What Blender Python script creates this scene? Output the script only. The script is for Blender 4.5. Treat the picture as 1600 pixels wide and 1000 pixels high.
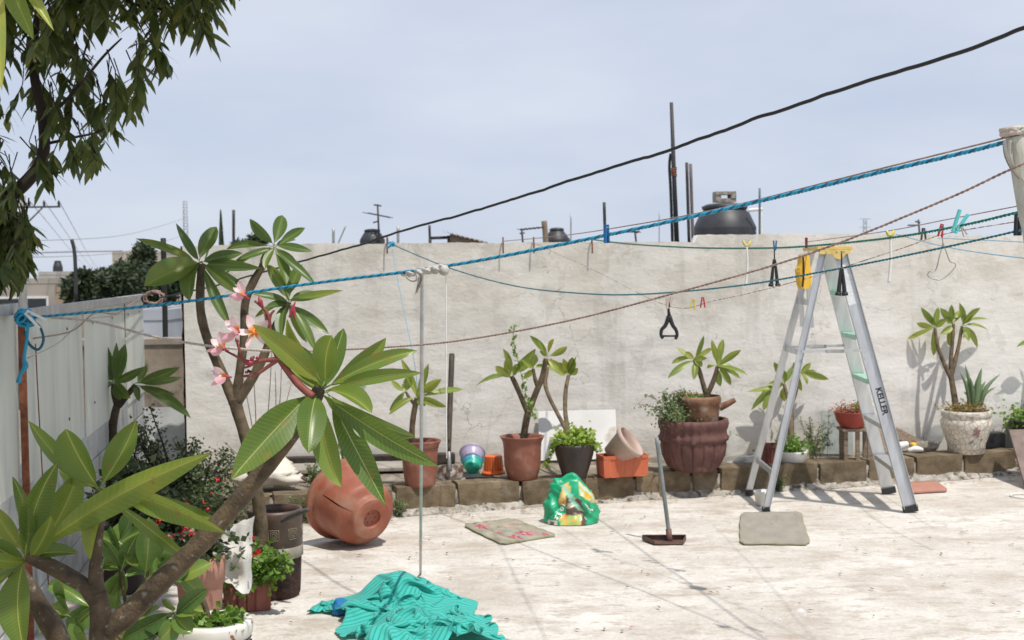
import bpy, math, random
import numpy as np
from mathutils import Vector, Matrix, noise as mnoise
R = math.radians
random.seed(7)
for o in list(bpy.data.objects): bpy.data.objects.remove(o)
scene = bpy.context.scene
col = scene.collection

# ------------------------------------------------------------------ camera
CAM = Vector((0, 0, 1.65)); FPX = 2000.0
pitch = math.atan(75 / FPX); roll = 0.014
_f = Vector((0, math.cos(pitch), -math.sin(pitch))); _r0 = Vector((1, 0, 0)); _u0 = Vector((0, math.sin(pitch), math.cos(pitch)))
_r = _r0 * math.cos(roll) - _u0 * math.sin(roll); _u = _u0 * math.cos(roll) + _r0 * math.sin(roll)
cd = bpy.data.cameras.new('camera'); cam = bpy.data.objects.new('camera', cd); col.objects.link(cam)
M = Matrix(((_r.x, _u.x, -_f.x, CAM.x), (_r.y, _u.y, -_f.y, CAM.y), (_r.z, _u.z, -_f.z, CAM.z), (0, 0, 0, 1)))
cam.matrix_world = M
cd.sensor_width = 36; cd.lens = FPX / 1600 * 36; cd.clip_start = 0.05; cd.clip_end = 9000
cd.dof.use_dof = True; cd.dof.focus_distance = 3.7; cd.dof.aperture_fstop = 9.0
scene.camera = cam
# ------------------------------------------------------------------ world, sun, exposure
SUN_TO = Vector((-0.26, 0.36, -1.0)).normalized()          # the way the light travels
elev = math.asin(-SUN_TO.z); azim = math.atan2(-SUN_TO.x, -SUN_TO.y)
w = bpy.data.worlds.new('World'); scene.world = w; w.use_nodes = True
wn, wl = w.node_tree.nodes, w.node_tree.links
bg = wn['Background']
sky = wn.new('ShaderNodeTexSky'); sky.sky_type = 'NISHITA'; sky.sun_disc = False
sky.sun_elevation = elev; sky.sun_rotation = azim
sky.air_density = 1.2; sky.dust_density = 4.0; sky.ozone_density = 1.5; sky.altitude = 2200
tc = wn.new('ShaderNodeTexCoord'); mp = wn.new('ShaderNodeMapping'); mp.inputs['Scale'].default_value = (1, 1, 3.2)
nz = wn.new('ShaderNodeTexNoise'); nz.inputs['Scale'].default_value = 3.4; nz.inputs['Detail'].default_value = 6; nz.inputs['Roughness'].default_value = 0.5
cr = wn.new('ShaderNodeValToRGB'); cr.color_ramp.elements[0].position = 0.35; cr.color_ramp.elements[1].position = 0.75
cr.color_ramp.elements[0].color = (0.80, 0.83, 0.89, 1); cr.color_ramp.elements[1].color = (1.04, 1.02, 1, 1)
haze_rgb = wn.new('ShaderNodeRGB'); haze_rgb.outputs[0].default_value = (6.8, 7.35, 8.5, 1)
mul = wn.new('ShaderNodeMixRGB'); mul.blend_type = 'MULTIPLY'; mul.inputs[0].default_value = 1
mixs = wn.new('ShaderNodeMixRGB'); mixs.inputs[0].default_value = 0.88
wl.new(tc.outputs['Generated'], mp.inputs[0]); wl.new(mp.outputs[0], nz.inputs['Vector']); wl.new(nz.outputs['Fac'], cr.inputs[0])
wl.new(haze_rgb.outputs[0], mul.inputs[1]); wl.new(cr.outputs[0], mul.inputs[2])
wl.new(sky.outputs[0], mixs.inputs[1]); wl.new(mul.outputs[0], mixs.inputs[2]); wl.new(mixs.outputs[0], bg.inputs[0])
bg.inputs[1].default_value = 0.1
sl = bpy.data.lights.new('sun', 'SUN'); sl.energy = 3.8; sl.angle = R(0.8); sl.color = (1, 0.95, 0.87)
sun = bpy.data.objects.new('sun', sl); col.objects.link(sun); sun.location = (4, -4, 12)
sun.rotation_euler = SUN_TO.to_track_quat('-Z', 'Y').to_euler()
scene.view_settings.view_transform = 'Standard'; scene.view_settings.look = 'None'
scene.view_settings.exposure = 0.10; scene.view_settings.gamma = 1; scene.view_settings.use_curve_mapping = False
scene.render.engine = 'CYCLES'
scene.cycles.max_bounces = 8; scene.cycles.transparent_max_bounces = 12

# ------------------------------------------------------------------ where a photo point stands
def ray(px, py): return _f + _r * ((px - 800) / FPX) + _u * ((500 - py) / FPX)
def P(px, py, D): d = ray(px, py); return CAM + d * (D / d.y)
def Gz(px, py, z=0.0): d = ray(px, py); return CAM + d * ((z - CAM.z) / d.z)
def PL(px, py, p0, n): d = ray(px, py); return CAM + d * ((p0 - CAM).dot(n) / d.dot(n))
def V(*a): return Vector(a)

# ------------------------------------------------------------------ mesh building
class MB:
    def __init__(s): s.v = []; s.f = []; s.uv = None; s.c = None
    def add(s, vs, fs):
        b = len(s.v); s.v += [Vector(v) for v in vs]; s.f += [tuple(i + b for i in f) for f in fs]; return s
    def box(s, c, size, rz=0, mat=None):
        x, y, z = size[0] / 2, size[1] / 2, size[2] / 2; c = Vector(c)
        m = mat or Matrix.Rotation(rz, 3, 'Z')
        vs = [c + m @ Vector((i * x, j * y, k * z)) for i in (-1, 1) for j in (-1, 1) for k in (-1, 1)]
        return s.add(vs, [(0, 1, 3, 2), (4, 6, 7, 5), (0, 4, 5, 1), (2, 3, 7, 6), (0, 2, 6, 4), (1, 5, 7, 3)])
    def bar(s, a, b, wid, thk, side):
        a, b = Vector(a), Vector(b); e = (b - a).normalized(); sd = Vector(side); sd = (sd - e * sd.dot(e)).normalized(); n = e.cross(sd)
        vs = [p + sd * (i * wid / 2) + n * (j * thk / 2) for p in (a, b) for i in (-1, 1) for j in (-1, 1)]
        return s.add(vs, [(0, 1, 3, 2), (4, 6, 7, 5), (0, 4, 5, 1), (2, 3, 7, 6), (0, 2, 6, 4), (1, 5, 7, 3)])
    def tube(s, pts, rad, n=8, cap=True, squash=None):
        pts = [Vector(p) for p in pts]; m = len(pts)
        if not hasattr(rad, '__len__'): rad = [rad] * m
        t0 = (pts[1] - pts[0]).normalized(); ref = Vector((0, 0, 1)) if abs(t0.z) < 0.9 else Vector((1, 0, 0))
        a = (ref - t0 * ref.dot(t0)).normalized(); b0 = len(s.v)
        for i in range(m):
            t = (pts[min(i + 1, m - 1)] - pts[max(i - 1, 0)]).normalized()
            a = (a - t * a.dot(t)).normalized(); b = t.cross(a)
            for k in range(n):
                th = 2 * math.pi * k / n
                s.v.append(pts[i] + (a * math.cos(th) + b * math.sin(th)) * rad[i])
        for i in range(m - 1):
            for k in range(n):
                k2 = (k + 1) % n
                s.f.append((b0 + i * n + k, b0 + i * n + k2, b0 + (i + 1) * n + k2, b0 + (i + 1) * n + k))
        if cap:
            s.f.append(tuple(b0 + k for k in reversed(range(n)))); s.f.append(tuple(b0 + (m - 1) * n + k for k in range(n)))
        return s
    def lathe(s, c, prof, n=32, mod=None, mat=None, close=False):
        c = Vector(c); b0 = len(s.v); m = len(prof)
        for r, z in prof:
            for k in range(n):
                th = 2 * math.pi * k / n
                rr = mod(th, r, z) if mod else r
                p = Vector((rr * math.cos(th), rr * math.sin(th), z))
                s.v.append(c + (mat @ p if mat else p))
        for i in range(m - 1):
            for k in range(n):
                k2 = (k + 1) % n
                s.f.append((b0 + i * n + k, b0 + i * n + k2, b0 + (i + 1) * n + k2, b0 + (i + 1) * n + k))
        if close:
            s.f.append(tuple(b0 + k for k in reversed(range(n)))); s.f.append(tuple(b0 + (m - 1) * n + k for k in range(n)))
        return s
    def grid(s, nu, nv, fn):
        b0 = len(s.v)
        for i in range(nu + 1):
            for j in range(nv + 1): s.v.append(Vector(fn(i / nu, j / nv)))
        for i in range(nu):
            for j in range(nv):
                a = b0 + i * (nv + 1) + j; s.f.append((a, a + nv + 1, a + nv + 2, a + 1))
        return s
    def mesh(s, name, org):
        me = bpy.data.meshes.new(name)
        me.from_pydata([(v.x - org.x, v.y - org.y, v.z - org.z) for v in s.v], [], s.f)
        if s.uv:
            u = me.uv_layers.new(name='UVMap')
            for l in me.loops: u.data[l.index].uv = s.uv[l.vertex_index]
        if s.c:
            ca = me.color_attributes.new('Col', 'FLOAT_COLOR', 'POINT')
            for i, c in enumerate(s.c): ca.data[i].color = (c[0], c[1], c[2], 1)
        return me

ORG = {}
def thing(name, label, cat, loc, group=None):
    o = bpy.data.objects.new(name, None); col.objects.link(o); o.location = loc; o.empty_display_size = 0.05
    o['label'] = label; o['category'] = cat
    if group: o['group'] = group
    ORG[o.name] = Vector(loc); return o
def finish(o, mat, smooth, bevel):
    if mat: o.data.materials.append(mat)
    if smooth:
        for p in o.data.polygons: p.use_smooth = True
    if bevel:
        b = o.modifiers.new('bevel', 'BEVEL'); b.width = bevel; b.segments = 2; b.limit_method = 'ANGLE'; b.angle_limit = R(40)
def part(name, mb, mat, parent, smooth=True, bevel=0, stuff=False, label=None):
    org = ORG[parent.name]
    o = bpy.data.objects.new(name, mb.mesh(name, org)); col.objects.link(o); o.parent = parent
    ORG[o.name] = org; finish(o, mat, smooth, bevel)
    if stuff: o['kind'] = 'stuff'
    if label: o['label'] = label
    return o
def solo(name, label, cat, mb, mat, loc, group=None, smooth=True, bevel=0):
    loc = Vector(loc); o = bpy.data.objects.new(name, mb.mesh(name, loc)); col.objects.link(o); o.location = loc
    ORG[o.name] = loc; o['label'] = label; o['category'] = cat
    if group: o['group'] = group
    finish(o, mat, smooth, bevel); return o
def struct(name, mb, mat, loc=(0, 0, 0), kind='structure', smooth=False):
    loc = Vector(loc); o = bpy.data.objects.new(name, mb.mesh(name, loc)); col.objects.link(o); o.location = loc
    ORG[o.name] = loc; o['kind'] = kind; finish(o, mat, smooth, 0); return o
def inst(name, me, parent, mat4):
    o = bpy.data.objects.new(name, me); col.objects.link(o); o.parent = parent; o.matrix_local = mat4; return o

def spline(pts, n=10):
    pts = [Vector(p) for p in pts]; out = []
    for i in range(len(pts) - 1):
        p0 = pts[max(i - 1, 0)]; p1 = pts[i]; p2 = pts[i + 1]; p3 = pts[min(i + 2, len(pts) - 1)]
        for k in range(n):
            t = k / n
            out.append(0.5 * ((2 * p1) + (p2 - p0) * t + (2 * p0 - 5 * p1 + 4 * p2 - p3) * t * t + (3 * p1 - p0 - 3 * p2 + p3) * t ** 3))
    out.append(pts[-1]); return out
def lerps(vals, n):   # values at spline knots -> per point
    out = []
    for i in range(len(vals) - 1):
        for k in range(n): out.append(vals[i] + (vals[i + 1] - vals[i]) * k / n)
    out.append(vals[-1]); return out
def nz3(p, s=1.0): return mnoise.noise(Vector(p) * s)

# ------------------------------------------------------------------ materials
def newmat(name):
    m = bpy.data.materials.new(name); m.use_nodes = True
    return m, m.node_tree.nodes, m.node_tree.links, m.node_tree.nodes['Principled BSDF']
def ramp(n, stops):
    r = n.new('ShaderNodeValToRGB'); e = r.color_ramp.elements
    while len(e) < len(stops): e.new(0.5)
    for x, (p, c) in zip(e, stops): x.position = p; x.color = (c[0], c[1], c[2], 1) if hasattr(c, '__len__') else (c, c, c, 1)
    return r
def noisy(name, c1, c2, scale=8, rough=0.8, bump=0.2, bscale=60, metal=0.0, lo=0.35, hi=0.65, dist=0.005, stretch=None, c3=None, s3=30, f3=(0.55, 0.7), trans=0, rand=0, spec=0.5):
    m, n, l, b = newmat(name)
    t = n.new('ShaderNodeTexCoord'); vec = t.outputs['Object']
    if stretch:
        mpn = n.new('ShaderNodeMapping'); mpn.inputs['Scale'].default_value = stretch; l.new(vec, mpn.inputs[0]); vec = mpn.outputs[0]
    a = n.new('ShaderNodeTexNoise'); a.inputs['Scale'].default_value = scale; a.inputs['Detail'].default_value = 6; a.inputs['Roughness'].default_value = 0.6
    l.new(vec, a.inputs['Vector']); r = ramp(n, [(lo, c1), (hi, c2)]); l.new(a.outputs['Fac'], r.inputs[0]); out = r.outputs[0]
    if c3:
        a3 = n.new('ShaderNodeTexNoise'); a3.inputs['Scale'].default_value = s3; a3.inputs['Detail'].default_value = 5
        l.new(vec, a3.inputs['Vector']); r3 = ramp(n, [(f3[0], 0.0), (f3[1], 1.0)]); l.new(a3.outputs['Fac'], r3.inputs[0])
        mx = n.new('ShaderNodeMixRGB'); l.new(r3.outputs[0], mx.inputs[0]); l.new(out, mx.inputs[1]); mx.inputs[2].default_value = (*c3, 1); out = mx.outputs[0]
    if rand:
        oi = n.new('ShaderNodeObjectInfo'); mr = n.new('ShaderNodeMapRange'); mr.inputs[3].default_value = 1 - rand; mr.inputs[4].default_value = 1 + rand
        l.new(oi.outputs['Random'], mr.inputs[0]); hs = n.new('ShaderNodeHueSaturation'); l.new(mr.outputs[0], hs.inputs['Value']); l.new(out, hs.inputs['Color']); out = hs.outputs[0]
    l.new(out, b.inputs['Base Color']); b.inputs['Roughness'].default_value = rough; b.inputs['Metallic'].default_value = metal
    b.inputs['Specular IOR Level'].default_value = spec
    if trans: b.inputs['Transmission Weight'].default_value = trans
    if bump:
        bn = n.new('ShaderNodeTexNoise'); bn.inputs['Scale'].default_value = bscale; bn.inputs['Detail'].default_value = 5; l.new(vec, bn.inputs['Vector'])
        bp = n.new('ShaderNodeBump'); bp.inputs['Strength'].default_value = bump; bp.inputs['Distance'].default_value = dist
        l.new(bn.outputs['Fac'], bp.inputs['Height']); l.new(bp.outputs[0], b.inputs['Normal'])
    return m
def leafmat(name, c_lo, c_hi, vein=(0.35, 0.42, 0.12), rough=0.38, trans=0.3, veins=True, freq=60, spot=0.25, island=False, vstr=0.16, under=None):
    m, n, l, b = newmat(name); out = n['Material Output']
    t = n.new('ShaderNodeTexCoord'); nt = n.new('ShaderNodeTexNoise'); nt.inputs['Scale'].default_value = 9; nt.inputs['Detail'].default_value = 3
    l.new(t.outputs['Object'], nt.inputs['Vector'])
    oi = n.new('ShaderNodeObjectInfo'); ge = n.new('ShaderNodeNewGeometry')
    ad = n.new('ShaderNodeMath'); ad.operation = 'MULTIPLY_ADD'; ad.inputs[1].default_value = 0.55
    l.new(ge.outputs['Random Per Island'] if island else oi.outputs['Random'], ad.inputs[0])
    m2 = n.new('ShaderNodeMath'); m2.operation = 'MULTIPLY'; m2.inputs[1].default_value = 0.45; l.new(nt.outputs['Fac'], m2.inputs[0]); l.new(m2.outputs[0], ad.inputs[2])
    r = ramp(n, [(0.1, c_lo), (0.72, c_hi), (0.86, (c_hi[0] * 1.7, c_hi[1] * 1.2, c_hi[2]))]); l.new(ad.outputs[0], r.inputs[0]); colr = r.outputs[0]
    if veins:
        uv = n.new('ShaderNodeSeparateXYZ'); l.new(t.outputs['UV'], uv.inputs[0])
        def mth(op, a, bb=None, c=None):
            q = n.new('ShaderNodeMath'); q.operation = op
            for i, x in enumerate((a, bb, c)):
                if x is None: continue
                if isinstance(x, (int, float)): q.inputs[i].default_value = x
                else: l.new(x, q.inputs[i])
            return q.outputs[0]
        av = mth('ABSOLUTE', mth('SUBTRACT', uv.outputs[1], 0.5))
        ph = mth('MULTIPLY', mth('ADD', mth('SUBTRACT', uv.outputs[0], mth('MULTIPLY', av, 0.16)), mth('MULTIPLY', nt.outputs['Fac'], 0.05)), freq)
        sn = mth('POWER', mth('ABSOLUTE', mth('SINE', ph)), 7.0)
        vs = mth('MULTIPLY', sn, vstr)
        mid = mth('LESS_THAN', av, 0.016)
        fac = mth('MAXIMUM', vs, mth('MULTIPLY', mid, 0.95))
        mx = n.new('ShaderNodeMixRGB'); l.new(fac, mx.inputs[0]); l.new(colr, mx.inputs[1]); mx.inputs[2].default_value = (*vein, 1); colr = mx.outputs[0]
        yg = mth('MULTIPLY', mth('POWER', mth('SUBTRACT', 1.0, mth('MULTIPLY', av, 2.0)), 4.0), mth('MULTIPLY', oi.outputs['Random'], 0.55)); my = n.new('ShaderNodeMixRGB'); l.new(yg, my.inputs[0]); l.new(colr, my.inputs[1]); my.inputs[2].default_value = (c_hi[0] * 2.0, c_hi[1] * 1.5, c_hi[2] * 1.2, 1); colr = my.outputs[0]
        # yellowing edge and brown spots that belong to the leaf
        n2 = n.new('ShaderNodeTexNoise'); n2.inputs['Scale'].default_value = 22; n2.inputs['Detail'].default_value = 4; l.new(t.outputs['Object'], n2.inputs['Vector'])
        r2 = ramp(n, [(0.62, 0.0), (0.68, spot)]); l.new(n2.outputs['Fac'], r2.inputs[0])
        m3 = n.new('ShaderNodeMixRGB'); l.new(r2.outputs[0], m3.inputs[0]); l.new(colr, m3.inputs[1]); m3.inputs[2].default_value = (0.25, 0.17, 0.04, 1); colr = m3.outputs[0]
        bp = n.new('ShaderNodeBump'); bp.inputs['Strength'].default_value = 0.14; bp.inputs['Distance'].default_value = 0.002; l.new(fac, bp.inputs['Height']); l.new(bp.outputs[0], b.inputs['Normal'])
    if under:
        mu = n.new('ShaderNodeMixRGB'); mu.inputs[2].default_value = (*under, 1); bf = n.new('ShaderNodeMath'); bf.operation = 'MULTIPLY'; bf.inputs[1].default_value = 0.6
        l.new(ge.outputs['Backfacing'], bf.inputs[0]); l.new(bf.outputs[0], mu.inputs[0]); l.new(colr, mu.inputs[1]); colr = mu.outputs[0]
        rr = n.new('ShaderNodeMapRange'); rr.inputs[3].default_value = rough; rr.inputs[4].default_value = 0.75; l.new(ge.outputs['Backfacing'], rr.inputs[0]); l.new(rr.outputs[0], b.inputs['Roughness'])
    l.new(colr, b.inputs['Base Color']); b.inputs['Roughness'].default_value = rough
    tr = n.new('ShaderNodeBsdfTranslucent'); hs = n.new('ShaderNodeHueSaturation'); hs.inputs['Value'].default_value = 1.5; hs.inputs['Hue'].default_value = 0.485
    l.new(colr, hs.inputs['Color']); l.new(hs.outputs[0], tr.inputs[0])
    ms = n.new('ShaderNodeMixShader'); ms.inputs[0].default_value = trans; l.new(b.outputs[0], ms.inputs[1]); l.new(tr.outputs[0], ms.inputs[2]); l.new(ms.outputs[0], out.inputs[0])
    return m
def colmat(name, rough=0.6, bump=0.0, bscale=100, spec=0.5, sheen=0, nscale=0, namt=0.15):
    m, n, l, b = newmat(name); a = n.new('ShaderNodeAttribute'); a.attribute_name = 'Col'; c = a.outputs['Color']
    t = n.new('ShaderNodeTexCoord')
    if nscale:
        q = n.new('ShaderNodeTexNoise'); q.inputs['Scale'].default_value = nscale; q.inputs['Detail'].default_value = 5; l.new(t.outputs['Object'], q.inputs['Vector'])
        mr = n.new('ShaderNodeMapRange'); mr.inputs[1].default_value = 0.3; mr.inputs[2].default_value = 0.7; mr.inputs[3].default_value = 1 - namt; mr.inputs[4].default_value = 1 + namt; l.new(q.outputs['Fac'], mr.inputs[0])
        hs = n.new('ShaderNodeHueSaturation'); l.new(mr.outputs[0], hs.inputs['Value']); l.new(c, hs.inputs['Color']); c = hs.outputs[0]
    l.new(c, b.inputs['Base Color']); b.inputs['Roughness'].default_value = rough; b.inputs['Specular IOR Level'].default_value = spec
    if bump:
        q = n.new('ShaderNodeTexNoise'); q.inputs['Scale'].default_value = bscale; q.inputs['Detail'].default_value = 4; l.new(t.outputs['Object'], q.inputs['Vector'])
        bp = n.new('ShaderNodeBump'); bp.inputs['Strength'].default_value = bump; bp.inputs['Distance'].default_value = 0.004; l.new(q.outputs['Fac'], bp.inputs['Height']); l.new(bp.outputs[0], b.inputs['Normal'])
    return m
def plain(name, c, rough=0.5, metal=0.0, var=0.12, bump=0.0, **k):
    return noisy(name, [x * (1 - var) for x in c], [min(1, x * (1 + var)) for x in c], scale=14, rough=rough, metal=metal, bump=bump, **k)

MT = {}
MT['terracotta'] = noisy('terracotta', (0.22, 0.075, 0.048), (0.29, 0.11, 0.072), 9, 0.62, 0.1, 40, c3=(0.36, 0.20, 0.145), s3=11, f3=(0.54, 0.76))
MT['orange'] = noisy('orange_plastic', (0.26, 0.072, 0.038), (0.34, 0.11, 0.062), 6, 0.55, 0.15, 30, c3=(0.36, 0.20, 0.13), s3=7, f3=(0.5, 0.72))
MT['planter_orange'] = noisy('planter_plastic', (0.50, 0.11, 0.045), (0.55, 0.14, 0.06), 7, 0.5, 0.05, 40)
MT['burgundy'] = noisy('burgundy_clay', (0.085, 0.035, 0.03), (0.14, 0.06, 0.05), 10, 0.7, 0.3, 60, c3=(0.24, 0.13, 0.11), s3=16, f3=(0.58, 0.8))
MT['oldclay'] = noisy('old_clay', (0.11, 0.04, 0.02), (0.27, 0.15, 0.085), 9, 0.75, 0.35, 50, c3=(0.46, 0.38, 0.30), s3=12, f3=(0.55, 0.75))
MT['darkpot'] = plain('dark_plastic', (0.045, 0.032, 0.028), 0.5)
MT['beige'] = noisy('beige_plastic', (0.42, 0.30, 0.25), (0.5, 0.38, 0.32), 8, 0.6, 0.05, 50)
MT['soil'] = noisy('soil', (0.03, 0.02, 0.013), (0.09, 0.06, 0.04), 40, 0.95, 1.0, 120, dist=0.01)
MT['bark'] = noisy('plumeria_bark', (0.040, 0.027, 0.015), (0.125, 0.085, 0.045), 16, 0.75, 0.9, 110, c3=(0.22, 0.20, 0.16), s3=42, f3=(0.62, 0.72), dist=0.005)
MT['bark2'] = noisy('young_bark', (0.055, 0.038, 0.020), (0.15, 0.105, 0.058), 20, 0.75, 0.6, 90, dist=0.003)
MT['twig'] = plain('dark_bark', (0.03, 0.02, 0.014), 0.85, bump=0.4)
MT['alu'] = noisy('aluminium', (0.52, 0.53, 0.54), (0.66, 0.67, 0.67), 6, 0.42, 0.12, 120, metal=0.75, c3=(0.62, 0.66, 0.62), s3=22, f3=(0.6, 0.8), stretch=(3, 3, 0.6))
MT['mint'] = noisy('mint_paint', (0.30, 0.62, 0.45), (0.5, 0.66, 0.56), 12, 0.6, 0.1, 60)
MT['yellow'] = noisy('yellow_plastic', (0.72, 0.40, 0.03), (0.78, 0.5, 0.05), 8, 0.45, 0.05, 60)
MT['capyellow'] = noisy('worn_yellow', (0.62, 0.43, 0.12), (0.74, 0.55, 0.2), 14, 0.6, 0.1, 60)
MT['rubber'] = plain('black_rubber', (0.02, 0.02, 0.022), 0.55)
MT['black'] = plain('black_plastic', (0.018, 0.018, 0.021), 0.45)
MT['white'] = noisy('white_plastic', (0.66, 0.65, 0.61), (0.78, 0.77, 0.74), 8, 0.5, 0.05, 60)
MT['rag'] = noisy('grey_rag', (0.34, 0.32, 0.28), (0.56, 0.53, 0.48), 18, 0.95, 0.6, 140)
MT['red'] = plain('red_plastic', (0.45, 0.02, 0.03), 0.4)
MT['redpot'] = noisy('red_clay', (0.30, 0.045, 0.03), (0.38, 0.07, 0.045), 9, 0.6, 0.1, 40)
MT['steel'] = noisy('dull_steel', (0.30, 0.30, 0.30), (0.45, 0.45, 0.44), 10, 0.5, 0.1, 70, metal=0.5)
MT['rust'] = noisy('rust', (0.14, 0.04, 0.02), (0.28, 0.10, 0.05), 22, 0.9, 0.6, 80)
MT['wood'] = noisy('grey_wood', (0.16, 0.12, 0.085), (0.30, 0.235, 0.17), 8, 0.85, 0.5, 40, stretch=(1, 8, 8))
MT['darkwood'] = noisy('dark_wood', (0.02, 0.014, 0.01), (0.06, 0.045, 0.035), 8, 0.85, 0.5, 40)
MT['clear'] = None
m, n, l, b = newmat('clear_plastic'); b.inputs['Base Color'].default_value = (0.92, 0.95, 0.96, 1); b.inputs['Roughness'].default_value = 0.12; b.inputs['Transmission Weight'].default_value = 0.92; b.inputs['IOR'].default_value = 1.12
MT['clear'] = m
# leaves
MT['leafA'] = leafmat('plumeria_leaf', (0.062, 0.125, 0.021), (0.165, 0.24, 0.038), freq=88, vstr=.13, rough=.34, under=(0.19, 0.26, 0.07), trans=.34, spot=.5)
MT['leafB'] = leafmat('plumeria_leaf_mid', (0.06, 0.115, 0.024), (0.12, 0.19, 0.038), freq=70, vein=(0.22, 0.3, 0.1), vstr=.08, under=(0.14, 0.19, 0.07))
MT['leafC'] = leafmat('plumeria_leaf_young', (0.13, 0.20, 0.035), (0.24, 0.31, 0.06), freq=50, vein=(0.33, 0.4, 0.12), trans=0.35, vstr=.08, under=(0.2, 0.26, 0.08))
MT['leafD'] = leafmat('citrus_leaf', (0.05, 0.12, 0.03), (0.13, 0.22, 0.05), freq=30, trans=0.3, spot=0.1, vstr=.06, rough=.28)
MT['leafT'] = leafmat('tree_leaf', (0.036, 0.060, 0.016), (0.115, 0.150, 0.034), veins=False, trans=0.42, rough=0.5)
MT['folT'] = leafmat('tree_foliage', (0.036, 0.060, 0.016), (0.115, 0.150, 0.034), veins=False, trans=0.42, rough=0.5, island=True)
MT['jade'] = leafmat('jade_foliage', (0.020, 0.038, 0.014), (0.07, 0.10, 0.03), veins=False, trans=0.08, rough=0.4, island=True)
MT['herb'] = leafmat('herb_foliage', (0.06, 0.14, 0.02), (0.17, 0.30, 0.04), veins=False, trans=0.3, rough=0.5, island=True)
MT['lime'] = leafmat('lime_foliage', (0.14, 0.24, 0.03), (0.30, 0.42, 0.06), veins=False, trans=0.3, rough=0.5, island=True)
MT['sage'] = leafmat('sage_foliage', (0.08, 0.13, 0.045), (0.20, 0.26, 0.11), veins=False, trans=0.25, rough=0.6, island=True)
MT['far'] = leafmat('far_foliage', (0.016, 0.030, 0.012), (0.050, 0.074, 0.028), veins=False, trans=0.15, rough=0.6, island=True)
MT['redsucc'] = leafmat('red_succulent', (0.24, 0.07, 0.035), (0.40, 0.17, 0.08), veins=False, trans=0.1, rough=0.6, island=True)
MT['ochre'] = leafmat('ochre_succulent', (0.16, 0.13, 0.03), (0.34, 0.24, 0.07), veins=False, trans=0.1, rough=0.6, island=True)
MT['aloe'] = leafmat('aloe_leaf', (0.09, 0.15, 0.07), (0.16, 0.23, 0.11), veins=False, trans=0.05, rough=0.5)
# ================================================================== the setting
BED = 0.18
K0 = Gz(700, 800); K1 = Gz(1590, 742); ke = (K1 - K0).normalized(); kn = Vector((-ke.y, ke.x, 0))
W0 = Gz(480, 724, BED); W1 = K1 + kn * 0.40; W0.z = W1.z = 0
we = (W1 - W0).normalized(); wnm = Vector((-we.y, we.x, 0))
def WP(px, py, off=0.0): return PL(px, py, W0 - wnm * off, wnm)      # a point on the wall's face

# floor ------------------------------------------------------------
def floor_mat():
    m, n, l, b = newmat('worn_whitewashed_concrete'); t = n.new('ShaderNodeTexCoord'); ob = t.outputs['Object']
    def tex(s, d=6, st=None, rough=0.6):
        v = ob
        if st: q = n.new('ShaderNodeMapping'); q.inputs['Scale'].default_value = st; l.new(ob, q.inputs[0]); v = q.outputs[0]
        a = n.new('ShaderNodeTexNoise'); a.inputs['Scale'].default_value = s; a.inputs['Detail'].default_value = d; a.inputs['Roughness'].default_value = rough; l.new(v, a.inputs['Vector']); return a.outputs['Fac']
    base = ramp(n, [(0.32, (0.46, 0.415, 0.36)), (0.5, (0.59, 0.55, 0.495)), (0.68, (0.70, 0.67, 0.625))]); l.new(tex(1.3, 8, None, 0.68), base.inputs[0]); c = base.outputs[0]
    def over(c, fac, colr):
        x = n.new('ShaderNodeMixRGB'); l.new(fac, x.inputs[0]); l.new(c, x.inputs[1]); x.inputs[2].default_value = (*colr, 1); return x.outputs[0]
    r1 = ramp(n, [(0.49, 0.0), (0.64, 0.9)]); l.new(tex(2.4, 9, (1, 1.7, 1), 0.7), r1.inputs[0]); c = over(c, r1.outputs[0], (0.43, 0.375, 0.315))
    r2 = ramp(n, [(0.54, 0.0), (0.63, 0.85)]); l.new(tex(10, 8, (0.7, 1.5, 1), 0.7), r2.inputs[0]); c = over(c, r2.outputs[0], (0.40, 0.34, 0.28))
    r4 = ramp(n, [(0.60, 0.0), (0.66, 0.65)]); l.new(tex(3.4, 8, (1.2, 0.9, 1), 0.75), r4.inputs[0]); c = over(c, r4.outputs[0], (0.78, 0.76, 0.72))
    # hairline cracks
    vo = n.new('ShaderNodeTexVoronoi'); vo.feature = 'DISTANCE_TO_EDGE'; vo.inputs['Scale'].default_value = 1.3
    wv = n.new('ShaderNodeTexNoise'); wv.inputs['Scale'].default_value = 2.5; wv.inputs['Detail'].default_value = 5; l.new(ob, wv.inputs['Vector'])
    vm = n.new('ShaderNodeVectorMath'); vm.operation = 'MULTIPLY_ADD'; vm.inputs[1].default_value = (1.1, 1.1, 0); l.new(wv.outputs['Color'], vm.inputs[0]); l.new(ob, vm.inputs[2]); l.new(vm.outputs[0], vo.inputs['Vector'])
    r5 = ramp(n, [(0.0, 0.16), (0.004, 0.0)]); l.new(vo.outputs['Distance'], r5.inputs[0]); c = over(c, r5.outputs[0], (0.25, 0.22, 0.19))
    gr = tex(55, 4); r6 = ramp(n, [(0.3, 0.86), (0.7, 1.08)]); l.new(gr, r6.inputs[0])
    mu = n.new('ShaderNodeMixRGB'); mu.blend_type = 'MULTIPLY'; mu.inputs[0].default_value = 1; l.new(c, mu.inputs[1]); l.new(r6.outputs[0], mu.inputs[2])
    l.new(mu.outputs[0], b.inputs['Base Color']); b.inputs['Roughness'].default_value = 0.9; b.inputs['Specular IOR Level'].default_value = 0.25
    h = n.new('ShaderNodeMath'); h.operation = 'ADD'; l.new(tex(14, 9), h.inputs[0]); l.new(r4.outputs[0], h.inputs[1])
    bp = n.new('ShaderNodeBump'); bp.inputs['Strength'].default_value = 0.55; bp.inputs['Distance'].default_value = 0.012; l.new(h.outputs[0], bp.inputs['Height']); l.new(bp.outputs[0], b.inputs['Normal'])
    return m
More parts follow.
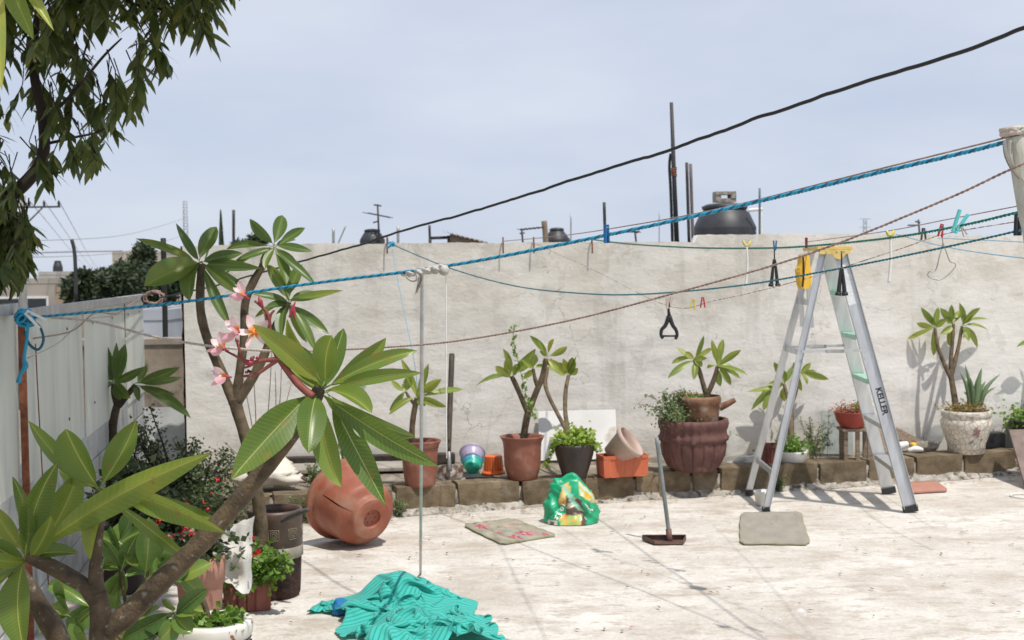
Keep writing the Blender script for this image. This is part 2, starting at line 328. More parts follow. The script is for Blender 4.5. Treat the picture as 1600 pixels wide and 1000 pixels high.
FL = floor_mat()
fl = MB().grid(150, 130, lambda u, v: (-3.4 + 12.4 * u, -4 + 16 * v, 0.006 * nz3((u * 12, v * 16, 0), 1.6) - 0.004))
fb = len(fl.v); fl.add([(-3.4, -4, -0.35), (9, -4, -0.35), (9, 12, -0.35), (-3.4, 12, -0.35), (-3.4, -4, -0.012), (9, -4, -0.012), (9, 12, -0.012), (-3.4, 12, -0.012)], [(0, 1, 5, 4), (1, 2, 6, 5), (2, 3, 7, 6), (3, 0, 4, 7), (3, 2, 1, 0)])
struct('terrace_floor', fl, FL, smooth=True)
CITY = -5.5
struct('city_ground', MB().add([(-4000, -300, CITY), (4000, -300, CITY), (4000, 7000, CITY), (-4000, 7000, CITY)], [(0, 1, 2, 3)]), noisy('dusty_ground', (0.16, 0.15, 0.13), (0.26, 0.24, 0.20), 0.05, 0.95, 0, c3=(0.08, 0.1, 0.05), s3=0.02))

# back wall ----------------------------------------------------------
def wall_mat():
    m, n, l, b = newmat('whitewashed_render'); t = n.new('ShaderNodeTexCoord'); ob = t.outputs['Object']
    def tex(s, d=6, st=None, rough=0.6):
        v = ob
        if st: q = n.new('ShaderNodeMapping'); q.inputs['Scale'].default_value = st; l.new(ob, q.inputs[0]); v = q.outputs[0]
        a = n.new('ShaderNodeTexNoise'); a.inputs['Scale'].default_value = s; a.inputs['Detail'].default_value = d; a.inputs['Roughness'].default_value = rough; l.new(v, a.inputs['Vector']); return a.outputs['Fac']
    def over(c, fac, colr):
        x = n.new('ShaderNodeMixRGB'); l.new(fac, x.inputs[0]); l.new(c, x.inputs[1]); x.inputs[2].default_value = (*colr, 1); return x.outputs[0]
    sp = n.new('ShaderNodeSeparateXYZ'); l.new(ob, sp.inputs[0])
    # height with a wandering border: cement above, limewash below
    ad = n.new('ShaderNodeMath'); ad.operation = 'MULTIPLY_ADD'; ad.inputs[1].default_value = 0.9; l.new(tex(1.1, 7, None, 0.65), ad.inputs[0]); l.new(sp.outputs[2], ad.inputs[2])
    mr = n.new('ShaderNodeMapRange'); mr.inputs[1].default_value = 1.35; mr.inputs[2].default_value = 1.95; l.new(ad.outputs[0], mr.inputs[0])
    lime = ramp(n, [(0.3, (0.66, 0.625, 0.575)), (0.7, (0.80, 0.78, 0.74))]); l.new(tex(1.8, 8, (1, 1, 1.5), 0.65), lime.inputs[0])
    cem = ramp(n, [(0.3, (0.49, 0.455, 0.395)), (0.5, (0.63, 0.595, 0.53)), (0.7, (0.71, 0.68, 0.62))]); l.new(tex(1.6, 8, (1, 1, 1.4), 0.68), cem.inputs[0])
    mx = n.new('ShaderNodeMixRGB'); l.new(mr.outputs[0], mx.inputs[0]); l.new(lime.outputs[0], mx.inputs[1]); l.new(cem.outputs[0], mx.inputs[2]); c = mx.outputs[0]
    # black mould under the coping, rain streaks
    mt = n.new('ShaderNodeMapRange'); mt.inputs[1].default_value = 1.62; mt.inputs[2].default_value = 1.9; l.new(sp.outputs[2], mt.inputs[0])
    rm = ramp(n, [(0.56, 0.0), (0.74, 1.0)]); l.new(tex(2.3, 8, (1, 1, 1.3), 0.7), rm.inputs[0])
    mm = n.new('ShaderNodeMath'); mm.operation = 'MULTIPLY'; l.new(mt.outputs[0], mm.inputs[0]); l.new(rm.outputs[0], mm.inputs[1]); c = over(c, mm.outputs[0], (0.20, 0.18, 0.145))
    rs = ramp(n, [(0.56, 0.0), (0.70, 0.45)]); l.new(tex(5, 6, (1, 1, 0.07)), rs.inputs[0]); c = over(c, rs.outputs[0], (0.37, 0.345, 0.30))
    rw = ramp(n, [(0.6, 0.0), (0.72, 0.5)]); l.new(tex(6, 8, (0.6, 1, 1.6), 0.7), rw.inputs[0]); c = over(c, rw.outputs[0], (0.82, 0.80, 0.77))
    lw = n.new('ShaderNodeMapRange'); lw.inputs[1].default_value = 0.42; lw.inputs[2].default_value = 0.12; l.new(sp.outputs[2], lw.inputs[0])
    lm = n.new('ShaderNodeMath'); lm.operation = 'MULTIPLY'; l.new(lw.outputs[0], lm.inputs[0]); l.new(tex(3, 6), lm.inputs[1]); c = over(c, lm.outputs[0], (0.33, 0.29, 0.23))
    for (sc, st, lo_, hi_, am, cc) in ((1.5, (1, 1, 1.2), .50, .515, .30, (0.80, 0.785, 0.75)), (2.7, (1.2, 1, .8), .575, .59, .35, (0.50, 0.47, 0.42)), (8, (.7, 1, 1.4), .62, .635, .45, (0.46, 0.43, 0.38)), (22, (1, 1, 1), .66, .68, .5, (0.34, 0.31, 0.26))):
        rq = ramp(n, [(lo_, 0.0), (hi_, am)]); l.new(tex(sc, 10, st, .72), rq.inputs[0]); c = over(c, rq.outputs[0], cc)
    vo = n.new('ShaderNodeTexVoronoi'); vo.feature = 'DISTANCE_TO_EDGE'; vo.inputs['Scale'].default_value = 0.9; wv = n.new('ShaderNodeTexNoise'); wv.inputs['Scale'].default_value = 2.2; wv.inputs['Detail'].default_value = 8; l.new(ob, wv.inputs['Vector'])
    vm = n.new('ShaderNodeVectorMath'); vm.operation = 'MULTIPLY_ADD'; vm.inputs[1].default_value = (.9, .9, .9); l.new(wv.outputs['Color'], vm.inputs[0]); l.new(ob, vm.inputs[2]); l.new(vm.outputs[0], vo.inputs['Vector'])
    rc = ramp(n, [(0.0, 0.6), (0.004, 0.0)]); l.new(vo.outputs['Distance'], rc.inputs[0]); rk = ramp(n, [(.48, 0.0), (.56, 1.0)]); l.new(tex(1.2, 3), rk.inputs[0]); mk = n.new('ShaderNodeMath'); mk.operation = 'MULTIPLY'; l.new(rc.outputs[0], mk.inputs[0]); l.new(rk.outputs[0], mk.inputs[1]); c = over(c, mk.outputs[0], (0.22, 0.20, 0.17))
    l.new(c, b.inputs['Base Color']); b.inputs['Roughness'].default_value = 0.95; b.inputs['Specular IOR Level'].default_value = 0.15
    h = n.new('ShaderNodeMath'); h.operation = 'MULTIPLY_ADD'; h.inputs[1].default_value = 0.5; l.new(tex(30, 6), h.inputs[0]); l.new(tex(7, 8, (0.5, 1, 1.5), 0.65), h.inputs[2])
    bp = n.new('ShaderNodeBump'); bp.inputs['Strength'].default_value = 0.5; bp.inputs['Distance'].default_value = 0.012; l.new(h.outputs[0], bp.inputs['Height']); l.new(bp.outputs[0], b.inputs['Normal'])
    return m
WM = wall_mat()
tops = [(285, 384), (400, 382), (480, 381), (620, 380), (800, 379), (950, 378), (1040, 378), (1086, 378), (1090, 367), (1250, 365), (1420, 366), (1600, 369), (2000, 378)]
tp = [WP(*t) for t in tops]; ts = [((p - W0).dot(we), p.z) for p in tp]
s0, s1 = ts[0][0], ts[-1][0]
def ztop(s):
    for (a, za), (bq, zb) in zip(ts, ts[1:]):
        if a <= s <= bq: return za + (zb - za) * (s - a) / (bq - a)
    return ts[-1][1]
def wallpt(u, v):
    s = s0 + (s1 - s0) * u; zt = ztop(s) + 0.008 * nz3((s * 3, 0, 0)) + 0.007 * nz3((s * 17, 3, 0)) - .012 * max(0, nz3((s * 8, 7, 0)) - .3); z = -0.3 + (zt + 0.3) * v
    lowk = 1.0 if z < 1.0 else max(.35, 1 - (z - 1.0) * 1.1); d = 0.010 * nz3((s * 0.6, z * 0.9, 5)) + lowk * (0.0045 * nz3((s * 1.7, z * 5.0, 9)) + 0.0042 * nz3((s * 6, z * 15, 2)) + .004 * max(0, nz3((s * 3, z * 8, 7)) - .25) * 3)
    return W0 + we * s - wnm * d + Vector((0, 0, z))
wb = MB().grid(330, 56, wallpt)
nb = len(wb.v)
for i in range(331):
    a = wallpt(i / 330, 1.0) + wnm * 0.15; wb.v += [a + V(0, 0, .004 * nz3((i * .7, 1, 0))), Vector((a.x, a.y, -0.3)), wallpt(i / 330, 1.0)]
for i in range(330):
    wb.f.append((nb + i * 3 + 2, nb + i * 3 + 5, nb + i * 3 + 3, nb + i * 3)); wb.f.append((nb + i * 3, nb + i * 3 + 3, nb + i * 3 + 4, nb + i * 3 + 1))
bw = thing('rendered_wall', 'long pale grey rendered wall behind the row of potted plants', 'wall', W0 + we * s0)
ORG[bw.name] = Vector((0, 0, 0)); bw.location = (0, 0, 0)
part('wall_face', wb, WM, bw)
EDGE = noisy('broken_brick', (0.13, 0.085, 0.06), (0.30, 0.21, 0.15), 14, 0.95, 1.0, 40, dist=0.02)
def edgept(u, v):
    a = wallpt(0, v); return a + wnm * (0.15 * u) - we * (0.012 + 0.02 * abs(nz3((u * 2, v * 14, 1))))
part('broken_end', MB().grid(4, 60, edgept), EDGE, bw, label='rough brown broken end of the wall')

# block kerb ---------------------------------------------------------
BLK = noisy('concrete_block', (0.105, 0.075, 0.042), (0.205, 0.155, 0.095), 9, 0.95, 1.0, 130, c3=(0.28, 0.235, 0.18), s3=7, f3=(0.55, 0.8), dist=0.006, rand=0.12)
MOR = noisy('mortar', (0.16, 0.14, 0.11), (0.40, 0.36, 0.31), 14, 0.95, 1.0, 50, dist=0.012)
kerb = thing('block_kerb', 'low kerb of brown concrete blocks edging the planting bed', 'kerb', K0 - ke * 1.6)
joints = [330, 425, 520, 617, 715, 815, 905, 993, 1082, 1125, 1205, 1280, 1357, 1432, 1508, 1592, 1680, 1770]
def KS(px):
    p = PL(px, 780, K0, kn); return (p - K0).dot(ke)
js = [KS(j) for j in joints]
random.seed(3)
for a, bq in zip(js, js[1:]):
    g = 0.009; L = bq - a - 2 * g; hh = BED + random.uniform(-0.006, 0.012); dy = random.uniform(-0.008, 0.012); tz = random.uniform(-0.012, 0.012)
    sd = random.random() * 50
    def bp_(u, v, w_):
        x = a + g + L * u; y = 0.2 * v + dy + tz * (u - .5); z = -0.02 + (hh + 0.02) * w_
        q = K0 + ke * x + kn * y + Vector((0, 0, z)); e = min(u, 1 - u) < .01, min(v, 1 - v) < .01, min(w_, 1 - w_) < .01
        k = 0.011 if sum(e) >= 2 else 0.003
        nn = Vector((nz3((x * 9 + sd, z * 9, y * 9)), nz3((x * 9, z * 9 + sd, y * 9)), nz3((x * 9, z * 9, y * 9 + sd))))
        c = K0 + ke * (a + bq) / 2 + kn * 0.1 + Vector((0, 0, hh / 2))
        return q + nn * k + (c - q).normalized() * (0.006 if sum(e) >= 2 else 0)
    mb = MB(); NU, NW = 10, 5
    mb.grid(NU, NW, lambda u, v: bp_(u, 0, v)); mb.grid(NU, 3, lambda u, v: bp_(u, v, 1)); mb.grid(3, NW, lambda u, v: bp_(0, 1 - u, v)); mb.grid(3, NW, lambda u, v: bp_(1, u, v)); mb.grid(NU, NW, lambda u, v: bp_(1 - u, 1, v))
    part('block', mb, BLK, kerb, smooth=False)
part('mortar', MB().box(K0 + ke * (js[0] + js[-1]) / 2 + kn * 0.105 + V(0, 0, 0.06), (js[-1] - js[0] - 0.02, 0.16, 0.17), math.atan2(ke.y, ke.x)), MOR, kerb)
# crumbling skirt of mortar between kerb and floor
def skirt(u, v):
    s = js[1] + (js[-1] - js[1]) * u; w_ = 0.035 + 0.035 * nz3((s * 2.2, 1, 0)) + 0.02 * nz3((s * 11, 4, 0)); hz = 0.05 + 0.03 * nz3((s * 3.1, 8, 0)) + 0.012 * nz3((s * 16, 2, 0))
    return K0 + ke * s + kn * (0.02 - (0.02 + max(0.004, w_)) * (1 - v)) + V(0, 0, max(0.003, hz) * v + 0.004 * nz3((s * 20, v * 4, 0)) * v - 0.003 * (1 - v))
part('mortar_skirt', MB().grid(420, 4, skirt), noisy('crumbled_mortar', (0.22, 0.19, 0.15), (0.50, 0.47, 0.42), 12, 0.95, 1.0, 60, dist=0.015, c3=(0.10, 0.08, 0.06), s3=18, f3=(0.55, 0.65)), kerb)
BEDM = noisy('dry_bed_soil', (0.13, 0.105, 0.075), (0.27, 0.23, 0.175), 5, 0.95, 1.0, 40, dist=0.02, c3=(0.36, 0.33, 0.28), s3=6, f3=(0.5, 0.7))
def bedpt(u, v):
    s = js[0] - 0.9 + (js[-1] - js[0] + 0.9) * u; a = K0 + ke * s + kn * 0.19; q = W0 + we * ((a - W0).dot(we)); bq = q + wnm * 0.02
    p = a + (bq - a) * v; return Vector((p.x, p.y, BED - 0.022 + 0.014 * nz3((p.x * 5, p.y * 5, 0))))
struct('planting_bed', MB().grid(220, 26, bedpt), BEDM, smooth=True)

# left boundary: corrugated sheets on a block base ---------------------
L0 = P(22, 490, 5.6); L1 = P(222, 461, 10.45); LZ = 0.5 * (L0.z + L1.z); L0.z = L1.z = 0
le = (L1 - L0).normalized(); ln = Vector((le.y, -le.x, 0))      # ln points to the terrace (right)
if ln.x < 0: ln = -ln
def LP(s, z, off=0.0): return L0 + le * s + ln * off + V(0, 0, z)
LL = (L1 - L0).length
SHT = noisy('weathered_sheet', (0.56, 0.58, 0.505), (0.64, 0.655, 0.58), 3, 0.6, 0.03, 20, stretch=(1.2, 1.2, 0.25), c3=(0.44, 0.46, 0.41), s3=4, f3=(0.55, 0.8), rand=0.04)
lw = thing('sheet_fence', 'pale grey-green ribbed sheet fence on a block base along the left side', 'fence', LP(0, 0))
zb = 0.74
edges = [-5.4, -4.2, -3.0, -1.8, -0.62, 0.03, 0.9, 1.85, 2.8, 3.75, LL]
for k, (a, bq) in enumerate(zip(edges, edges[1:])):
    near = bq < 0.1
    nn = max(8, int((bq - a) / 0.02))
    def sp_(u, v, a=a, bq=bq, k=k):
        s = a + 0.004 + (bq - a - 0.008) * u; rib = 0.0004 * max(0, math.sin(s * 2 * math.pi / 0.155)) ** 3
        return LP(s, zb - 0.02 + (LZ - zb + (0.03 if near else 0.0)) * v, rib + 0.006 * (k % 2) + 0.006 * nz3((s * .8, v * .6, k)))
    part('sheet', MB().grid(nn, 6, sp_), SHT, lw)
part('top_rail', MB().bar(LP(0.05, LZ - 0.012, 0.012), LP(LL, LZ - 0.012, 0.012), 0.05, 0.035, (0, 0, 1)), MT['steel'], lw, False, 0.004)
part('top_rail', MB().bar(LP(-5.4, LZ + 0.02, 0.014), LP(-0.06, LZ + 0.02, 0.014), 0.05, 0.035, (0, 0, 1)), MT['steel'], lw, False, 0.004)
part('post', MB().box(LP(0.0, LZ / 2, 0.03), (0.018, 0.03, LZ - 0.005), math.atan2(le.y, le.x)), MT['rust'], lw, False, 0.003, label='rusty upright between two sheets')
part('rebar', MB().tube([LP(0.05, 0.02, 0.03) + V(0, 0, z * 0.1) for z in range(9)], [0.008 if i % 2 else 0.0065 for i in range(9)], 6), MT['rust'], lw)
for s in (1.2, 2.1, 2.95, 3.8, 4.5):
    for z in (LZ - 0.12, LZ - 0.6):
        part('screw', MB().lathe(LP(s, z, 0.02), [(0.0, 0.006), (0.008, 0.004), (0.010, 0.0)], 8, mat=Matrix(((le.x, 0, ln.x), (le.y, 0, ln.y), (0, 1, 0)))), MT['black'], lw)
BB = noisy('painted_block', (0.40, 0.41, 0.38), (0.54, 0.55, 0.52), 4, 0.9, 0.5, 60, c3=(0.26, 0.26, 0.23), s3=5, f3=(0.55, 0.75), rand=0.07)
part('base_mortar', MB().box(LP(LL / 2 - 2.7, 0.35, -0.08), (LL + 5.4, 0.13, 0.74), math.atan2(le.y, le.x)), MOR, lw)
for row in range(4):
    s = -5.4 + (0.2 if row % 2 else 0)
    while s < LL - 0.05:
        e = min(s + 0.395, LL)
        part('block', MB().box(LP((s + e) / 2, 0.095 + row * 0.182, -0.075), (e - s - 0.008, 0.15, 0.174), math.atan2(le.y, le.x)), BB, lw, False, 0.006)
        s = e
# low brown wall closing the gap, with a grey sheet leaning on it
ga = P(196, 528, 10.9); gb = P(300, 527, 10.75); gz = ga.z
BRN = noisy('brown_render', (0.20, 0.16, 0.12), (0.33, 0.275, 0.21), 4, 0.95, 0.5, 40, c3=(0.14, 0.11, 0.085), s3=9, f3=(0.55, 0.7))
mid = (ga + gb) / 2; gw = thing('low_wall', 'low brown rendered wall in the gap beside the sheet fence', 'wall', (mid.x, mid.y, 0))
gl = 1.3
part('wall_body', MB().box((mid.x, mid.y, gz / 2 - 0.25), (gl, 0.14, gz + 0.4), 0), BRN, gw, False, 0.012)
part('coping', MB().box((mid.x, mid.y, gz + -0.03), (gl + 0.02, 0.17, 0.065), 0), noisy('cement_coping', (0.24, 0.2, 0.16), (0.34, 0.29, 0.23), 7, 0.95, 0.5), gw, False, 0.012)
q = P(254, 640, 10.6)
solo('leaning_sheet', 'grey sheet leaning against the low brown wall', 'sheet', MB().grid(12, 8, lambda u, v: (q.x - 0.42 + 0.84 * u, 10.45 + 0.14 * v + 0.008 * math.sin(u * 40), BED - 0.05 + (0.62 - BED) * v)), noisy('grey_sheet', (0.30, 0.31, 0.31), (0.44, 0.45, 0.44), 4, 0.6, 0.1), (q.x, 10.5, BED))

# ================================================================== beyond the walls
def house(label, x0, x1, y, z, d, c, wins=(), roofpar=0.25, group='houses beyond the walls'):
    cx = (x0 + x1) / 2; h = thing('flat_roofed_house', label, 'house', (cx, y + d / 2, CITY), group)
    m = noisy('house_render', [k * 0.85 for k in c], [min(1, k * 1.1) for k in c], 0.8, 0.9, 0.2, 6)
    part('wall', MB().box((cx, y + d / 2, (z + CITY) / 2), (x1 - x0, d, z - CITY)), m, h, False)
    pr = MB()
    for (sx, sy, lx, ly) in ((cx, y + 0.08, x1 - x0 + .04, .2), (cx, y + d - 0.08, x1 - x0 + .04, .2), (x0 + .08, y + d / 2, .2, d - .4), (x1 - .08, y + d / 2, .2, d - .4)):
        pr.box((sx, sy, z + roofpar / 2 + .003), (lx, ly, roofpar))
    part('parapet', pr, m, h, False)
    for (u, zz, ww, hh) in wins:
        wx = x0 + (x1 - x0) * u
        fr = part('window', MB().box((wx, y - 0.02, zz), (ww, 0.06, hh)), MT['white'], h, False)
        part('pane', MB().box((wx, y - 0.055, zz), (ww * 0.82, 0.02, hh * 0.82)), MT['glass'], fr, False)
    return h
MT['glass'] = plain('window_glass', (0.03, 0.035, 0.04), 0.1)
def PX(px, py, D): return P(px, py, D)
def hpx(label, xa, xb, top, D, depth, c, wins=()):
    a = P(xa, top, D); b_ = P(xb, top, D); return house(label, a.x, b_.x, D, (a.z + b_.z) / 2 - 0.25, depth, c, wins)
hpx('grey flat-roofed house behind the hanging tree leaves', -120, 96, 436, 62, 12, (0.36, 0.32, 0.27), ((0.62, 0.2, 1.1, 1.2), (0.82, 0.2, 1.1, 1.2)))
hpx('ochre low house right of the grey house behind the tree leaves', 86, 104, 446, 48, 9, (0.34, 0.26, 0.18), ((0.5, -1.2, 0.5, 0.8),))
hpx('pale far house under the small blue-black roof tank', 60, 150, 424, 95, 14, (0.45, 0.42, 0.38), ((0.3, -0.4, 1.2, 1.2), (0.7, -0.4, 1.2, 1.2)))
hpx('whitewashed house seen through the gap above the low wall', 205, 262, 484, 30, 8, (0.40, 0.42, 0.45), ((0.55, -0.35, 0.5, 0.5), (0.2, -0.35, 0.5, 0.5)))
hpx('cream house top peeping over the dark trees', 175, 240, 392, 120, 14, (0.5, 0.44, 0.36), ((0.4, 0.3, 1.2, 1.2),))
hpx('pale house hidden behind the wall, its dark tank and aerial showing', 540, 760, 389, 30, 8, (0.5, 0.46, 0.4))
hpx('neighbouring house behind the wall carrying the small square tank', 790, 930, 385, 34, 9, (0.5, 0.48, 0.44))
hpx('neighbouring house behind the wall under the big black tank', 1000, 1290, 383, 17, 6, (0.48, 0.44, 0.4))
hpx('far house at the right behind the wall with an aerial', 1380, 1480, 372, 60, 9, (0.46, 0.42, 0.38))

def tank(label, px, ptop, pbase, D, wpx, lidpx, weight=False, pipe=False, ribs=0):
    c = P(px, pbase, D); s = D / FPX; r = wpx * s / 2; h = (pbase - ptop) * s; base = Vector((c.x, c.y + r, c.z))
    t = thing('water_tank', label, 'water tank', base, 'black roof water tanks')
    rl = lidpx * s / 2
    pf = [(r * .96, 0), (r, h * 0.06)]
    for k in range(6): pf += [(r, h * (0.08 + 0.06 * k)), (r * 0.985, h * (0.11 + 0.06 * k))]
    pf += [(r, h * .46), (r * 0.99, h * .5), (rl * 1.25, h * .8), (rl * 1.1, h * .84), (rl * 1.1, h * .88)]
    part('tank_body', MB().lathe(base, pf, 36, close=True), MT['tank'], t)
    part('lid', MB().lathe(base, [(rl * 1.14, h * .87), (rl * 1.18, h * .93), (rl * .9, h * .98), (rl * .3, h * 1.0)], 28, close=True), MT['tank'], t)
    return t, base, r, h
MT['tank'] = noisy('tank_plastic', (0.022, 0.024, 0.028), (0.042, 0.044, 0.050), 5, 0.5, 0.05, 20)
t, tb, tr_, th_ = tank('large black water tank with a concrete block on its lid behind the wall', 1141, 315, 392, 18, 100, 62)
part('pipe', MB().tube(spline([tb + V(0.28, -tr_ * .75, th_ * .82), tb + V(0.45, -tr_ * .8, th_ * .84), tb + V(tr_ * 1.03, -tr_ * .5, th_ * .82), tb + V(tr_ * 1.06, -tr_ * .5, th_ * .7), tb + V(tr_ * 1.06, -tr_ * .5, 0)], 6), 0.024, 8), MT['white'], t)
bc = P(1140, 309, 18.3)
wbk = MB().box(bc + V(0, tr_, -0.015), (0.30, 0.2, 0.055), 0.1).box(bc + V(-.11, tr_, 0.04), (0.08, 0.2, 0.055), 0.1).box(bc + V(.11, tr_, 0.04), (0.08, 0.2, 0.055), 0.1).box(bc + V(0, tr_, 0.09), (0.30, 0.2, 0.045), 0.1)
solo('concrete_block', 'grey hollow concrete block lying on the big water tank lid', 'block', wbk, MOR, bc + V(0, tr_, -.05), smooth=False)
tank('low black roof tank below the television aerial on the left', 580, 357, 392, 31, 40, 22)
tank('squat black roof tank beside a wooden post in the middle', 871, 355, 392, 35, 42, 20)
tank('tiny blue-black roof tank far off left of the dark trees', 88, 407, 428, 96, 15, 9)

def rod(name, label, cat, pts, r, mat, n=6, group=None):
    p = spline(pts, 4); return solo(name, label, cat, MB().tube(p, r, n), mat, pts[0], group)
PG = 'poles and rods standing behind the wall'
DK = plain('dark_iron', (0.035, 0.033, 0.034), 0.6)
t = thing('pole', 'tallest dark pole behind the wall, tied with red cord', 'pole', P(1058, 385, 15), PG)
part('shaft', MB().tube([P(1058, 392, 15), P(1053, 270, 15), P(1049, 160, 15)], [0.03, 0.026, 0.02], 8), DK, t)
part('cord', MB().tube([P(1053, 262, 15) + V(0.03 * math.cos(k * 1.3), 0.03 * math.sin(k * 1.3), -0.004 * k) for k in range(26)], 0.009, 5), MT['redcord'] if 'redcord' in MT else MT['rust'], t)
rod('pole', 'bent thin rod lashed beside the tallest pole', 'pole', [P(1051, 388, 15.05), P(1048, 300, 15.05), P(1046, 260, 15.05), P(1048, 240, 15.05)], 0.017, DK, group=PG)
rod('pole', 'straight dark rod just right of the tallest pole', 'pole', [P(1077, 388, 15), P(1073, 254, 15)], 0.018, DK, group=PG)
rod('pole', 'paler rusty rod nearest the big tank on its left', 'pole', [P(1083, 388, 15.2), P(1079, 256, 15.2)], 0.019, plain('pale_iron', (0.16, 0.13, 0.11), 0.8), group=PG)
rod('pole', 'grey-green rod standing in front of the big tank at its right', 'pole', [P(1187, 380, 15.6), P(1187, 294, 15.6)], 0.014, plain('green_iron', (0.13, 0.17, 0.17), 0.7), group=PG)
rod('pole', 'dark rod behind the blue peg on the blue rope', 'pole', [P(946, 388, 12.5), P(944, 316, 12.5)], 0.015, DK, group=PG)
rod('pole', 'thin faint rod left of the tallest pole', 'pole', [P(1030, 388, 25), P(1030, 330, 25)], 0.01, MT['steel'], group=PG)
rod('pole', 'thin upright rod left of the low black tank', 'pole', [P(521, 388, 28), P(521, 357, 28)], 0.03, MT['steel'], group=PG)
rod('pole', 'slanting thin rod left of the low black tank', 'pole', [P(525, 388, 28), P(541, 351, 28)], 0.016, MT['steel'], group=PG)
rod('pole', 'rod right of the low black tank carrying a small flag of cloth', 'pole', [P(622, 388, 28), P(622, 354, 28)], 0.03, MT['steel'], group=PG)
rod('pole', 'thin tall rod right of the small square tank', 'pole', [P(892, 392, 36), P(892, 333, 36)], 0.02, MT['steel'], group=PG)
rod('pole', 'rough wooden post at the left side of the small square tank', 'pole', [P(853, 392, 34.5), P(852, 365, 34.5), P(850, 345, 34.5)], 0.075, MT['wood'], group=PG)
rod('pole', 'dark post beside the slanting shed roof', 'pole', [P(672, 388, 26), P(671, 352, 26)], 0.025, DK, group=PG)
rod('pole', 'tall dark pole beyond the wall right of the cypress', 'pole', [P(365, 400, 60), P(365, 328, 60)], 0.07, DK, group=PG)
rod('pole', 'black post in the gap above the low brown wall', 'pole', [P(259, 600, 12), P(258, 500, 12), P(255, 372, 12)], 0.026, plain('black_post', (0.012, 0.011, 0.011), 0.7), group=PG)
rod('pole', 'short dark stick above the left fence beside the dark trees', 'pole', [P(119, 470, 20), P(117, 400, 20), P(112, 374, 20)], 0.03, DK, group=PG)
# slanting shed roof and its frame
t = thing('shed_roof', 'small slanting corrugated shed roof behind the wall', 'roof', P(725, 392, 26))
a, b_, c_, d_ = P(690, 361, 25), P(763, 380, 25), P(763, 380, 28), P(690, 361, 28)
part('sheet', MB().grid(30, 2, lambda u, v: (a + (b_ - a) * u) + (d_ - a) * v + V(0, 0, 0.02 * math.sin(u * 60))), MT['wood'], t)
part('post', MB().tube([P(702, 392, 25.2), P(702, 368, 25.2)], 0.04, 6), DK, t)
part('post', MB().tube([P(672, 392, 25.2), P(672, 372, 25.2)], 0.03, 6), DK, t)
part('beam', MB().tube([P(672, 372, 25.2), P(702, 371, 25.2)], 0.03, 6), DK, t)
part('gable', MB().add([P(703, 365, 25.1), P(703, 392, 25.1), P(763, 392, 25.1), P(762, 381, 25.1), P(703, 365, 25.2), P(703, 392, 25.2), P(763, 392, 25.2), P(762, 381, 25.2)], [(0, 1, 2, 3), (7, 6, 5, 4), (0, 4, 5, 1), (3, 2, 6, 7)]), MT['wood'], t, False)

def aerial(label, px, base, top, D, bars):
    t = thing('television_aerial', label, 'aerial', P(px, base, D), 'television aerials on the roofs')
    part('mast', MB().tube([P(px + 3, base, D), P(px, top, D)], 0.022 * D / 30, 6), DK, t)
    for (xa, ya, xb, yb) in bars: part('boom', MB().tube([P(xa, ya, D), P(xb, yb, D)], 0.018 * D / 30, 5), DK, t)
    xa, ya, xb, yb = bars[0]
    for k in range(6):
        c = P(xa + (xb - xa) * (k + .3) / 6.3, ya + (yb - ya) * (k + .3) / 6.3, D)
        part('element', MB().tube([c - V(0.1, 0.5, 0), c + V(0.1, 0.5, 0)], 0.008 * D / 30, 4), DK, t)
aerial('television aerial on the mast above the low black tank', 590, 388, 319, 31, [(575, 333, 610, 340), (584, 320, 596, 322), (583, 348, 590, 346)])
aerial('small aerial between the shed roof and the square tank', 815, 390, 358, 34, [(812, 359, 850, 355), (812, 365, 820, 364)])
aerial('small aerial standing on the wall line left of the tallest pole', 992, 388, 360, 20, [(978, 362, 1000, 362), (985, 360, 996, 364)])
aerial('aerial far right above the wall near the white tie', 1435, 380, 343, 50, [(1419, 352, 1436, 352), (1430, 346, 1438, 348)])

def pylon(label, px, top, base, D, wpx, arms=0):
    s = D / FPX; c = P(px, base, D); w_ = wpx * s / 2; h = (base - top) * s
    t = thing('lattice_pylon', label, 'pylon', c, 'far lattice pylons'); m = MT['pyl']
    r = w_ * 0.12
    def cor(i, z): k = 1 - 0.25 * z / h; return c + V((-1, 1, 1, -1)[i] * w_ * k, (-1, -1, 1, 1)[i] * w_ * k, z)
    for i in range(4): part('leg', MB().tube([cor(i, 0), cor(i, h)], r, 4), m, t)
    lat = MB(); n = max(4, int(h / (w_ * 2.6)))
    for k in range(n):
        for i in range(4):
            lat.tube([cor(i, h * k / n), cor((i + 1) % 4, h * (k + 1) / n)], r * .7, 4); lat.tube([cor(i, h * (k + 1) / n), cor((i + 1) % 4, h * (k + 1) / n)], r * .7, 4)
    part('lattice', lat, m, t)
    for k in range(arms):
        z = h * (1 - 0.16 * k); part('arm', MB().tube([c + V(-w_ * 3, 0, z), c + V(w_ * 3, 0, z)], r, 4), m, t)
MT['pyl'] = plain('hazed_galvanised', (0.33, 0.35, 0.38), 0.6)  # galvanised grey, its paleness standing in for distance haze
pylon('tall slim lattice mast left of the cypress', 292, 315, 440, 170, 7)
pylon('faint lattice pylon with cross arms far off at the right', 1352, 342, 425, 320, 6, 3)
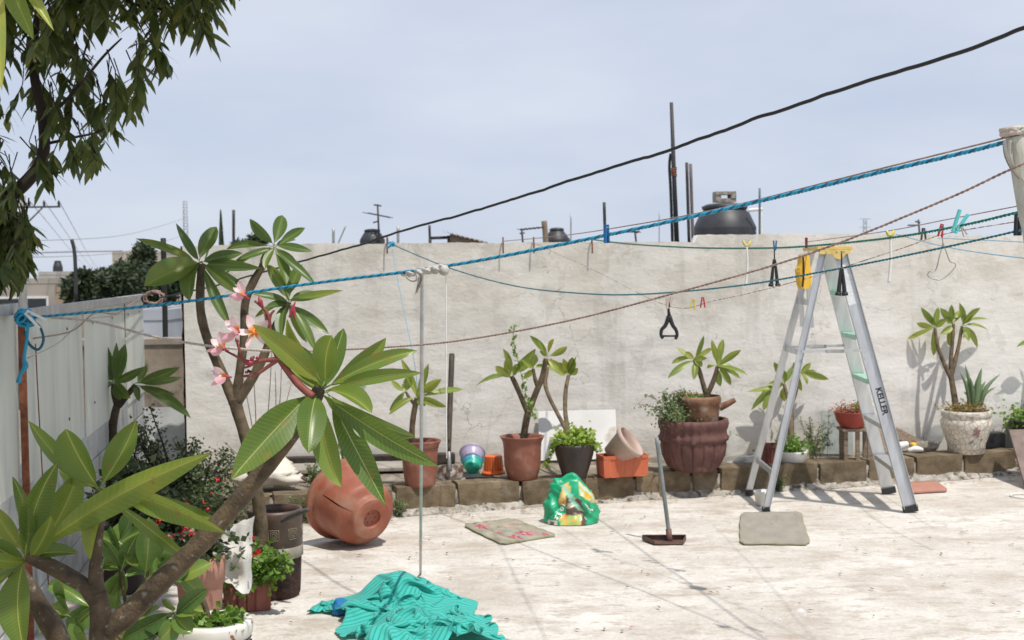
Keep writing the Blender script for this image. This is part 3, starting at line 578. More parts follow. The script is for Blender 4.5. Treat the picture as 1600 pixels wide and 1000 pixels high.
# utility pole with crossarm
D = 42; t = thing('utility_pole', 'concrete utility pole with a crossarm behind the tree at left', 'utility pole', P(36, 620, D))
part('shaft', MB().tube([P(36, 640, D), P(35, 306, D)], [0.17, 0.11], 10), noisy('pole_concrete', (0.22, 0.215, 0.2), (0.3, 0.29, 0.28), 3, 0.9, 0.2), t)
part('crossarm', MB().bar(P(20, 324, D - .2), P(94, 323, D - .2), 0.055, 0.07, (0, 0, 1)), DK, t, False)
part('brace', MB().tube([P(37, 354, D - .2), P(66, 325, D - .2)], 0.025, 5), DK, t)
ins = []
for x in (46, 69, 92):
    c = P(x, 322, D - .2); ins.append(c + V(0, 0, .17)); part('insulator', MB().lathe(c, [(.02, 0), (.05, .03), (.03, .07), (.06, .1), (.03, .15), (.02, .19)], 8, close=True), DK, t)
for i, c in enumerate(ins):
    e = P(150 + 5 * i, 402, 300); mid = (c + e) / 2 + V(0, 0, -2.2)
    solo('overhead_wire', ('nearest', 'middle', 'farthest')[2 - i] + ' of the three wires running off from the utility pole crossarm', 'wire', MB().tube(spline([c, mid, e], 8), 0.014, 4), MT['steel'], c)
for i, (ya, yb) in enumerate(((372, 340), (398, 366))):
    a, b_ = P(-60, ya + 6, 70), P(292, yb, 168); solo('overhead_wire', ('upper', 'lower')[i] + ' faint wire from the left edge to the lattice mast', 'wire', MB().tube(spline([a, (a + b_) / 2 + V(0, 0, -1.0), b_], 8), 0.03, 4), MT['pyl'], a)
a, b_ = P(-40, 398, 60), P(190, 392, 75); solo('overhead_wire', 'dark sagging cable above the far house at left', 'wire', MB().tube(spline([a, P(80, 394, 66), b_], 8), 0.045, 4), MT['pyl'], a)

# far trees ------------------------------------------------------------
def leaflets(mb, pts, L, W, droop=0.3, rnd=random):
    for p in pts:
        d = Vector((rnd.gauss(0, 1), rnd.gauss(0, 1), rnd.gauss(0, .7) - droop)).normalized(); s = d.cross(Vector((rnd.gauss(0, 1), rnd.gauss(0, 1), rnd.gauss(0, 1)))).normalized()
        l_ = L * rnd.uniform(.7, 1.3); w_ = W * rnd.uniform(.7, 1.2); n_ = d.cross(s)
        b0 = len(mb.v); mb.v += [p, p + d * l_ * .5 + s * w_ * .5, p + d * l_ - n_ * l_ * .1, p + d * l_ * .5 - s * w_ * .5]
        mb.f.append((b0, b0 + 1, b0 + 2, b0 + 3))
def far_tree(label, px, top, D, rpx, n, leaf, lobes=9, mat='far', group='trees beyond the walls', seed=1):
    rnd = random.Random(seed); s = D / FPX; R_ = rpx * s; c = P(px, top, D) + V(0, R_, -R_); base = Vector((c.x, c.y, CITY))
    t = thing('leafy_tree', label, 'tree', base, group)
    tr = MB().tube([base, base + V(.1, 0, (c.z - CITY) * .5), c], [R_ * .12, R_ * .09, R_ * .04], 8)
    for k in range(7):
        a = rnd.uniform(0, 6.28); tr.tube([base + (c - base) * rnd.uniform(.5, .9), c + V(math.cos(a), math.sin(a), rnd.uniform(-.3, .6)) * R_ * .7], [R_ * .05, R_ * .015], 6)
    part('trunk', tr, MT['twig'], t)
    mb = MB(); L_ = []
    for k in range(lobes):
        a = rnd.uniform(0, 6.28); e = rnd.uniform(-.75, .75); q = rnd.uniform(.45, .72)
        L_.append((c + V(math.cos(a) * math.cos(e), math.sin(a) * math.cos(e), math.sin(e) * .9) * R_ * q, R_ * rnd.uniform(.34, .5)))
    pts = []
    for k in range(n):
        lc, lr = rnd.choice(L_); d = Vector((rnd.gauss(0, 1), rnd.gauss(0, 1), rnd.gauss(0, 1))).normalized(); pts.append(lc + d * lr * rnd.random() ** .35)
    leaflets(mb, pts, leaf, leaf * .5, .2, rnd); part('crown', mb, MT[mat], t, False, stuff=True)
far_tree('broad dark evergreen tree beyond the fence, the left one', 152, 402, 34, 52, 9000, .17, 14, seed=3)
far_tree('dark evergreen tree beyond the fence next to the black post', 222, 393, 36, 50, 9000, .17, 14, seed=4)
far_tree('dark evergreen at the left end of the trees beyond the fence', 118, 412, 33, 40, 7000, .17, 12, seed=13)
far_tree('dark evergreen filling the gap between the two big ones beyond the fence', 186, 396, 35, 46, 8000, .17, 12, seed=14)
far_tree('small pointed treetop rising above the dark trees', 206, 374, 46, 26, 2500, .2, 6, seed=5)
far_tree('small far shrub tree right of the black post', 275, 402, 60, 24, 1800, .25, 6, seed=9)
far_tree('low bushy treetop beside the tall pole right of the cypress', 372, 371, 110, 18, 900, .5, 6, seed=6)
far_tree('small dark treetop just left of the tallest mid plant leaves', 399, 360, 100, 14, 900, .4, 5, seed=7)
# cypress
rnd = random.Random(5); c = P(347, 430, 100); s = 100 / FPX; t = thing('cypress_tree', 'slim dark cypress rising above the wall at left', 'tree', Vector((c.x, c.y, CITY)))
h = (430 - 334) * s; part('trunk', MB().tube([V(c.x, c.y, CITY), c + V(0, 0, h * .9)], [.15, .03], 6), MT['twig'], t)
mb = MB(); pts = []
for k in range(3500):
    z = rnd.random() ** 1.3; a = rnd.uniform(0, 6.28); r = 9 * s / 2 * 1.25 * (1 - z) ** .8 * rnd.uniform(.4, 1.0); pts.append(c + V(r * math.cos(a), r * math.sin(a), z * h))
for p in pts:
    w_ = .06; mb.v += [p, p + V(w_, rnd.uniform(-.05, .05), .12), p + V(rnd.uniform(-.03, .03), 0, .35), p + V(-w_, rnd.uniform(-.05, .05), .12)]; b0 = len(mb.v) - 4; mb.f.append((b0, b0 + 1, b0 + 2, b0 + 3))
part('crown', mb, MT['far'], t, False, stuff=True)
# ================================================================== plants
TOCAM = Vector((0, -1, 0.12))
def leaf_mb(base, tip, wid, nrm, arch=0.1, fold=0.25, nu=12, nv=4, round_=False, pet=0.12, twist=0.0, wave=0.03):
    base, tip = Vector(base), Vector(tip); L = (tip - base).length; e = (tip - base) / L
    n = Vector(nrm); n = (n - e * n.dot(e)); n = n.normalized() if n.length > 1e-4 else e.orthogonal().normalized()
    ctrl = base + (tip - base) * random.uniform(.35, .6) + n * arch * L + e.cross(n) * (random.uniform(-.12, .12) * L); mb = MB(); mb.uv = []; ph = random.random() * 6.28
    for i in range(nu + 1):
        t = i / nu; p = base * (1 - t) ** 2 + ctrl * 2 * t * (1 - t) + tip * t * t
        tg = ((ctrl - base) * (1 - t) + (tip - ctrl) * t).normalized(); nn = (n - tg * n.dot(tg)).normalized(); sd = tg.cross(nn)
        if twist: q = Matrix.Rotation(twist * t, 3, tg); nn = q @ nn; sd = q @ sd
        if t < pet: w_ = 0.055
        else:
            k = (t - pet) / (1 - pet)
            if round_: w_ = 0.05 + 0.95 * (math.sin(math.pi * min(1, k ** 1.15)) ** 0.62 if k < 1 else 0)
            else: w_ = 0.05 + 0.95 * math.sin(math.pi * k ** 0.95) ** 0.78 * (1.0 if k < .85 else 1 - 0.25 * (k - .85) / .15)
            if i == nu: w_ = 0.02
        for j in range(nv + 1):
            v = j / nv * 2 - 1
            z = abs(v) * fold * w_ * wid / 2 + wave * wid * math.sin(t * 9 + ph + (2 if v > 0 else 0)) * abs(v) ** 2 * (1 if t > pet else 0)
            mb.v.append(p + sd * (v * w_ * wid / 2) + nn * z); mb.uv.append((t, v * 0.5 * max(w_, .2) + 0.5))
    for i in range(nu):
        for j in range(nv):
            a = i * (nv + 1) + j; mb.f.append((a, a + 1, a + nv + 2, a + nv + 1))
    return mb
def crown(parent, cpx, D, tips, mat, rnd, bases=None, front=0.0, dd=None, res=(10, 4), face=0.75, wk=.92):
    """each tip: (px, py, width_px[, depth offset, roll degrees, rounded, base px, base py])"""
    c = P(cpx[0], cpx[1], D); s = D / FPX
    for t in tips:
        x, y, w_ = t[0], t[1], t[2]; lp = math.hypot(x - cpx[0], y - cpx[1]) * s
        off = t[3] if len(t) > 3 and t[3] is not None else rnd.uniform(-.55, .45) * lp
        b_ = P(t[6], t[7], D + off * 0.1) if len(t) > 7 else c + Vector((rnd.uniform(-1, 1), rnd.uniform(-1, 1), rnd.uniform(-1, 1))) * 0.012
        tip = P(x, y, D + off); e = (tip - b_).normalized()
        n = Vector((0, 0, 1)) * (1 - face) + TOCAM * face
        if e.z > 0.5: n = Vector((0, 0, 0.25)) * (1 - face) + TOCAM * face
        ro = (t[4] + rnd.uniform(-22, 22)) if len(t) > 4 and t[4] is not None else rnd.uniform(-45, 45)
        n = n - e * n.dot(e); n = Matrix.Rotation(R(ro), 3, e) @ n
        rd = bool(t[5]) if len(t) > 5 else rnd.random() < .3
        part('leaf', leaf_mb(b_, tip, w_ * s * wk, n, rnd.uniform(.02, .20) * (1 if e.z < .4 else -.7), rnd.uniform(.2, .75), res[0], res[1], rd, rnd.uniform(.08, .16), rnd.uniform(-.35, .35)), mat, parent)
def stem(parent, pts, rads, mat, n=10, name='stem', k=6, knob=0.12):
    p = spline(pts, k); r = lerps(rads, k); r = [q * (1 + knob * nz3(v, 18)) for q, v in zip(r, p)]
    return part(name, MB().tube(p, r, n), mat, parent)
def multi(parent, limbs, mat, D, name='trunk', n=12, k=7, knob=0.1):
    mb = MB(); s = D / FPX
    for l_ in limbs:
        pts = [P(q[0], q[1], D + (q[3] if len(q) > 3 else 0)) for q in l_]; rads = [q[2] * s / 2 for q in l_]
        p = spline(pts, k); r = [a * (1 + knob * nz3(v, 22)) for a, v in zip(lerps(rads, k), p)]; mb.tube(p, r, n)
    return part(name, mb, mat, parent)
def pot(name, label, loc, prof, mat, soil=None, n=40, mod=None, cat='pot', group=None, wall=0.012, root=None):
    """prof: outside (r, z) from the foot to the lip; the inside is added"""
    t = root or thing(name, label, cat, loc, group)
    r0 = prof[0][0]; full = [(0.001, prof[0][1] + 0.002)] + list(prof) + [(prof[-1][0] - wall, prof[-1][1])]
    zs = soil if soil is not None else prof[0][1] + 0.03
    inner = [(max(.01, r - wall), z) for r, z in reversed(prof[:-1]) if z > zs - 0.01]
    if not inner: inner = [(prof[-1][0] - wall * 1.1, zs)]
    full += inner + [(inner[-1][0] - .002, zs - .012)]
    part('pot_body' if root is None or name != 'pot' else 'pot', MB().lathe(loc, full, n, mod), mat, t)
    if soil is not None:
        ri = inner[-1][0]; sb = MB()
        for (r, z) in inner:
            if z >= soil: ri = r
        sb.lathe(loc, [(ri * 1.01, soil - .004), (ri * .8, soil + .008), (ri * .45, soil + .004), (ri * .15, soil + .012), (.001, soil + .01)], 24, lambda th, r, z: r)
        part('soil', sb, MT['soil'], t)
    return t
def bunch(parent, pts, L, W, mat, name='foliage', droop=.3, rnd=random):
    mb = MB(); leaflets(mb, pts, L, W, droop, rnd); return part(name, mb, MT[mat], parent, False, stuff=True)
def ball(c, r, n, rnd, flat=1.0, fill=.4):
    out = []
    for k in range(n):
        d = Vector((rnd.gauss(0, 1), rnd.gauss(0, 1), rnd.gauss(0, 1))).normalized() * rnd.random() ** fill
        out.append(Vector(c) + Vector((d.x * r[0], d.y * r[1], d.z * r[2])))
    return out

# ---- foreground plumeria (three arms, flowers)
rnd = random.Random(11); D = 3.45; s = D / FPX
base = P(165, 1000, D); base.z = 0
A = thing('plumeria_tree', 'big foreground plumeria with pink flowers and a leaning bare arm', 'plant', base)
multi(A, [[(168, 1190, 50), (163, 1080, 46), (160, 1005, 40), (158, 965, 36), (152, 925, 28)],
          [(168, 985, 36), (205, 955, 34), (255, 905, 33), (310, 852, 32), (370, 785, 30), (425, 718, 27), (468, 662, 25), (492, 622, 24), (499, 606, 18)],
          [(155, 945, 30), (150, 915, 25), (150, 870, 20), (153, 820, 19), (156, 778, 19), (157, 766, 14)],
          [(156, 945, 30), (135, 918, 25), (100, 896, 25), (65, 878, 24), (44, 870, 18)]], MT['bark'], D)
pz = P(168, 1190, D); foot = Vector((pz.x, pz.y, 0))
multi(A, [[(168, 1190, 50, 0), (170, 1300, 56, 0), (170, 1370, 60, 0)]], MT['bark'], D, 'trunk_base')
pot('pot', '', Vector((pz.x, pz.y, 0)), [(.15, 0), (.17, .02), (.21, .28), (.23, .285), (.235, .33)], MT['terracotta'], .28, root=A)
crown(A, (502, 608), D, [
    (395, 507, 40, -.12, 10, 0), (449, 499, 42, .03, -20, 0), (519, 524, 46, -.10, 0, 1), (537, 513, 32, .06, 10, 1), (603, 528, 33, .05, 15, 0), (652, 548, 28, -.02, 20, 0), (660, 583, 24, -.08, 30, 0),
    (362, 748, 62, -.16, -8, 0), (482, 708, 50, -.16, 0, 1), (533, 761, 44, -.07, 8, 0), (602, 789, 44, -.10, -18, 0), (629, 718, 36, -.04, 12, 0), (684, 728, 40, -.16, 28, 0), (581, 646, 36, -.15, -10, 1), (649, 682, 26, .12, 20, 0),
    (404, 727, 24, .10, 10, 0), (446, 552, 24, .10, 10, 0), (470, 540, 30, .14, -10, 0), (575, 560, 22, .2, 30, 0)], MT['leafA'], rnd, res=(16, 6), face=.8)
crown(A, (45, 873), D, [
    (91, 721, 44, -.02, 8, 0), (122, 736, 58, .06, -12, 0), (34, 783, 26, -.04, 0, 1), (330, 708, 50, -.22, 30, 0), (-14, 788, 32, .04, 0, 0), (-30, 835, 34, -.1, 15, 0), (-26, 905, 28, -.05, 0, 0), (-20, 925, 26, .05, 0, 0),
    (38, 1016, 62, -.10, 0, 0), (122, 864, 28, .04, -25, 0), (80, 806, 32, -.08, 20, 0), (20, 745, 34, .12, 0, 0), (-40, 870, 26, -.15, 20, 0)], MT['leafA'], rnd, res=(16, 6), face=.8)
crown(A, (157, 768), D, [
    (44, 657, 30, .05, 20, 0), (103, 670, 66, -.02, 0, 1), (213, 657, 46, .03, -10, 0), (352, 832, 44, -.10, 18, 0), (338, 812, 34, .06, 10, 0), (141, 874, 40, -.05, 5, 0), (300, 880, 24, .14, 0, 0), (92, 735, 30, .1, 10, 0)], MT['leafA'], rnd, res=(16, 6), face=.8)
PINK = noisy('flower_stalk', (0.16, 0.04, 0.03), (0.26, 0.07, 0.05), 30, 0.5, 0.1, 60)
RED = plain('flower_bud', (0.32, 0.03, 0.05), 0.45)
D2 = D - .04
infl = MB()
for l_ in ([(489, 620, 13), (466, 600, 12), (450, 580, 11), (436, 560, 10), (428, 545, 8)], [(436, 561, 9), (415, 563, 7), (395, 566, 6), (378, 562, 5)], [(436, 561, 7), (420, 572, 6), (400, 585, 5), (378, 588, 4)],
           [(430, 548, 8), (422, 520, 7), (420, 496, 6), (412, 482, 5), (398, 470, 4)], [(432, 552, 6), (420, 540, 5), (408, 533, 4)], [(380, 563, 4), (372, 540, 4), (370, 532, 3)], [(380, 563, 5), (368, 556, 4), (352, 548, 3)], [(421, 500, 5), (424, 490, 4), (429, 485, 3)], [(400, 566, 4), (390, 572, 4), (380, 575, 3)], [(420, 512, 4), (416, 500, 4), (414, 490, 3)]):
    pts = [P(q[0], q[1], D2) for q in l_]; infl.tube(spline(pts, 5), lerps([q[2] * s / 2 for q in l_], 5), 8)
fs = part('flower_stalk', infl, PINK, A)
for (a, b_, w_) in (((410, 480), (404, 463), 7), ((460, 498), (459, 476), 5), ((452, 496), (462, 470), 5), ((383, 568), (397, 566), 8), ((372, 535), (368, 528), 6), ((386, 583), (383, 580), 5), ((384, 497), (386, 492), 4), ((391, 562), (398, 557), 6), ((400, 561), (405, 557), 5)):
    p0, p1 = P(*a, D2 - .01), P(*b_, D2 - .01)
    part('bud', MB().tube(spline([p0, (p0 + p1) / 2, p1], 3), lerps([w_ * s * .3, w_ * s * .55, w_ * s * .1], 3), 8), RED, fs)
def petalmat(name, thr):
    m, n, l, b = newmat(name); t = n.new('ShaderNodeTexCoord'); sp = n.new('ShaderNodeSeparateXYZ'); l.new(t.outputs['UV'], sp.inputs[0])
    r1 = ramp(n, [(0.0, thr), (0.22, thr), (0.42, (0.84, 0.70, 0.66)), (0.75, (0.80, 0.62, 0.63)), (1.0, (0.72, 0.40, 0.45))]); l.new(sp.outputs[0], r1.inputs[0])
    ge = n.new('ShaderNodeNewGeometry'); wv = n.new('ShaderNodeTexNoise'); wv.inputs['Scale'].default_value = 9; mpn = n.new('ShaderNodeMapping'); mpn.inputs['Scale'].default_value = (.6, 6, 1); l.new(t.outputs['UV'], mpn.inputs[0]); l.new(mpn.outputs[0], wv.inputs['Vector'])
    r2 = ramp(n, [(0.3, (0.62, 0.22, 0.29)), (0.7, (0.80, 0.55, 0.57))]); l.new(wv.outputs['Fac'], r2.inputs[0])
    mx = n.new('ShaderNodeMixRGB'); l.new(ge.outputs['Backfacing'], mx.inputs[0]); l.new(r1.outputs[0], mx.inputs[1]); l.new(r2.outputs[0], mx.inputs[2]); l.new(mx.outputs[0], b.inputs['Base Color']); b.inputs['Roughness'].default_value = .5
    tr = n.new('ShaderNodeBsdfTranslucent'); l.new(mx.outputs[0], tr.inputs[0]); ms = n.new('ShaderNodeMixShader'); ms.inputs[0].default_value = .25; l.new(b.outputs[0], ms.inputs[1]); l.new(tr.outputs[0], ms.inputs[2]); l.new(ms.outputs[0], n['Material Output'].inputs[0]); return m
PET = petalmat('plumeria_petal', (0.86, 0.27, 0.03)); PETW = petalmat('plumeria_petal_pale', (0.86, 0.33, 0.05))
EYE = plain('flower_throat', (0.85, 0.26, 0.03), .5)
def flower(cx, cy, axis, size, name='flower', open_=1.0, petals=5, spin=0):
    c = P(cx, cy, D2 - .03); ax = Vector(axis).normalized(); u = ax.orthogonal().normalized(); v = ax.cross(u); L = size * s
    f = part(name, MB().lathe(c, [(L * .05, -L * .30), (L * .06, -L * .1), (L * .16, L * .04), (L * .02, L * .05)], 10, mat=Matrix(((u.x, v.x, ax.x), (u.y, v.y, ax.y), (u.z, v.z, ax.z)))), EYE if open_ > .8 else RED, A)
    for k in range(petals):
        a = spin + 2 * math.pi * k / petals; d = (u * math.cos(a) + v * math.sin(a)); tip = c + (d * open_ + ax * (1.15 - open_)).normalized() * L
        nr = ax * open_ - d * (1 - open_) * .5
        mb = leaf_mb(c + d * L * .03, tip, L * .50, nr + d.cross(ax) * .5, -.14, .45, 9, 6, True, .02, .35, .03)
        part('petal', mb, PET if k % 2 else PETW, f)
flower(397, 519, (-.05, -1, .15), 29, open_=.95, spin=.5)
flower(383, 463, (-.75, -.3, .55), 26, open_=.5, spin=.2)
flower(373, 520, (-.6, -.35, .3), 30, open_=.55, spin=.9)
flower(350, 545, (-.75, -.45, .5), 28, open_=.58, spin=.0)
flower(354, 589, (-.9, -.4, .1), 27, open_=.5, spin=.4, petals=4)
part('dried_bract', MB().tube([P(386, 583, D2), P(388, 579, D2), P(392, 582, D2)], 2.5 * s, 5), MT['twig'], A)

# ---- tall plumeria standing at the left edge, mostly outside the picture
rnd = random.Random(21); D = 2.9; s = D / FPX
f0 = P(-20, 1000, D); f0.z = 0
A2 = thing('plumeria_tree', 'tall plumeria at the left edge, only hanging yellow-green leaves and a brown stem showing', 'plant', f0)
D = 3.8
multi(A2, [[(118, 1080, 34), (92, 1000, 34), (60, 945, 32), (22, 890, 28), (-10, 850, 26), (-60, 720, 26), (-75, 500, 24), (-60, 250, 22), (-35, 60, 20), (-5, -70, 16)], [(118, 1080, 34), (122, 1200, 40), (122, 1270, 44)]], MT['bark'], D)
crown(A2, (-5, -78), 2.9, [(84, 48, 22, -.1, 10, 0, 18, -60), (52, 62, 34, .0, 0, 0, -5, -55), (3, 142, 30, -.15, 0, 0, -8, -60), (-60, 80, 34), (-120, 0, 34), (120, -60, 30), (60, -190, 34), (-60, -190, 34), (10, -200, 30)], MT['leafC'], rnd, res=(14, 4), face=.8)
multi(A2, [[(-60, 250, 20), (-20, 20, 18, -.5), (60, -140, 16, -.8), (170, -210, 14, -.9), (250, -230, 12, -.9)], [(60, -140, 15, -.8), (90, -260, 12, -.9), (110, -330, 10, -.9)], [(60, -140, 15, -.8), (20, -220, 12, -1.0), (-40, -280, 10, -1.05)]], MT['bark'], D, 'shade_branch')  # unseen limbs added to carry the shading crowns
for cc_ in ((250, -230), (110, -330), (-40, -280), (170, -215)):  # unseen crowns added overhead to shade the lower-left leaves
    crown(A2, cc_, 2.9, [(cc_[0] + 210 * math.cos(k * .57) * rnd.uniform(.7, 1.05), cc_[1] + 75 * math.sin(k * .57) + 20, 56, .22 * math.sin(k * 1.9), rnd.uniform(-20, 20), 0) for k in range(11)], MT['leafC'], rnd, res=(12, 4), face=.15, wk=1.1)

# ---- middle plumeria in the brown key-pattern pot
rnd = random.Random(31); kb = Gz(425, 943); D = kb.y; s = D / FPX
B = thing('plumeria_tree', 'tall plumeria with three leafy heads in a dark pot, behind the pink flowers', 'plant', Vector((P(408, 830, D).x, D, 0)))
multi(B, [[(412, 870, 22), (407, 810, 21), (398, 745, 20), (386, 690, 20), (372, 645, 20), (366, 622, 20)],
          [(366, 630, 18), (350, 590, 16), (326, 535, 15), (314, 490, 14), (313, 450, 14), (315, 412, 12)],
          [(368, 630, 17), (374, 585, 14), (381, 530, 13), (383, 475, 13), (396, 440, 13), (414, 410, 11), (424, 388, 9)],
          [(370, 628, 18), (395, 590, 15), (415, 550, 14), (428, 515, 13), (441, 492, 12), (450, 472, 10)]], MT['bark2'], D)
crown(B, (315, 411), D, [(212, 373, 24, .05, 15, 0), (275, 349, 16, .08, 25, 0), (338, 354, 27, .1, 0, 1), (379, 396, 20, -.05, 25, 0), (409, 419, 20, -.1, 20, 0), (225, 447, 46, -.15, 8, 1), (296, 470, 32, -.12, 5, 1), (361, 511, 19, -.12, 12, 0), (379, 460, 17, .05, 10, 0), (386, 452, 16, .1, 10, 0), (288, 442, 14, .1), (352, 440, 14, .15), (330, 375, 12, .2)], MT['leafB'], rnd, face=.7)
crown(B, (427, 385), D, [(390, 342, 22, .0, -15, 0), (441, 336, 24, .08, 5, 1), (477, 356, 17, .05, 10, 0), (488, 393, 16, -.05, 20, 0), (354, 389, 15, .08, 20, 0), (369, 406, 15, -.05, 10, 0), (493, 446, 16, -.1, 5, 0), (352, 428, 14, .12, 10, 0), (447, 445, 18, -.1, 0, 0), (414, 420, 16, -.08, 0, 1), (470, 425, 15, .1, 8, 0), (462, 375, 12, .15), (405, 418, 12, .1)], MT['leafB'], rnd, face=.7)
crown(B, (450, 473), D, [(536, 454, 20, -.1, 5, 0), (492, 455, 13, .08, 10, 0), (416, 413, 24, .02, 5, 0), (472, 413, 23, .05, 0, 0), (448, 410, 16, .1, 0, 0), (394, 460, 17, -.05, 15, 0), (414, 481, 15, -.1, 10, 0), (514, 522, 18, -.08, 5, 0), (494, 550, 18, -.1, 0, 0), (398, 496, 13, .05, 10, 0), (440, 530, 22, -.12, 0, 0), (432, 425, 14, .12), (480, 535, 18, .05)], MT['leafB'], rnd, face=.7)
pc = Vector((P(431, 870, D + .17).x, D + .17, 0)); CL = noisy('dark_glazed_clay', (0.055, 0.035, 0.028), (0.12, 0.07, 0.05), 8, .45, .15, 40)
r = 44 * D / FPX
pot('pot', '', pc, [(r * .80, .0), (r * .86, .02), (r * .93, .20), (r * .95, .215)], noisy('rotted_clay', (0.02, 0.012, 0.01), (0.09, 0.035, 0.025), 12, .95, 1, 30, dist=.02), None, mod=lambda th, q, z: q * (1 + .05 * nz3((math.cos(th) * 2, math.sin(th) * 2, z * 9))), root=B)
part('pot_rim', MB().lathe(pc, [(r * .93, .21), (r * .985, .22), (r * .99, .40), (r * 1.01, .41), (r * 1.02, .435), (r * .99, .45), (r * .90, .45), (r * .88, .42), (r * .87, .25), (r * .3, .24), (.002, .24)], 44), CL, B, label='dark brown glazed band with pale key squares')
part('pot_band', MB().lathe(pc, [(r * .945, .205), (r * 1.0, .21), (r * 1.0, .262), (r * .97, .268)], 44), noisy('bare_clay_band', (0.28, 0.24, 0.19), (0.42, 0.38, 0.32), 9, .9, .3), B)
GLZ = plain('pale_glaze', (0.30, 0.26, 0.17), .6)
for a in (-2.95, -2.2, -1.45, -.7, .05):
    def KP(u, v): th = a + u / (r * 1.0); return pc + V(math.cos(th) * r * .996, math.sin(th) * r * .996, .335 + v)
    mb = MB()
    for hf, lw_ in ((.026, .0022), (.016, .002), (.008, .002)):
        c4 = [(-hf, -hf), (hf, -hf), (hf, hf), (-hf, hf)]
        for (x0, y0), (x1, y1) in zip(c4, c4[1:] + c4[:1]):
            mb.tube([KP(x0 + (x1 - x0) * k / 4, y0 + (y1 - y0) * k / 4) for k in range(5)], lw_ * .6, 4)
    part('key_square', mb, GLZ, B)
pp = [P(440, 815, D - .02), P(455, 806, D - .08), P(470, 800, D - .13), P(482, 796, D - .16)]
solo('pestle', 'grey stone pestle-shaped stick resting on the dark pot rim', 'pestle', MB().tube(spline(pp, 5), lerps([.007, .015, .014, .009], 5), 10), noisy('grey_stone', (0.06, 0.052, 0.045), (0.12, 0.105, 0.095), 14, .9, .4), pp[0])

# ---- shaded plumeria by the fence
rnd = random.Random(41); D = 8.4
C = thing('plumeria_tree', 'shaded dark-leaved plumeria in front of the sheet fence', 'plant', Vector((P(190, 760, D).x, D, 0)))
multi(C, [[(205, 860, 16), (192, 750, 14), (177, 690, 13), (178, 655, 13), (184, 630, 12)], [(184, 634, 12), (179, 615, 11), (178, 600, 9)], [(185, 634, 12), (198, 618, 10), (212, 602, 8)]], MT['bark'], D)
crown(C, (178, 598), D, [(161, 530, 17, .02, 5, 0), (150, 574, 15, .08, 0, 1), (151, 616, 22, -.1, 0, 1), (204, 622, 20, -.1, 0, 1), (196, 537, 24, .05, 0, 0), (182, 535, 14, -.05, 10, 0), (224, 573, 16, -.05, 15, 0), (160, 545, 13, .15), (190, 625, 14, -.12)], MT['leafB'], rnd, face=.75)
crown(C, (212, 600), D, [(281, 574, 20, -.1, 15, 0), (273, 616, 16, .05, 15, 0), (298, 653, 20, -.1, 10, 0), (218, 627, 12, -.1, 0, 1), (230, 570, 14, .1, 10, 0), (285, 590, 13, .1, 20, 0)], MT['leafB'], rnd, face=.75)
c0 = Vector((P(205, 860, D).x, D, 0)); pot('pot', '', c0, [(.13, 0), (.15, .02), (.19, .24), (.2, .28)], MT['terracotta'], .24, root=C)

# ---- small plumerias in front of the wall: (label, base px, foot-z, ...)
def wall_plumeria(label, D, limbs, crowns, seed, mat='leafC', loc=None, name='young_plumeria', near=None):
    if near is not None:      # the stems lean back until the heads almost touch the wall
        cx, cy = crowns[0][0]; lean = WP(cx, cy, near).y - D; y0 = limbs[0][0][1]; y1 = min(q[1] for l_ in limbs for q in l_)
        limbs = [[(q[0], q[1], q[2], lean * (y0 - q[1]) / (y0 - y1)) for q in l_] for l_ in limbs]
    else: lean = 0
    rnd = random.Random(seed); q = P(limbs[0][0][0], limbs[0][0][1], D)
    t = thing(name, label, 'plant', loc or q); multi(t, limbs, MT['bark2'], D, 'stem', 8, 5)
    for c, tips in crowns: crown(t, c, D + lean, tips, MT[mat], rnd, res=(8, 4), face=.66, wk=1.2)
    return t
def onbed(px, py): return Gz(px, py, BED)
# pots of the back row
def pxr(w_, D): return w_ * D / FPX / 2
q1 = onbed(655, 763); q1.y += .10; D = q1.y; r = pxr(66, D); h = 72 * D / FPX
rib = lambda k, a: (lambda th, q, z: q * (1 + a * math.cos(th * k)))
flare = lambda r, h: [(r * .62, 0), (r * .70, .006), (r * .72, .02), (r * .80, h * .35), (r * .84, h * .7), (r * .88, h * .85), (r * 1.0, h * .97), (r * 1.02, h)]
G1 = 'terracotta pots with young plumerias on the kerb'
p1 = pot('flower_pot', 'ribbed terracotta pot just left of the shovel', q1, flare(r, h), MT['terracotta'], h * .86, mod=rib(28, .012), group=G1)
wall_plumeria('small pale plumeria with one short stem in the pot left of the shovel', D, [[(644, 705, 9), (644, 668, 9), (648, 638, 9), (652, 622, 8)], [(648, 632, 6), (640, 622, 5), (634, 612, 4)]], [((651, 621), [(608, 648, 10, None, 10), (626, 560, 11, None, 10), (670, 568, 10), (690, 592, 14), (724, 608, 10), (698, 636, 11), (664, 598, 12), (665, 634, 11)]), ((634, 612), [(610, 593, 9), (640, 587, 12, None, 0, 1), (608, 642, 8), (628, 600, 7)])], 51)
q2 = onbed(817, 752); q2.y += .10; D = q2.y; r = pxr(68, D); h = 68 * D / FPX
p2 = pot('flower_pot', 'smooth terracotta pot right of the orange colander', q2, [(r * .62, 0), (r * .70, .004), (r * .70, .03), (r * .74, .036), (r * .84, h * .35), (r * .86, h * .7), (r * .89, h * .86), (r * 1.0, h * .97), (r * 1.03, h)], MT['terracotta'], h * .86, mod=rib(30, .006), group=G1)
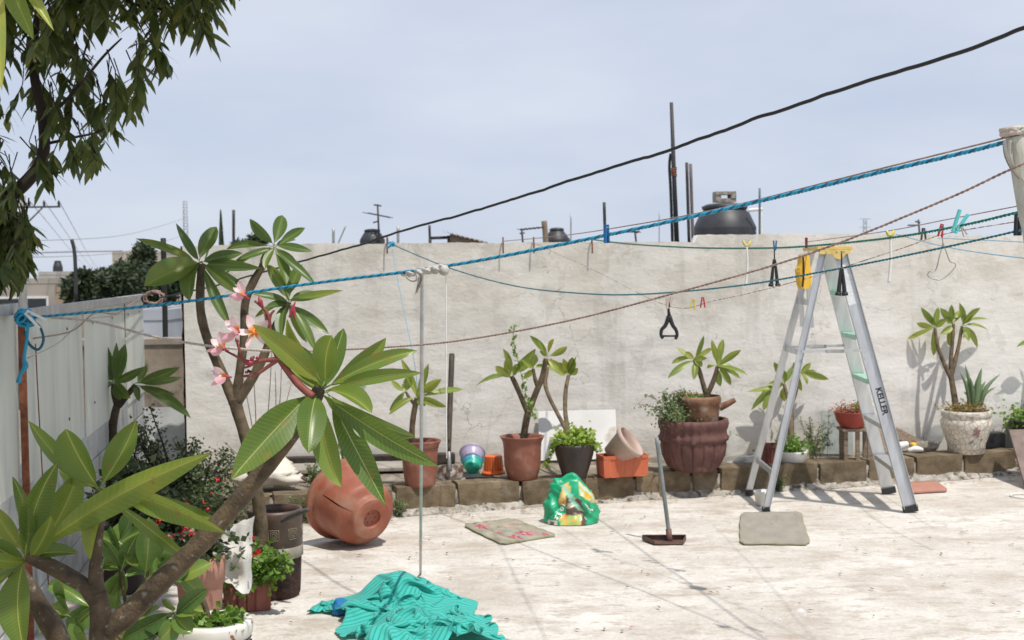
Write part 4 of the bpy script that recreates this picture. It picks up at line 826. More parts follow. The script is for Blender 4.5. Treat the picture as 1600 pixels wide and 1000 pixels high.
wall_plumeria('forked young plumeria with a stout stem in the pot right of the colander', D, [[(817, 700, 12), (820, 670, 11), (826, 640, 11)], [(825, 646, 9), (815, 622, 8), (804, 597, 8), (799, 588, 6)], [(826, 643, 10), (838, 612, 10), (847, 590, 9), (853, 560, 7)], [(841, 607, 7), (836, 592, 6), (833, 576, 5)]],
              [((800, 588), [(742, 604, 13, None, 15), (774, 572, 11), (837, 545, 16, None, 15), (813, 570, 13), (793, 558, 12), (786, 545, 10)]), ((833, 576), [(814, 562, 10), (837, 553, 11), (862, 575, 12), (818, 592, 8)]), ((854, 556), [(827, 524, 9), (886, 541, 9, None, 20), (843, 548, 6), (866, 530, 9), (882, 588, 12), (840, 530, 8)])], 52)
# climbing vine on that plumeria
rnd = random.Random(8); vp = [P(803, 508, D - .05), P(802, 530, D - .05), P(806, 552, D - .05), P(812, 575, D - .06), P(818, 600, D - .06), P(823, 622, D - .07), P(829, 640, D - .07), P(833, 652, D - .07)]
t = thing('climbing_vine', 'thin vine with tiny leaves climbing up the forked young plumeria', 'vine', vp[-1]); sp_ = spline(vp, 8)
part('stem', MB().tube(sp_, .0022, 5), MT['bark2'], t); bunch(t, [q + V(rnd.uniform(-.02, .02), rnd.uniform(-.02, .01), rnd.uniform(-.02, .02)) for q in sp_ for _ in (0, 1)], .03, .024, 'herb', rnd=rnd)
# dark pot with two stems
q3 = onbed(899, 750); q3.y += .10; D = q3.y; r = pxr(66, D); h = 54 * D / FPX
p3 = pot('flower_pot', 'dark brown bowl-shaped pot with bright trailing greenery', q3, [(r * .50, 0), (r * .56, .006), (r * .74, h * .35), (r * .9, h * .68), (r * .98, h * .93), (r * .99, h)], MT['darkpot'], h * .9)
rnd = random.Random(61)
pts = [q3 + V(0, 0, h) + V(r * .98 * rnd.uniform(-1, 1), r * .95 * rnd.uniform(-1, 1), abs(rnd.gauss(0, .045))) for _ in range(520)]
pts = [p for p in pts if (p - q3).xy.length < r * 1.04]
pts += [q3 + V(-r - .005 - k * .0016 + rnd.uniform(-.012, .012), -.02 + rnd.uniform(-.02, .02), h - k * .0048) for k in range(34)] + [q3 + V(r + .01 + rnd.uniform(-.02, .03), -.03 + rnd.uniform(-.03, .03), h - rnd.uniform(-.02, .06)) for k in range(26)]
pts += [q3 + V(rnd.uniform(0, .08), rnd.uniform(-.04, .04), h + rnd.uniform(.04, .11)) for k in range(90)]
bunch(p3, pts, .038, .03, 'lime', 'trailing_foliage', .1, rnd)
wall_plumeria('young plumeria with two thin bare stems in the dark bowl pot', D, [[(888, 700, 9), (886, 676, 8), (872, 648, 7), (858, 620, 7), (852, 600, 7), (855, 578, 6)], [(889, 695, 9), (886, 665, 8), (883, 640, 7), (884, 610, 7), (888, 588, 6)]], [((888, 588), [(903, 575, 9), (894, 558, 12), (857, 577, 13, None, 20), (874, 566, 8), (901, 556, 6), (880, 560, 9)]), ((856, 577), [(862, 560, 8), (848, 562, 7)])], 53, near=.25)
# rectangular planter with ribs
q4 = onbed(974, 746); q4.y += .09; D = q4.y; wx = 74 * D / FPX / 2; hz = 34 * D / FPX; ang = math.atan2(ke.y, ke.x)
def rect_planter(name, label, q, wx, wy, hz, mat, ang, ribs=12, soil=None, cat='planter'):
    t = thing(name, label, cat, q); Rz = Matrix.Rotation(ang, 3, 'Z')
    per = []
    def ring(sx, sy, z, rb):
        o = []; n_ = 64
        for k in range(n_):
            a = 2 * math.pi * k / n_; cx, sy_ = math.cos(a), math.sin(a); m_ = max(abs(cx), abs(sy_)); x = cx / m_; y = sy_ / m_
            rr = 1 + rb * (1 if k % 4 < 2 else 0); o.append(Vector(q) + Rz @ V(x * sx * (rr if abs(x) > .99 else 1), y * sy * (rr if abs(y) > .99 else 1), z))
        return o
    rings = [ring(wx * .9, wy * .88, 0, 0), ring(wx * .89, wy * .86, .004, .09), ring(wx * .93, wy * .90, hz * .80, .09), ring(wx * .97, wy * .97, hz * .83, 0), ring(wx * 1.0, wy, hz * .85, 0), ring(wx * 1.0, wy, hz, 0), ring(wx * .95, wy * .93, hz, 0), ring(wx * .9, wy * .86, soil if soil else .02, 0)]
    mb = MB(); n_ = 64
    for rg in rings: mb.v += rg
    for i in range(len(rings) - 1):
        for k in range(n_): mb.f.append((i * n_ + k, i * n_ + (k + 1) % n_, (i + 1) * n_ + (k + 1) % n_, (i + 1) * n_ + k))
    mb.f.append(tuple(reversed(range(n_)))); mb.f.append(tuple((len(rings) - 1) * n_ + k for k in range(n_)))
    part('pot_body', mb, mat, t, False); return t
rect_planter('rectangular_planter', 'orange rectangular ribbed planter on the kerb', q4, wx, .085, hz, MT['planter_orange'], ang)
c = q4 + V(-.02, 0, hz * .9); mat_ = Matrix.Rotation(R(52), 3, 'Y') @ Matrix.Rotation(R(0), 3, 'X'); mat_ = Matrix.Rotation(R(-20), 3, 'Z') @ mat_
r = .125; solo('flower_pot', 'empty beige pot tipped over inside the orange rectangular planter', 'pot', MB().lathe(c + V(-.055, 0, .0), [(.001, .0), (r * .62, 0), (r * .9, .15), (r * .92, .152), (r * 1.0, .155), (r * 1.02, .19), (r * .93, .19), (r * .86, .15), (r * .58, .012), (.001, .012)], 36, mat=mat_), MT['beige'], c)
# big fluted pot with an old clay pot standing in it
q5 = onbed(1089, 741); q5.y += .17; D = q5.y; r = pxr(110, D); h = 82 * D / FPX
def flute(th, q, z): return q * (1 + (.015 - .065 * math.exp(-(math.sin(th * 9) / .2) ** 2) if z < h * .57 else .014 * math.cos(th * 26)))
p5 = pot('flower_pot', 'big burgundy fluted bowl pot with a rolled rim', q5, [(r * .50, 0), (r * .60, .008), (r * .76, h * .12), (r * .89, h * .32), (r * .93, h * .5), (r * .92, h * .58), (r * .98, h * .60), (r * 1.0, h * .66), (r * .95, h * .70), (r * .93, h * .78), (r * .97, h * .84), (r * 1.0, h * .92), (r * .98, h)], MT['burgundy'], h * .86, n=216, mod=flute, wall=.03)
rnd = random.Random(71)
tw = thing('trailing_herb', 'airy small-leaved herb spilling over the left of the burgundy pot', 'plant', q5 + V(-.14, -.05, h * .86)); pts = []; tb_ = MB()
for k in range(34):
    a = q5 + V(-.12 + rnd.uniform(-.05, .06), -.06 + rnd.uniform(-.06, .06), h * .86); e = a + V(rnd.gauss(-.07, .085), rnd.gauss(-.05, .07), rnd.uniform(.03, .27)); m_ = (a + e) / 2 + V(rnd.uniform(-.02, .02), 0, .05)
    sp_ = spline([a, m_, e], 6); tb_.tube(sp_, .0018, 4); pts += [q + V(rnd.gauss(0, .012), rnd.gauss(0, .012), rnd.gauss(0, .012)) for q in sp_ for _ in range(4)]
pts += [q5 + V(-.13 + rnd.gauss(0, .075), -.08 + rnd.gauss(0, .05), h * .86 + rnd.uniform(0, .14)) for _ in range(350)]
part('stems', tb_, MT['bark2'], tw); bunch(tw, pts, .024, .014, 'sage', 'foliage', 0, rnd)
qi = q5 + V(.045, .02, h * .86); ri = pxr(70, D); hi = 47 * D / FPX
p6 = pot('clay_jar', 'old brown clay pot with a stub handle standing inside the burgundy pot', qi, [(ri * .80, 0), (ri * .84, .01), (ri * .90, hi * .4), (ri * .96, hi * .72), (ri * 1.0, hi * .8), (ri * 1.0, hi * .92), (ri * .96, hi)], MT['oldclay'], hi * .9, mod=lambda th, q, z: q * (1 + .01 * nz3((math.cos(th) * 3, math.sin(th) * 3, z * 20))))
part('handle', MB().tube(spline([qi + V(ri * .9, -.02, hi * .6), qi + V(ri * 1.25, -.03, hi * .72), qi + V(ri * 1.6, -.04, hi * .86)], 5), lerps([.03, .024, .016], 5), 9), MT['oldclay'], p6)
bunch(p6, [qi + V(rnd.gauss(-.04, .05), rnd.gauss(-.05, .04), hi * .92 + abs(rnd.gauss(0, .02))) for _ in range(130)], .022, .014, 'herb', 'moss', 0, rnd)
bunch(p6, [qi + V(-.11 + rnd.gauss(0, .035), rnd.gauss(-.02, .04), hi * .9 + rnd.uniform(0, .05)) for _ in range(140)], .026, .01, 'ochre', 'dry_sprigs', -.2, rnd)
wall_plumeria('two-headed plumeria in the old clay pot above the burgundy pot', qi.y, [[(1104, 630, 10), (1104, 616, 10)], [(1104, 619, 8), (1098, 598, 8), (1091, 575, 7), (1084, 562, 6)], [(1104, 619, 8), (1112, 602, 8), (1117, 588, 7), (1121, 572, 6)]],
              [((1083, 562), [(1056, 541, 9, None, 10), (1049, 569, 9, None, 15), (1043, 591, 9), (1084, 594, 9, None, 0), (1100, 524, 7), (1114, 545, 11), (1097, 573, 9), (1070, 550, 8), (1105, 560, 8)]), ((1121, 572), [(1130, 530, 10), (1112, 530, 8), (1158, 547, 9, None, 15), (1169, 587, 9), (1157, 591, 9), (1142, 602, 9), (1126, 604, 10), (1105, 576, 8), (1149, 575, 8), (1123, 545, 9)])], 54)
# behind the ladder
q7 = onbed(1240, 726); q7.y += .14; D = q7.y; r = pxr(58, D)
p7 = pot('flower_pot', 'low white plastic basin behind the ladder holding parsley and a plumeria', q7, [(r * .8, 0), (r * .84, .01), (r * .97, .075), (r * 1.0, .09)], MT['white'], .075)
rnd = random.Random(77); bunch(p7, [q7 + V(rnd.gauss(0, .07), rnd.gauss(-.02, .06), .09 + abs(rnd.gauss(0, .05))) for _ in range(420)], .03, .024, 'herb', 'parsley', 0, rnd)
wall_plumeria('plumeria behind the ladder legs, two drooping leafy heads', D, [[(1237, 712, 10), (1236, 670, 10), (1235, 632, 9)], [(1235, 634, 9), (1243, 612, 8), (1248, 586, 6)], [(1235, 636, 7), (1230, 618, 6), (1225, 601, 5)]],
              [((1248, 584), [(1295, 593, 9, None, 15), (1267, 567, 8), (1261, 601, 8), (1253, 611, 8), (1240, 566, 8), (1275, 580, 8)]), ((1225, 600), [(1167, 612, 8, None, 15), (1174, 641, 10), (1193, 642, 10), (1226, 627, 10), (1209, 566, 9), (1238, 572, 8), (1222, 578, 9), (1200, 600, 9), (1190, 615, 8)])], 55, near=.13)
q8 = onbed(1206, 728); q8.y += .1; rect_planter('square_planter', 'dark red square planter between the ladder rear legs', q8, .075, .075, .15, noisy('dark_red', (0.09, 0.02, 0.015), (0.16, 0.04, 0.03), 9, .6, .1), 0)
rnd = random.Random(78); hb = thing('feathery_herb', 'wispy feathery herb right of the white basin behind the ladder', 'plant', onbed(1275, 718)); D = hb.location.y + .05; pts = []; tb_ = MB()
for k in range(22):
    a = Vector(hb.location) + V(rnd.gauss(0, .04), rnd.gauss(.05, .03), 0); e = P(1275 + rnd.gauss(3, 17), rnd.uniform(648, 700), D); sp_ = spline([a, (a + e) / 2 + V(0, 0, .03), e], 7); tb_.tube(sp_, .0016, 4)
    pts += [q + V(rnd.gauss(0, .01), rnd.gauss(0, .01), rnd.gauss(0, .01)) for q in sp_[3:] for _ in range(4)]
part('stems', tb_, MT['bark2'], hb); bunch(hb, pts, .024, .007, 'sage', 'foliage', -.2, rnd)
# red pot on a wooden stand
q9 = P(1331, 668, 9.75); st = thing('wooden_stand', 'small pale wooden slat stand under the red pot', 'stand', Vector((q9.x + .02, q9.y, BED)))
for dx, dy in ((-.06, -.05), (.03, -.05), (.12, -.05), (-.06, .08), (.12, .08)):
    part('leg', MB().box((q9.x + dx, q9.y + dy, (BED + q9.z) / 2 - .01), (.032, .02, q9.z - BED - .02)), MT['wood'], st, False, .003)
part('top_board', MB().box((q9.x + .03, q9.y + .015, q9.z - .012), (.24, .2, .022)), MT['wood'], st, False, .003)
r = pxr(56, 9.75); rp = pot('flower_pot', 'red bowl pot with rust-red succulents on the wooden stand', q9, [(r * .55, 0), (r * .62, .006), (r * .86, .06), (r * .98, .118), (r * 1.0, .125)], MT['redpot'], .11)
rnd = random.Random(79); bunch(rp, [q9 + V(rnd.gauss(-.01, .07), rnd.gauss(-.02, .06), .12 + abs(rnd.gauss(0, .035))) for _ in range(380)], .035, .008, 'redsucc', 'red_succulents', -.3, rnd)
bunch(rp, [q9 + V(.03 + rnd.gauss(0, .015), rnd.gauss(-.05, .02), .14 + rnd.uniform(0, .05)) for _ in range(40)], .03, .015, 'lime', 'green_sprig', -.2, rnd)
# mosaic pot
q10 = onbed(1519, 711); q10.y += .13; D = q10.y; r = pxr(78, D); h = 67 * D / FPX
def mosaic():
    m, n, l, b = newmat('broken_tile_mosaic'); t = n.new('ShaderNodeTexCoord'); vo = n.new('ShaderNodeTexVoronoi'); vo.inputs['Scale'].default_value = 26; vo.feature = 'DISTANCE_TO_EDGE'; l.new(t.outputs['Object'], vo.inputs['Vector'])
    v2 = n.new('ShaderNodeTexVoronoi'); v2.inputs['Scale'].default_value = 26; l.new(t.outputs['Object'], v2.inputs['Vector']); sp = n.new('ShaderNodeSeparateXYZ'); l.new(v2.outputs['Color'], sp.inputs[0])
    r1 = ramp(n, [(0.0, (0.56, 0.50, 0.40)), (0.8, (0.68, 0.63, 0.54)), (0.9, (0.62, 0.56, 0.46))]); l.new(sp.outputs[0], r1.inputs[0])
    r2 = ramp(n, [(0.0, 1.0), (0.055, 0.0)]); l.new(vo.outputs['Distance'], r2.inputs[0]); mx = n.new('ShaderNodeMixRGB'); l.new(r2.outputs[0], mx.inputs[0]); l.new(r1.outputs[0], mx.inputs[1]); mx.inputs[2].default_value = (0.22, 0.23, 0.19, 1)
    l.new(mx.outputs[0], b.inputs['Base Color']); b.inputs['Roughness'].default_value = .35; bp = n.new('ShaderNodeBump'); bp.invert = True; bp.inputs['Strength'].default_value = .6; bp.inputs['Distance'].default_value = .004; l.new(r2.outputs[0], bp.inputs['Height']); l.new(bp.outputs[0], b.inputs['Normal']); return m
pf10 = [(r * .66, 0), (r * .72, .004), (r * .74, h * .22), (r * .86, h * .42), (r * .99, h * .66), (r * 1.0, h * .76), (r * .93, h * .82), (r * .92, h * .85), (r * .97, h * .87), (r * .97, h * .985), (r * .95, h)]
p10 = pot('mosaic_pot', 'cream mosaic tile pot with a pink flower motif on the kerb at right', q10, pf10, mosaic(), h * .93, n=48, wall=.02)
PK = [plain('rose_tile', (0.42, 0.16, 0.16), .35), plain('slate_tile', (0.22, 0.24, 0.27), .35), plain('leaf_tile', (0.30, 0.33, 0.24), .35)]
rnd = random.Random(80)
for k in range(16):
    a = -1.5 + rnd.gauss(0, .16); z = h * .48 + rnd.gauss(0, .04); rr = r * (.74 + (z / h - .22) * .55) + .008; c = q10 + V(math.cos(a) * rr, math.sin(a) * rr, z); u = V(-math.sin(a), math.cos(a), 0); nn_ = V(math.cos(a), math.sin(a), -.4).normalized(); v_ = nn_.cross(u)
    mb = MB(); m5 = rnd.randint(4, 5); a0 = rnd.random() * 6; o5 = [c + (u * math.cos(a0 + 6.283 * i / m5) + v_ * math.sin(a0 + 6.283 * i / m5)) * rnd.uniform(.008, .014) for i in range(m5)]
    mb.add(o5 + [p - nn_ * .012 for p in o5], [tuple(range(m5))] + [(i, i + m5, (i + 1) % m5 + m5, (i + 1) % m5) for i in range(m5)]); part('tile', mb, PK[0 if k < 9 else rnd.randint(1, 2)], p10, False)
bunch(p10, [q10 + V(rnd.gauss(.0, .1), rnd.gauss(-.04, .07), h + abs(rnd.gauss(0, .03))) for _ in range(420)], .03, .012, 'ochre', 'sedum', -.5, rnd)
al = thing('aloe_plant', 'aloe with upright grey-green spikes in the mosaic pot', 'plant', P(1522, 628, D))
for (x, y, w_) in ((1508, 570, 7), (1534, 575, 11), (1563, 584, 7), (1500, 582, 7), (1516, 590, 8), (1540, 596, 9), (1506, 612, 6), (1555, 605, 6)):
    a = P(1521 + (x - 1521) * .25, 636, D); e = P(x, y, D + rnd.uniform(-.06, .06)); w0 = w_ * D / FPX * .55; m_ = (a + e) / 2 + V((a.x - e.x) * .18, 0, .02)
    part('leaf', MB().tube(spline([a, m_, e], 5), lerps([w0, w0 * .9, w0 * .06], 5), 6), MT['aloe'], al)
wall_plumeria('three-headed plumeria with slender stems in the mosaic pot', D, [[(1495, 652, 11), (1492, 625, 10), (1486, 588, 9)], [(1486, 592, 7), (1474, 565, 7), (1465, 540, 6), (1461, 513, 5)], [(1486, 592, 7), (1486, 562, 7), (1488, 535, 6), (1490, 506, 5)], [(1486, 590, 7), (1492, 565, 7), (1498, 540, 6), (1503, 510, 5)]],
              [((1461, 512), [(1418, 530, 9, None, 15), (1439, 480, 9), (1459, 556, 11, None, 0), (1466, 480, 9), (1481, 499, 9), (1450, 490, 9), (1432, 505, 8)]), ((1490, 505), [(1469, 481, 10), (1487, 476, 9), (1483, 541, 10), (1469, 522, 9), (1513, 494, 9), (1500, 485, 9), (1478, 495, 8)]), ((1503, 508), [(1499, 473, 8), (1532, 481, 8), (1546, 499, 7), (1544, 516, 7), (1527, 544, 9), (1514, 533, 9), (1505, 528, 8), (1520, 490, 9)])], 56, near=.12)
# right edge
q11 = onbed(1612, 700); q11.y += .05; D = q11.y
p11 = pot('flower_pot', 'black pot of bushy green leaves cut by the right edge', q11, [(.10, 0), (.11, .01), (.15, .2), (.155, .22)], MT['black'], .2)
rnd = random.Random(81); bunch(p11, [q11 + V(rnd.gauss(-.02, .09), rnd.gauss(-.03, .07), .24 + rnd.gauss(0, .055)) for _ in range(420)], .04, .028, 'herb', 'foliage', 0, rnd)
wall_plumeria('plumeria outside the right edge with one leaf tip reaching in', D, [[(1622, 690, 10), (1622, 620, 9), (1628, 560, 8), (1630, 530, 6)]], [((1630, 530), [(1588, 543, 9, 0, 15), (1604, 500, 9), (1655, 500, 9), (1668, 545, 9), (1640, 570, 9), (1630, 490, 8)])], 57, near=.14)

# ---- jade bush by the fence corner
rnd = random.Random(91); jb = Gz(262, 778, .1); D = 8.2
J = thing('jade_bush', 'dark small-leaved jade bush in the corner by the sheet fence', 'shrub', Vector((P(265, 780, D).x, D, .05)))
tips = []; jm = MB(); jp = []
root_ = Vector(J.location)
for k in range(46):
    x = rnd.uniform(205, 365); top = 640 if x < 290 else 690; y = rnd.uniform(top, 790); e = P(x, y, D + rnd.uniform(-.4, .3)); m_ = root_ + (e - root_) * .5 + V(rnd.uniform(-.1, .1), rnd.uniform(-.1, .1), rnd.uniform(0, .12))
    sp_ = spline([root_ + V(rnd.uniform(-.1, .1), rnd.uniform(-.1, .1), 0), m_, e], 10); jm.tube(sp_, lerps([.012, .008, .003], 10), 5)
    for q in sp_[6:]:
        for _ in range(9): jp.append(q + V(rnd.gauss(0, .028), rnd.gauss(0, .028), rnd.gauss(0, .028)))
part('branches', jm, MT['twig'], J); bunch(J, jp, .024, .02, 'jade', rnd=rnd, droop=-.2)
# bare dry twigs against the wall
rnd = random.Random(92); tw = thing('dry_twigs', 'thin bare dry twigs against the wall behind the three-headed plumeria', 'twigs', P(400, 742, 9.0)); mb = MB()
for (x, y) in ((395, 560), (430, 580), (380, 590), (440, 560), (375, 555), (425, 540), (350, 690), (330, 700), (455, 600)):
    a = P(402 + rnd.uniform(-6, 6), 742, 9.0); e = P(x, y, 9.0 + rnd.uniform(-.1, .3)); mb.tube(spline([a, (a + e) / 2 + V(rnd.uniform(-.06, .06), 0, 0), e], 5), lerps([.005, .0035, .002], 5), 4)
part('twig', mb, MT['bark2'], tw)
# ---- lower left group of pots ---------------------------------------------
rnd = random.Random(101)
def groundpot(px, py): q = Gz(px, py); return q
# white key-pattern pot, its foot below the picture
D = 5.35; s = D / FPX; c = P(335, 1000, D); q = V(c.x, c.y, 0); r = 58 * s; top = P(335, 968, D).z
wp = pot('flower_pot', 'white glazed pot with a black key pattern and chipped red rim', q, [(r * .7, 0), (r * .76, .01), (r * .95, top * .5), (r * .98, top - .07), (r * 1.03, top - .06), (r * 1.06, top - .02), (r * 1.02, top)], noisy('chipped_white_glaze', (0.66, 0.64, 0.58), (0.74, 0.72, 0.67), 6, .35, .1, 40, c3=(0.28, 0.10, 0.07), s3=14, f3=(.63, .66)), top - .045, wall=.035)
for a in [-3.1 + .33 * k for k in range(10)]:
    mb = MB()
    def KP(u, v): th = a + u / r; return q + V(math.cos(th) * r * .985, math.sin(th) * r * .985, top - .125 + v)
    for ln_ in ([(-.036, -.036), (-.036, .036), (.036, .036), (.036, -.02), (-.016, -.02), (-.016, .018), (.018, .018), (.018, 0)], [(-.044, .05), (.044, .05)]):
        for (x0, y0), (x1, y1) in zip(ln_, ln_[1:]): mb.tube([KP(x0 + (x1 - x0) * k / 3, y0 + (y1 - y0) * k / 3) for k in range(4)], .0035, 4)
    part('key_line', mb, MT['black'], wp)
pts = [q + V(rnd.uniform(-1, 1) * r * .85, rnd.uniform(-1, 1) * r * .85, top - .04 + abs(rnd.gauss(0, .03))) for _ in range(620)]; pts = [p for p in pts if (p - q).xy.length < r * .92]
bunch(wp, pts, .034, .03, 'herb', 'clover', -.2, rnd)
stem(wp, [P(328, 975, D), P(318, 940, D), P(300, 905, D), P(285, 880, D + .02), P(270, 860, D + .04)], [.014, .013, .012, .011, .009], MT['bark2'])
# square red planter with trailing vines
D = 6.0; q = Gz(378, 958); q.y += .12; D = q.y; s = D / FPX
sqp = rect_planter('square_planter', 'red clay square planter overflowing with green vines', q, 36 * s, 36 * s, .19, noisy('red_clay_planter', (0.22, 0.07, 0.05), (0.32, 0.115, 0.085), 8, .7, .2), .25, soil=.16)
pts = []; vm = MB()
for k in range(40):
    a = q + V(rnd.uniform(-.1, .1), rnd.uniform(-.1, .1), .17); e = a + V(rnd.gauss(-.02, .09), rnd.gauss(-.1, .07), rnd.uniform(-.08, .13)); sp_ = spline([a, (a + e) / 2 + V(0, 0, .09), e], 6); vm.tube(sp_, .002, 4); pts += [z + V(rnd.gauss(0, .018), rnd.gauss(0, .018), rnd.gauss(0, .018)) for z in sp_ for _ in range(4)]
for k in range(16):
    sp_ = spline([q + V(.08, -.1, .18), P(415 + rnd.uniform(-10, 5), 890, D - .15), P(436 + rnd.uniform(-14, 14), 880 + rnd.uniform(-18, 24), D - .2)], 6); vm.tube(sp_, .002, 4); pts += [z + V(rnd.gauss(0, .014), rnd.gauss(0, .014), rnd.gauss(0, .016)) for z in sp_ for _ in range(3)]
part('vines', vm, MT['bark2'], sqp); bunch(sqp, pts, .034, .026, 'herb', 'foliage', .2, rnd)
# pink terracotta pot + geraniums
D = 5.9; s = D / FPX; c = P(312, 880, D); q = V(c.x, c.y, 0); top = P(312, 868, D).z; r = 40 * s
tp_ = pot('flower_pot', 'tall pinkish terracotta pot of red geraniums behind the leaning arm', q, [(r * .72, 0), (r * .76, .01), (r * .88, top * .6), (r * .90, top - .13), (r * .96, top - .125), (r * 1.02, top - .005), (r * .98, top)], noisy('pink_terracotta', (0.36, 0.17, 0.12), (0.46, 0.24, 0.18), 7, .75, .2), top - .04)
pts = [q + V(rnd.gauss(0, .09), rnd.gauss(-.02, .07), top + abs(rnd.gauss(.03, .06))) for _ in range(500)]; bunch(tp_, pts, .035, .03, 'jade', 'geranium_leaves', 0, rnd)
GER = plain('geranium_red', (0.62, 0.015, 0.02), .5)
def petals(parent, c, rad, n, mat, size=.012, name='flower_head'):
    mb = MB(); leaflets(mb, [c + V(rnd.gauss(0, rad), rnd.gauss(0, rad), rnd.gauss(0, rad * .7)) for _ in range(n)], size, size, 0, rnd); part(name, mb, mat, parent, False, stuff=True)
for (x, y) in ((292, 826), (301, 833)): petals(tp_, P(x, y, D - .1), .008, 22, GER)
petals(tp_, P(326, 842, D - .15), .018, 40, MT['white'])
# red flowers and white blossoms near the cloth
gp = thing('geranium_plant', 'red-flowered geranium beside the white cloth, under the dark pot', 'plant', Gz(385, 950)); D = 6.05
gm = MB()
for (x, y) in ((395, 840), (397, 866), (386, 805), (352, 870), (368, 880)): gm.tube(spline([Vector(gp.location) + V(0, 0, .15), P((x + 385) / 2, (y + 900) / 2, D), P(x, y, D - .05)], 5), .003, 4)
part('stems', gm, MT['bark2'], gp)
for (x, y) in ((395, 840), (398, 866), (403, 862)): petals(gp, P(x, y, D - .06), .008, 26, GER)
petals(gp, P(358, 872, D - .1), .018, 30, MT['white']); bunch(gp, ball(P(362, 870, D - .05), (.05, .05, .06), 80, rnd), .05, .04, 'herb', 'foliage', 0, rnd)
# far red pot and shade plants by the fence
D = 7.2; s = D / FPX; q = V(P(258, 870, D).x, D, 0); top = P(258, 830, D).z
rp2 = pot('flower_pot', 'bright red plastic pot in the shade by the jade bush', q, [(.07, 0), (.075, .01), (.10, top - .05), (.115, top - .045), (.115, top)], plain('bright_red', (0.42, 0.03, 0.03), .45), top - .03)
bunch(rp2, ball(q + V(0, 0, top + .06), (.14, .1, .09), 260, rnd), .05, .04, 'jade', 'foliage', 0, rnd)
D = 6.7; q = V(P(195, 880, D).x, D, 0)
rp3 = pot('flower_pot', 'dark pot of broad shade leaves near the sheet fence', q, [(.10, 0), (.105, .01), (.14, .3), (.15, .33)], MT['darkpot'], .3)
bunch(rp3, ball(q + V(.05, 0, .5), (.22, .15, .2), 420, rnd), .065, .045, 'jade', 'foliage', .1, rnd)
for (x, y) in ((246, 818), (205, 852)): petals(rp3, P(x, y, D - .12), .010, 16, GER, .016)
D = 7.4; q = V(P(330, 830, D).x, D, 0); rf = thing('flowering_shrub', 'low dark shrub dotted with red flowers below the jade bush', 'shrub', q)
bunch(rf, ball(P(330, 800, D), (.24, .2, .17), 900, rnd), .032, .024, 'jade', 'foliage', 0, rnd)
for k in range(12): petals(rf, P(rnd.uniform(290, 378), rnd.uniform(735, 850), D - .18), .005, 7, GER, .011)
part('stem', MB().tube([q, q + V(0, 0, .2)], .012, 6), MT['twig'], rf)
# citrus-like seedling with broad leaves
D = 4.5; s = D / FPX; q = V(P(205, 1000, D).x, D, 0)
ct = thing('citrus_seedling', 'bushy seedling with broad glossy leaves between the plumeria arms', 'plant', q); rnd = random.Random(111)
limbs = [[(205, 1180, 12), (205, 1080, 11), (203, 1000, 9)], [(203, 1010, 8), (196, 940, 6), (186, 880, 5), (172, 855, 4)], [(203, 1010, 8), (222, 930, 6), (235, 880, 5)], [(203, 1010, 7), (150, 960, 5), (140, 950, 4)], [(203, 1010, 7), (250, 985, 5), (280, 965, 4)]]
multi(ct, limbs, MT['bark2'], D, 'stem', 7, 5)
for c, tips in (((190, 890), [(165, 950, 32), (158, 840, 26), (188, 815, 28), (215, 835, 30), (160, 880, 26), (200, 965, 34), (172, 822, 20), (180, 930, 28)]), ((232, 900), [(232, 808, 38), (240, 850, 32), (298, 880, 34), (290, 905, 30), (262, 925, 32), (225, 960, 28), (196, 900, 24), (275, 870, 26), (212, 850, 30)]), ((185, 850), [(150, 835, 22), (205, 800, 26), (160, 905, 26), (215, 885, 28), (240, 822, 24)]), ((215, 975), [(170, 1010, 30), (262, 1000, 32), (205, 930, 26), (250, 950, 30)]), ((110, 960), [(60, 990, 30), (95, 905, 26), (135, 1000, 30), (160, 940, 26), (75, 950, 24)]), ((270, 900), [(330, 880, 28), (300, 850, 26), (245, 870, 26), (315, 930, 28), (268, 840, 22)]), ((148, 950), [(76, 915, 30), (106, 985, 32), (150, 1010, 30), (140, 905, 22)]), ((275, 960), [(318, 955, 30), (325, 920, 26), (300, 990, 30), (250, 1000, 32), (225, 1012, 34), (260, 935, 26), (190, 1000, 28)])):
    crown(ct, c, D, [(*t, None, None, 1) for t in tips], MT['leafD'], rnd, res=(10, 4), face=.6, wk=1.12)
pot('pot', '', q, [(.1, 0), (.11, .01), (.14, .2), (.15, .24)], MT['terracotta'], .2, root=ct)
# white cloth bundle behind the arm, and a sack on the kerb
def bundle(name, label, cat, c, rx, ry, rz, mat, seed, fold=.22, n=36, m=24, flat=.0):
    def f(u, v):
        th = 2 * math.pi * u; ph = math.pi * (v - .5); d = V(math.cos(th) * math.cos(ph), math.sin(th) * math.cos(ph), math.sin(ph))
        k = 1 + fold * nz3(d * 1.3 + V(seed, 0, 0)) + fold * .6 * abs(nz3(d * 3.1 + V(0, seed, 0))) + fold * .22 * nz3(d * 8 + V(0, 0, seed))
        return Vector(c) + V(d.x * rx * k, d.y * ry * k, max(-rz * .8, d.z * rz * k))
    return solo(name, label, cat, MB().grid(n, m, f), mat, Vector(c) - V(0, 0, rz * .8))
WH = noisy('white_cloth', (0.52, 0.50, 0.46), (0.68, 0.66, 0.62), 9, .95, .4, 90)
D = 5.95; a, b_, c, d = P(328, 842, D), P(380, 812, D + .1), P(398, 850, D), P(384, 925, D - .03)
def dr(u, v):
    p = (P(330, 838, D) * (1 - u) + P(398, 806, D + .05) * u) * (1 - v) + (P(338, 905, D - .05) * (1 - u) + P(388, 928, D - .02) * u) * v; return p + V(.02 * nz3((v * 3, u, 2)), -.018 * math.sin(u * 8 + v * 2) - .04 * nz3((u * 3, v * 3, 1)), .02 * nz3((u * 4, v * 4, 4)))
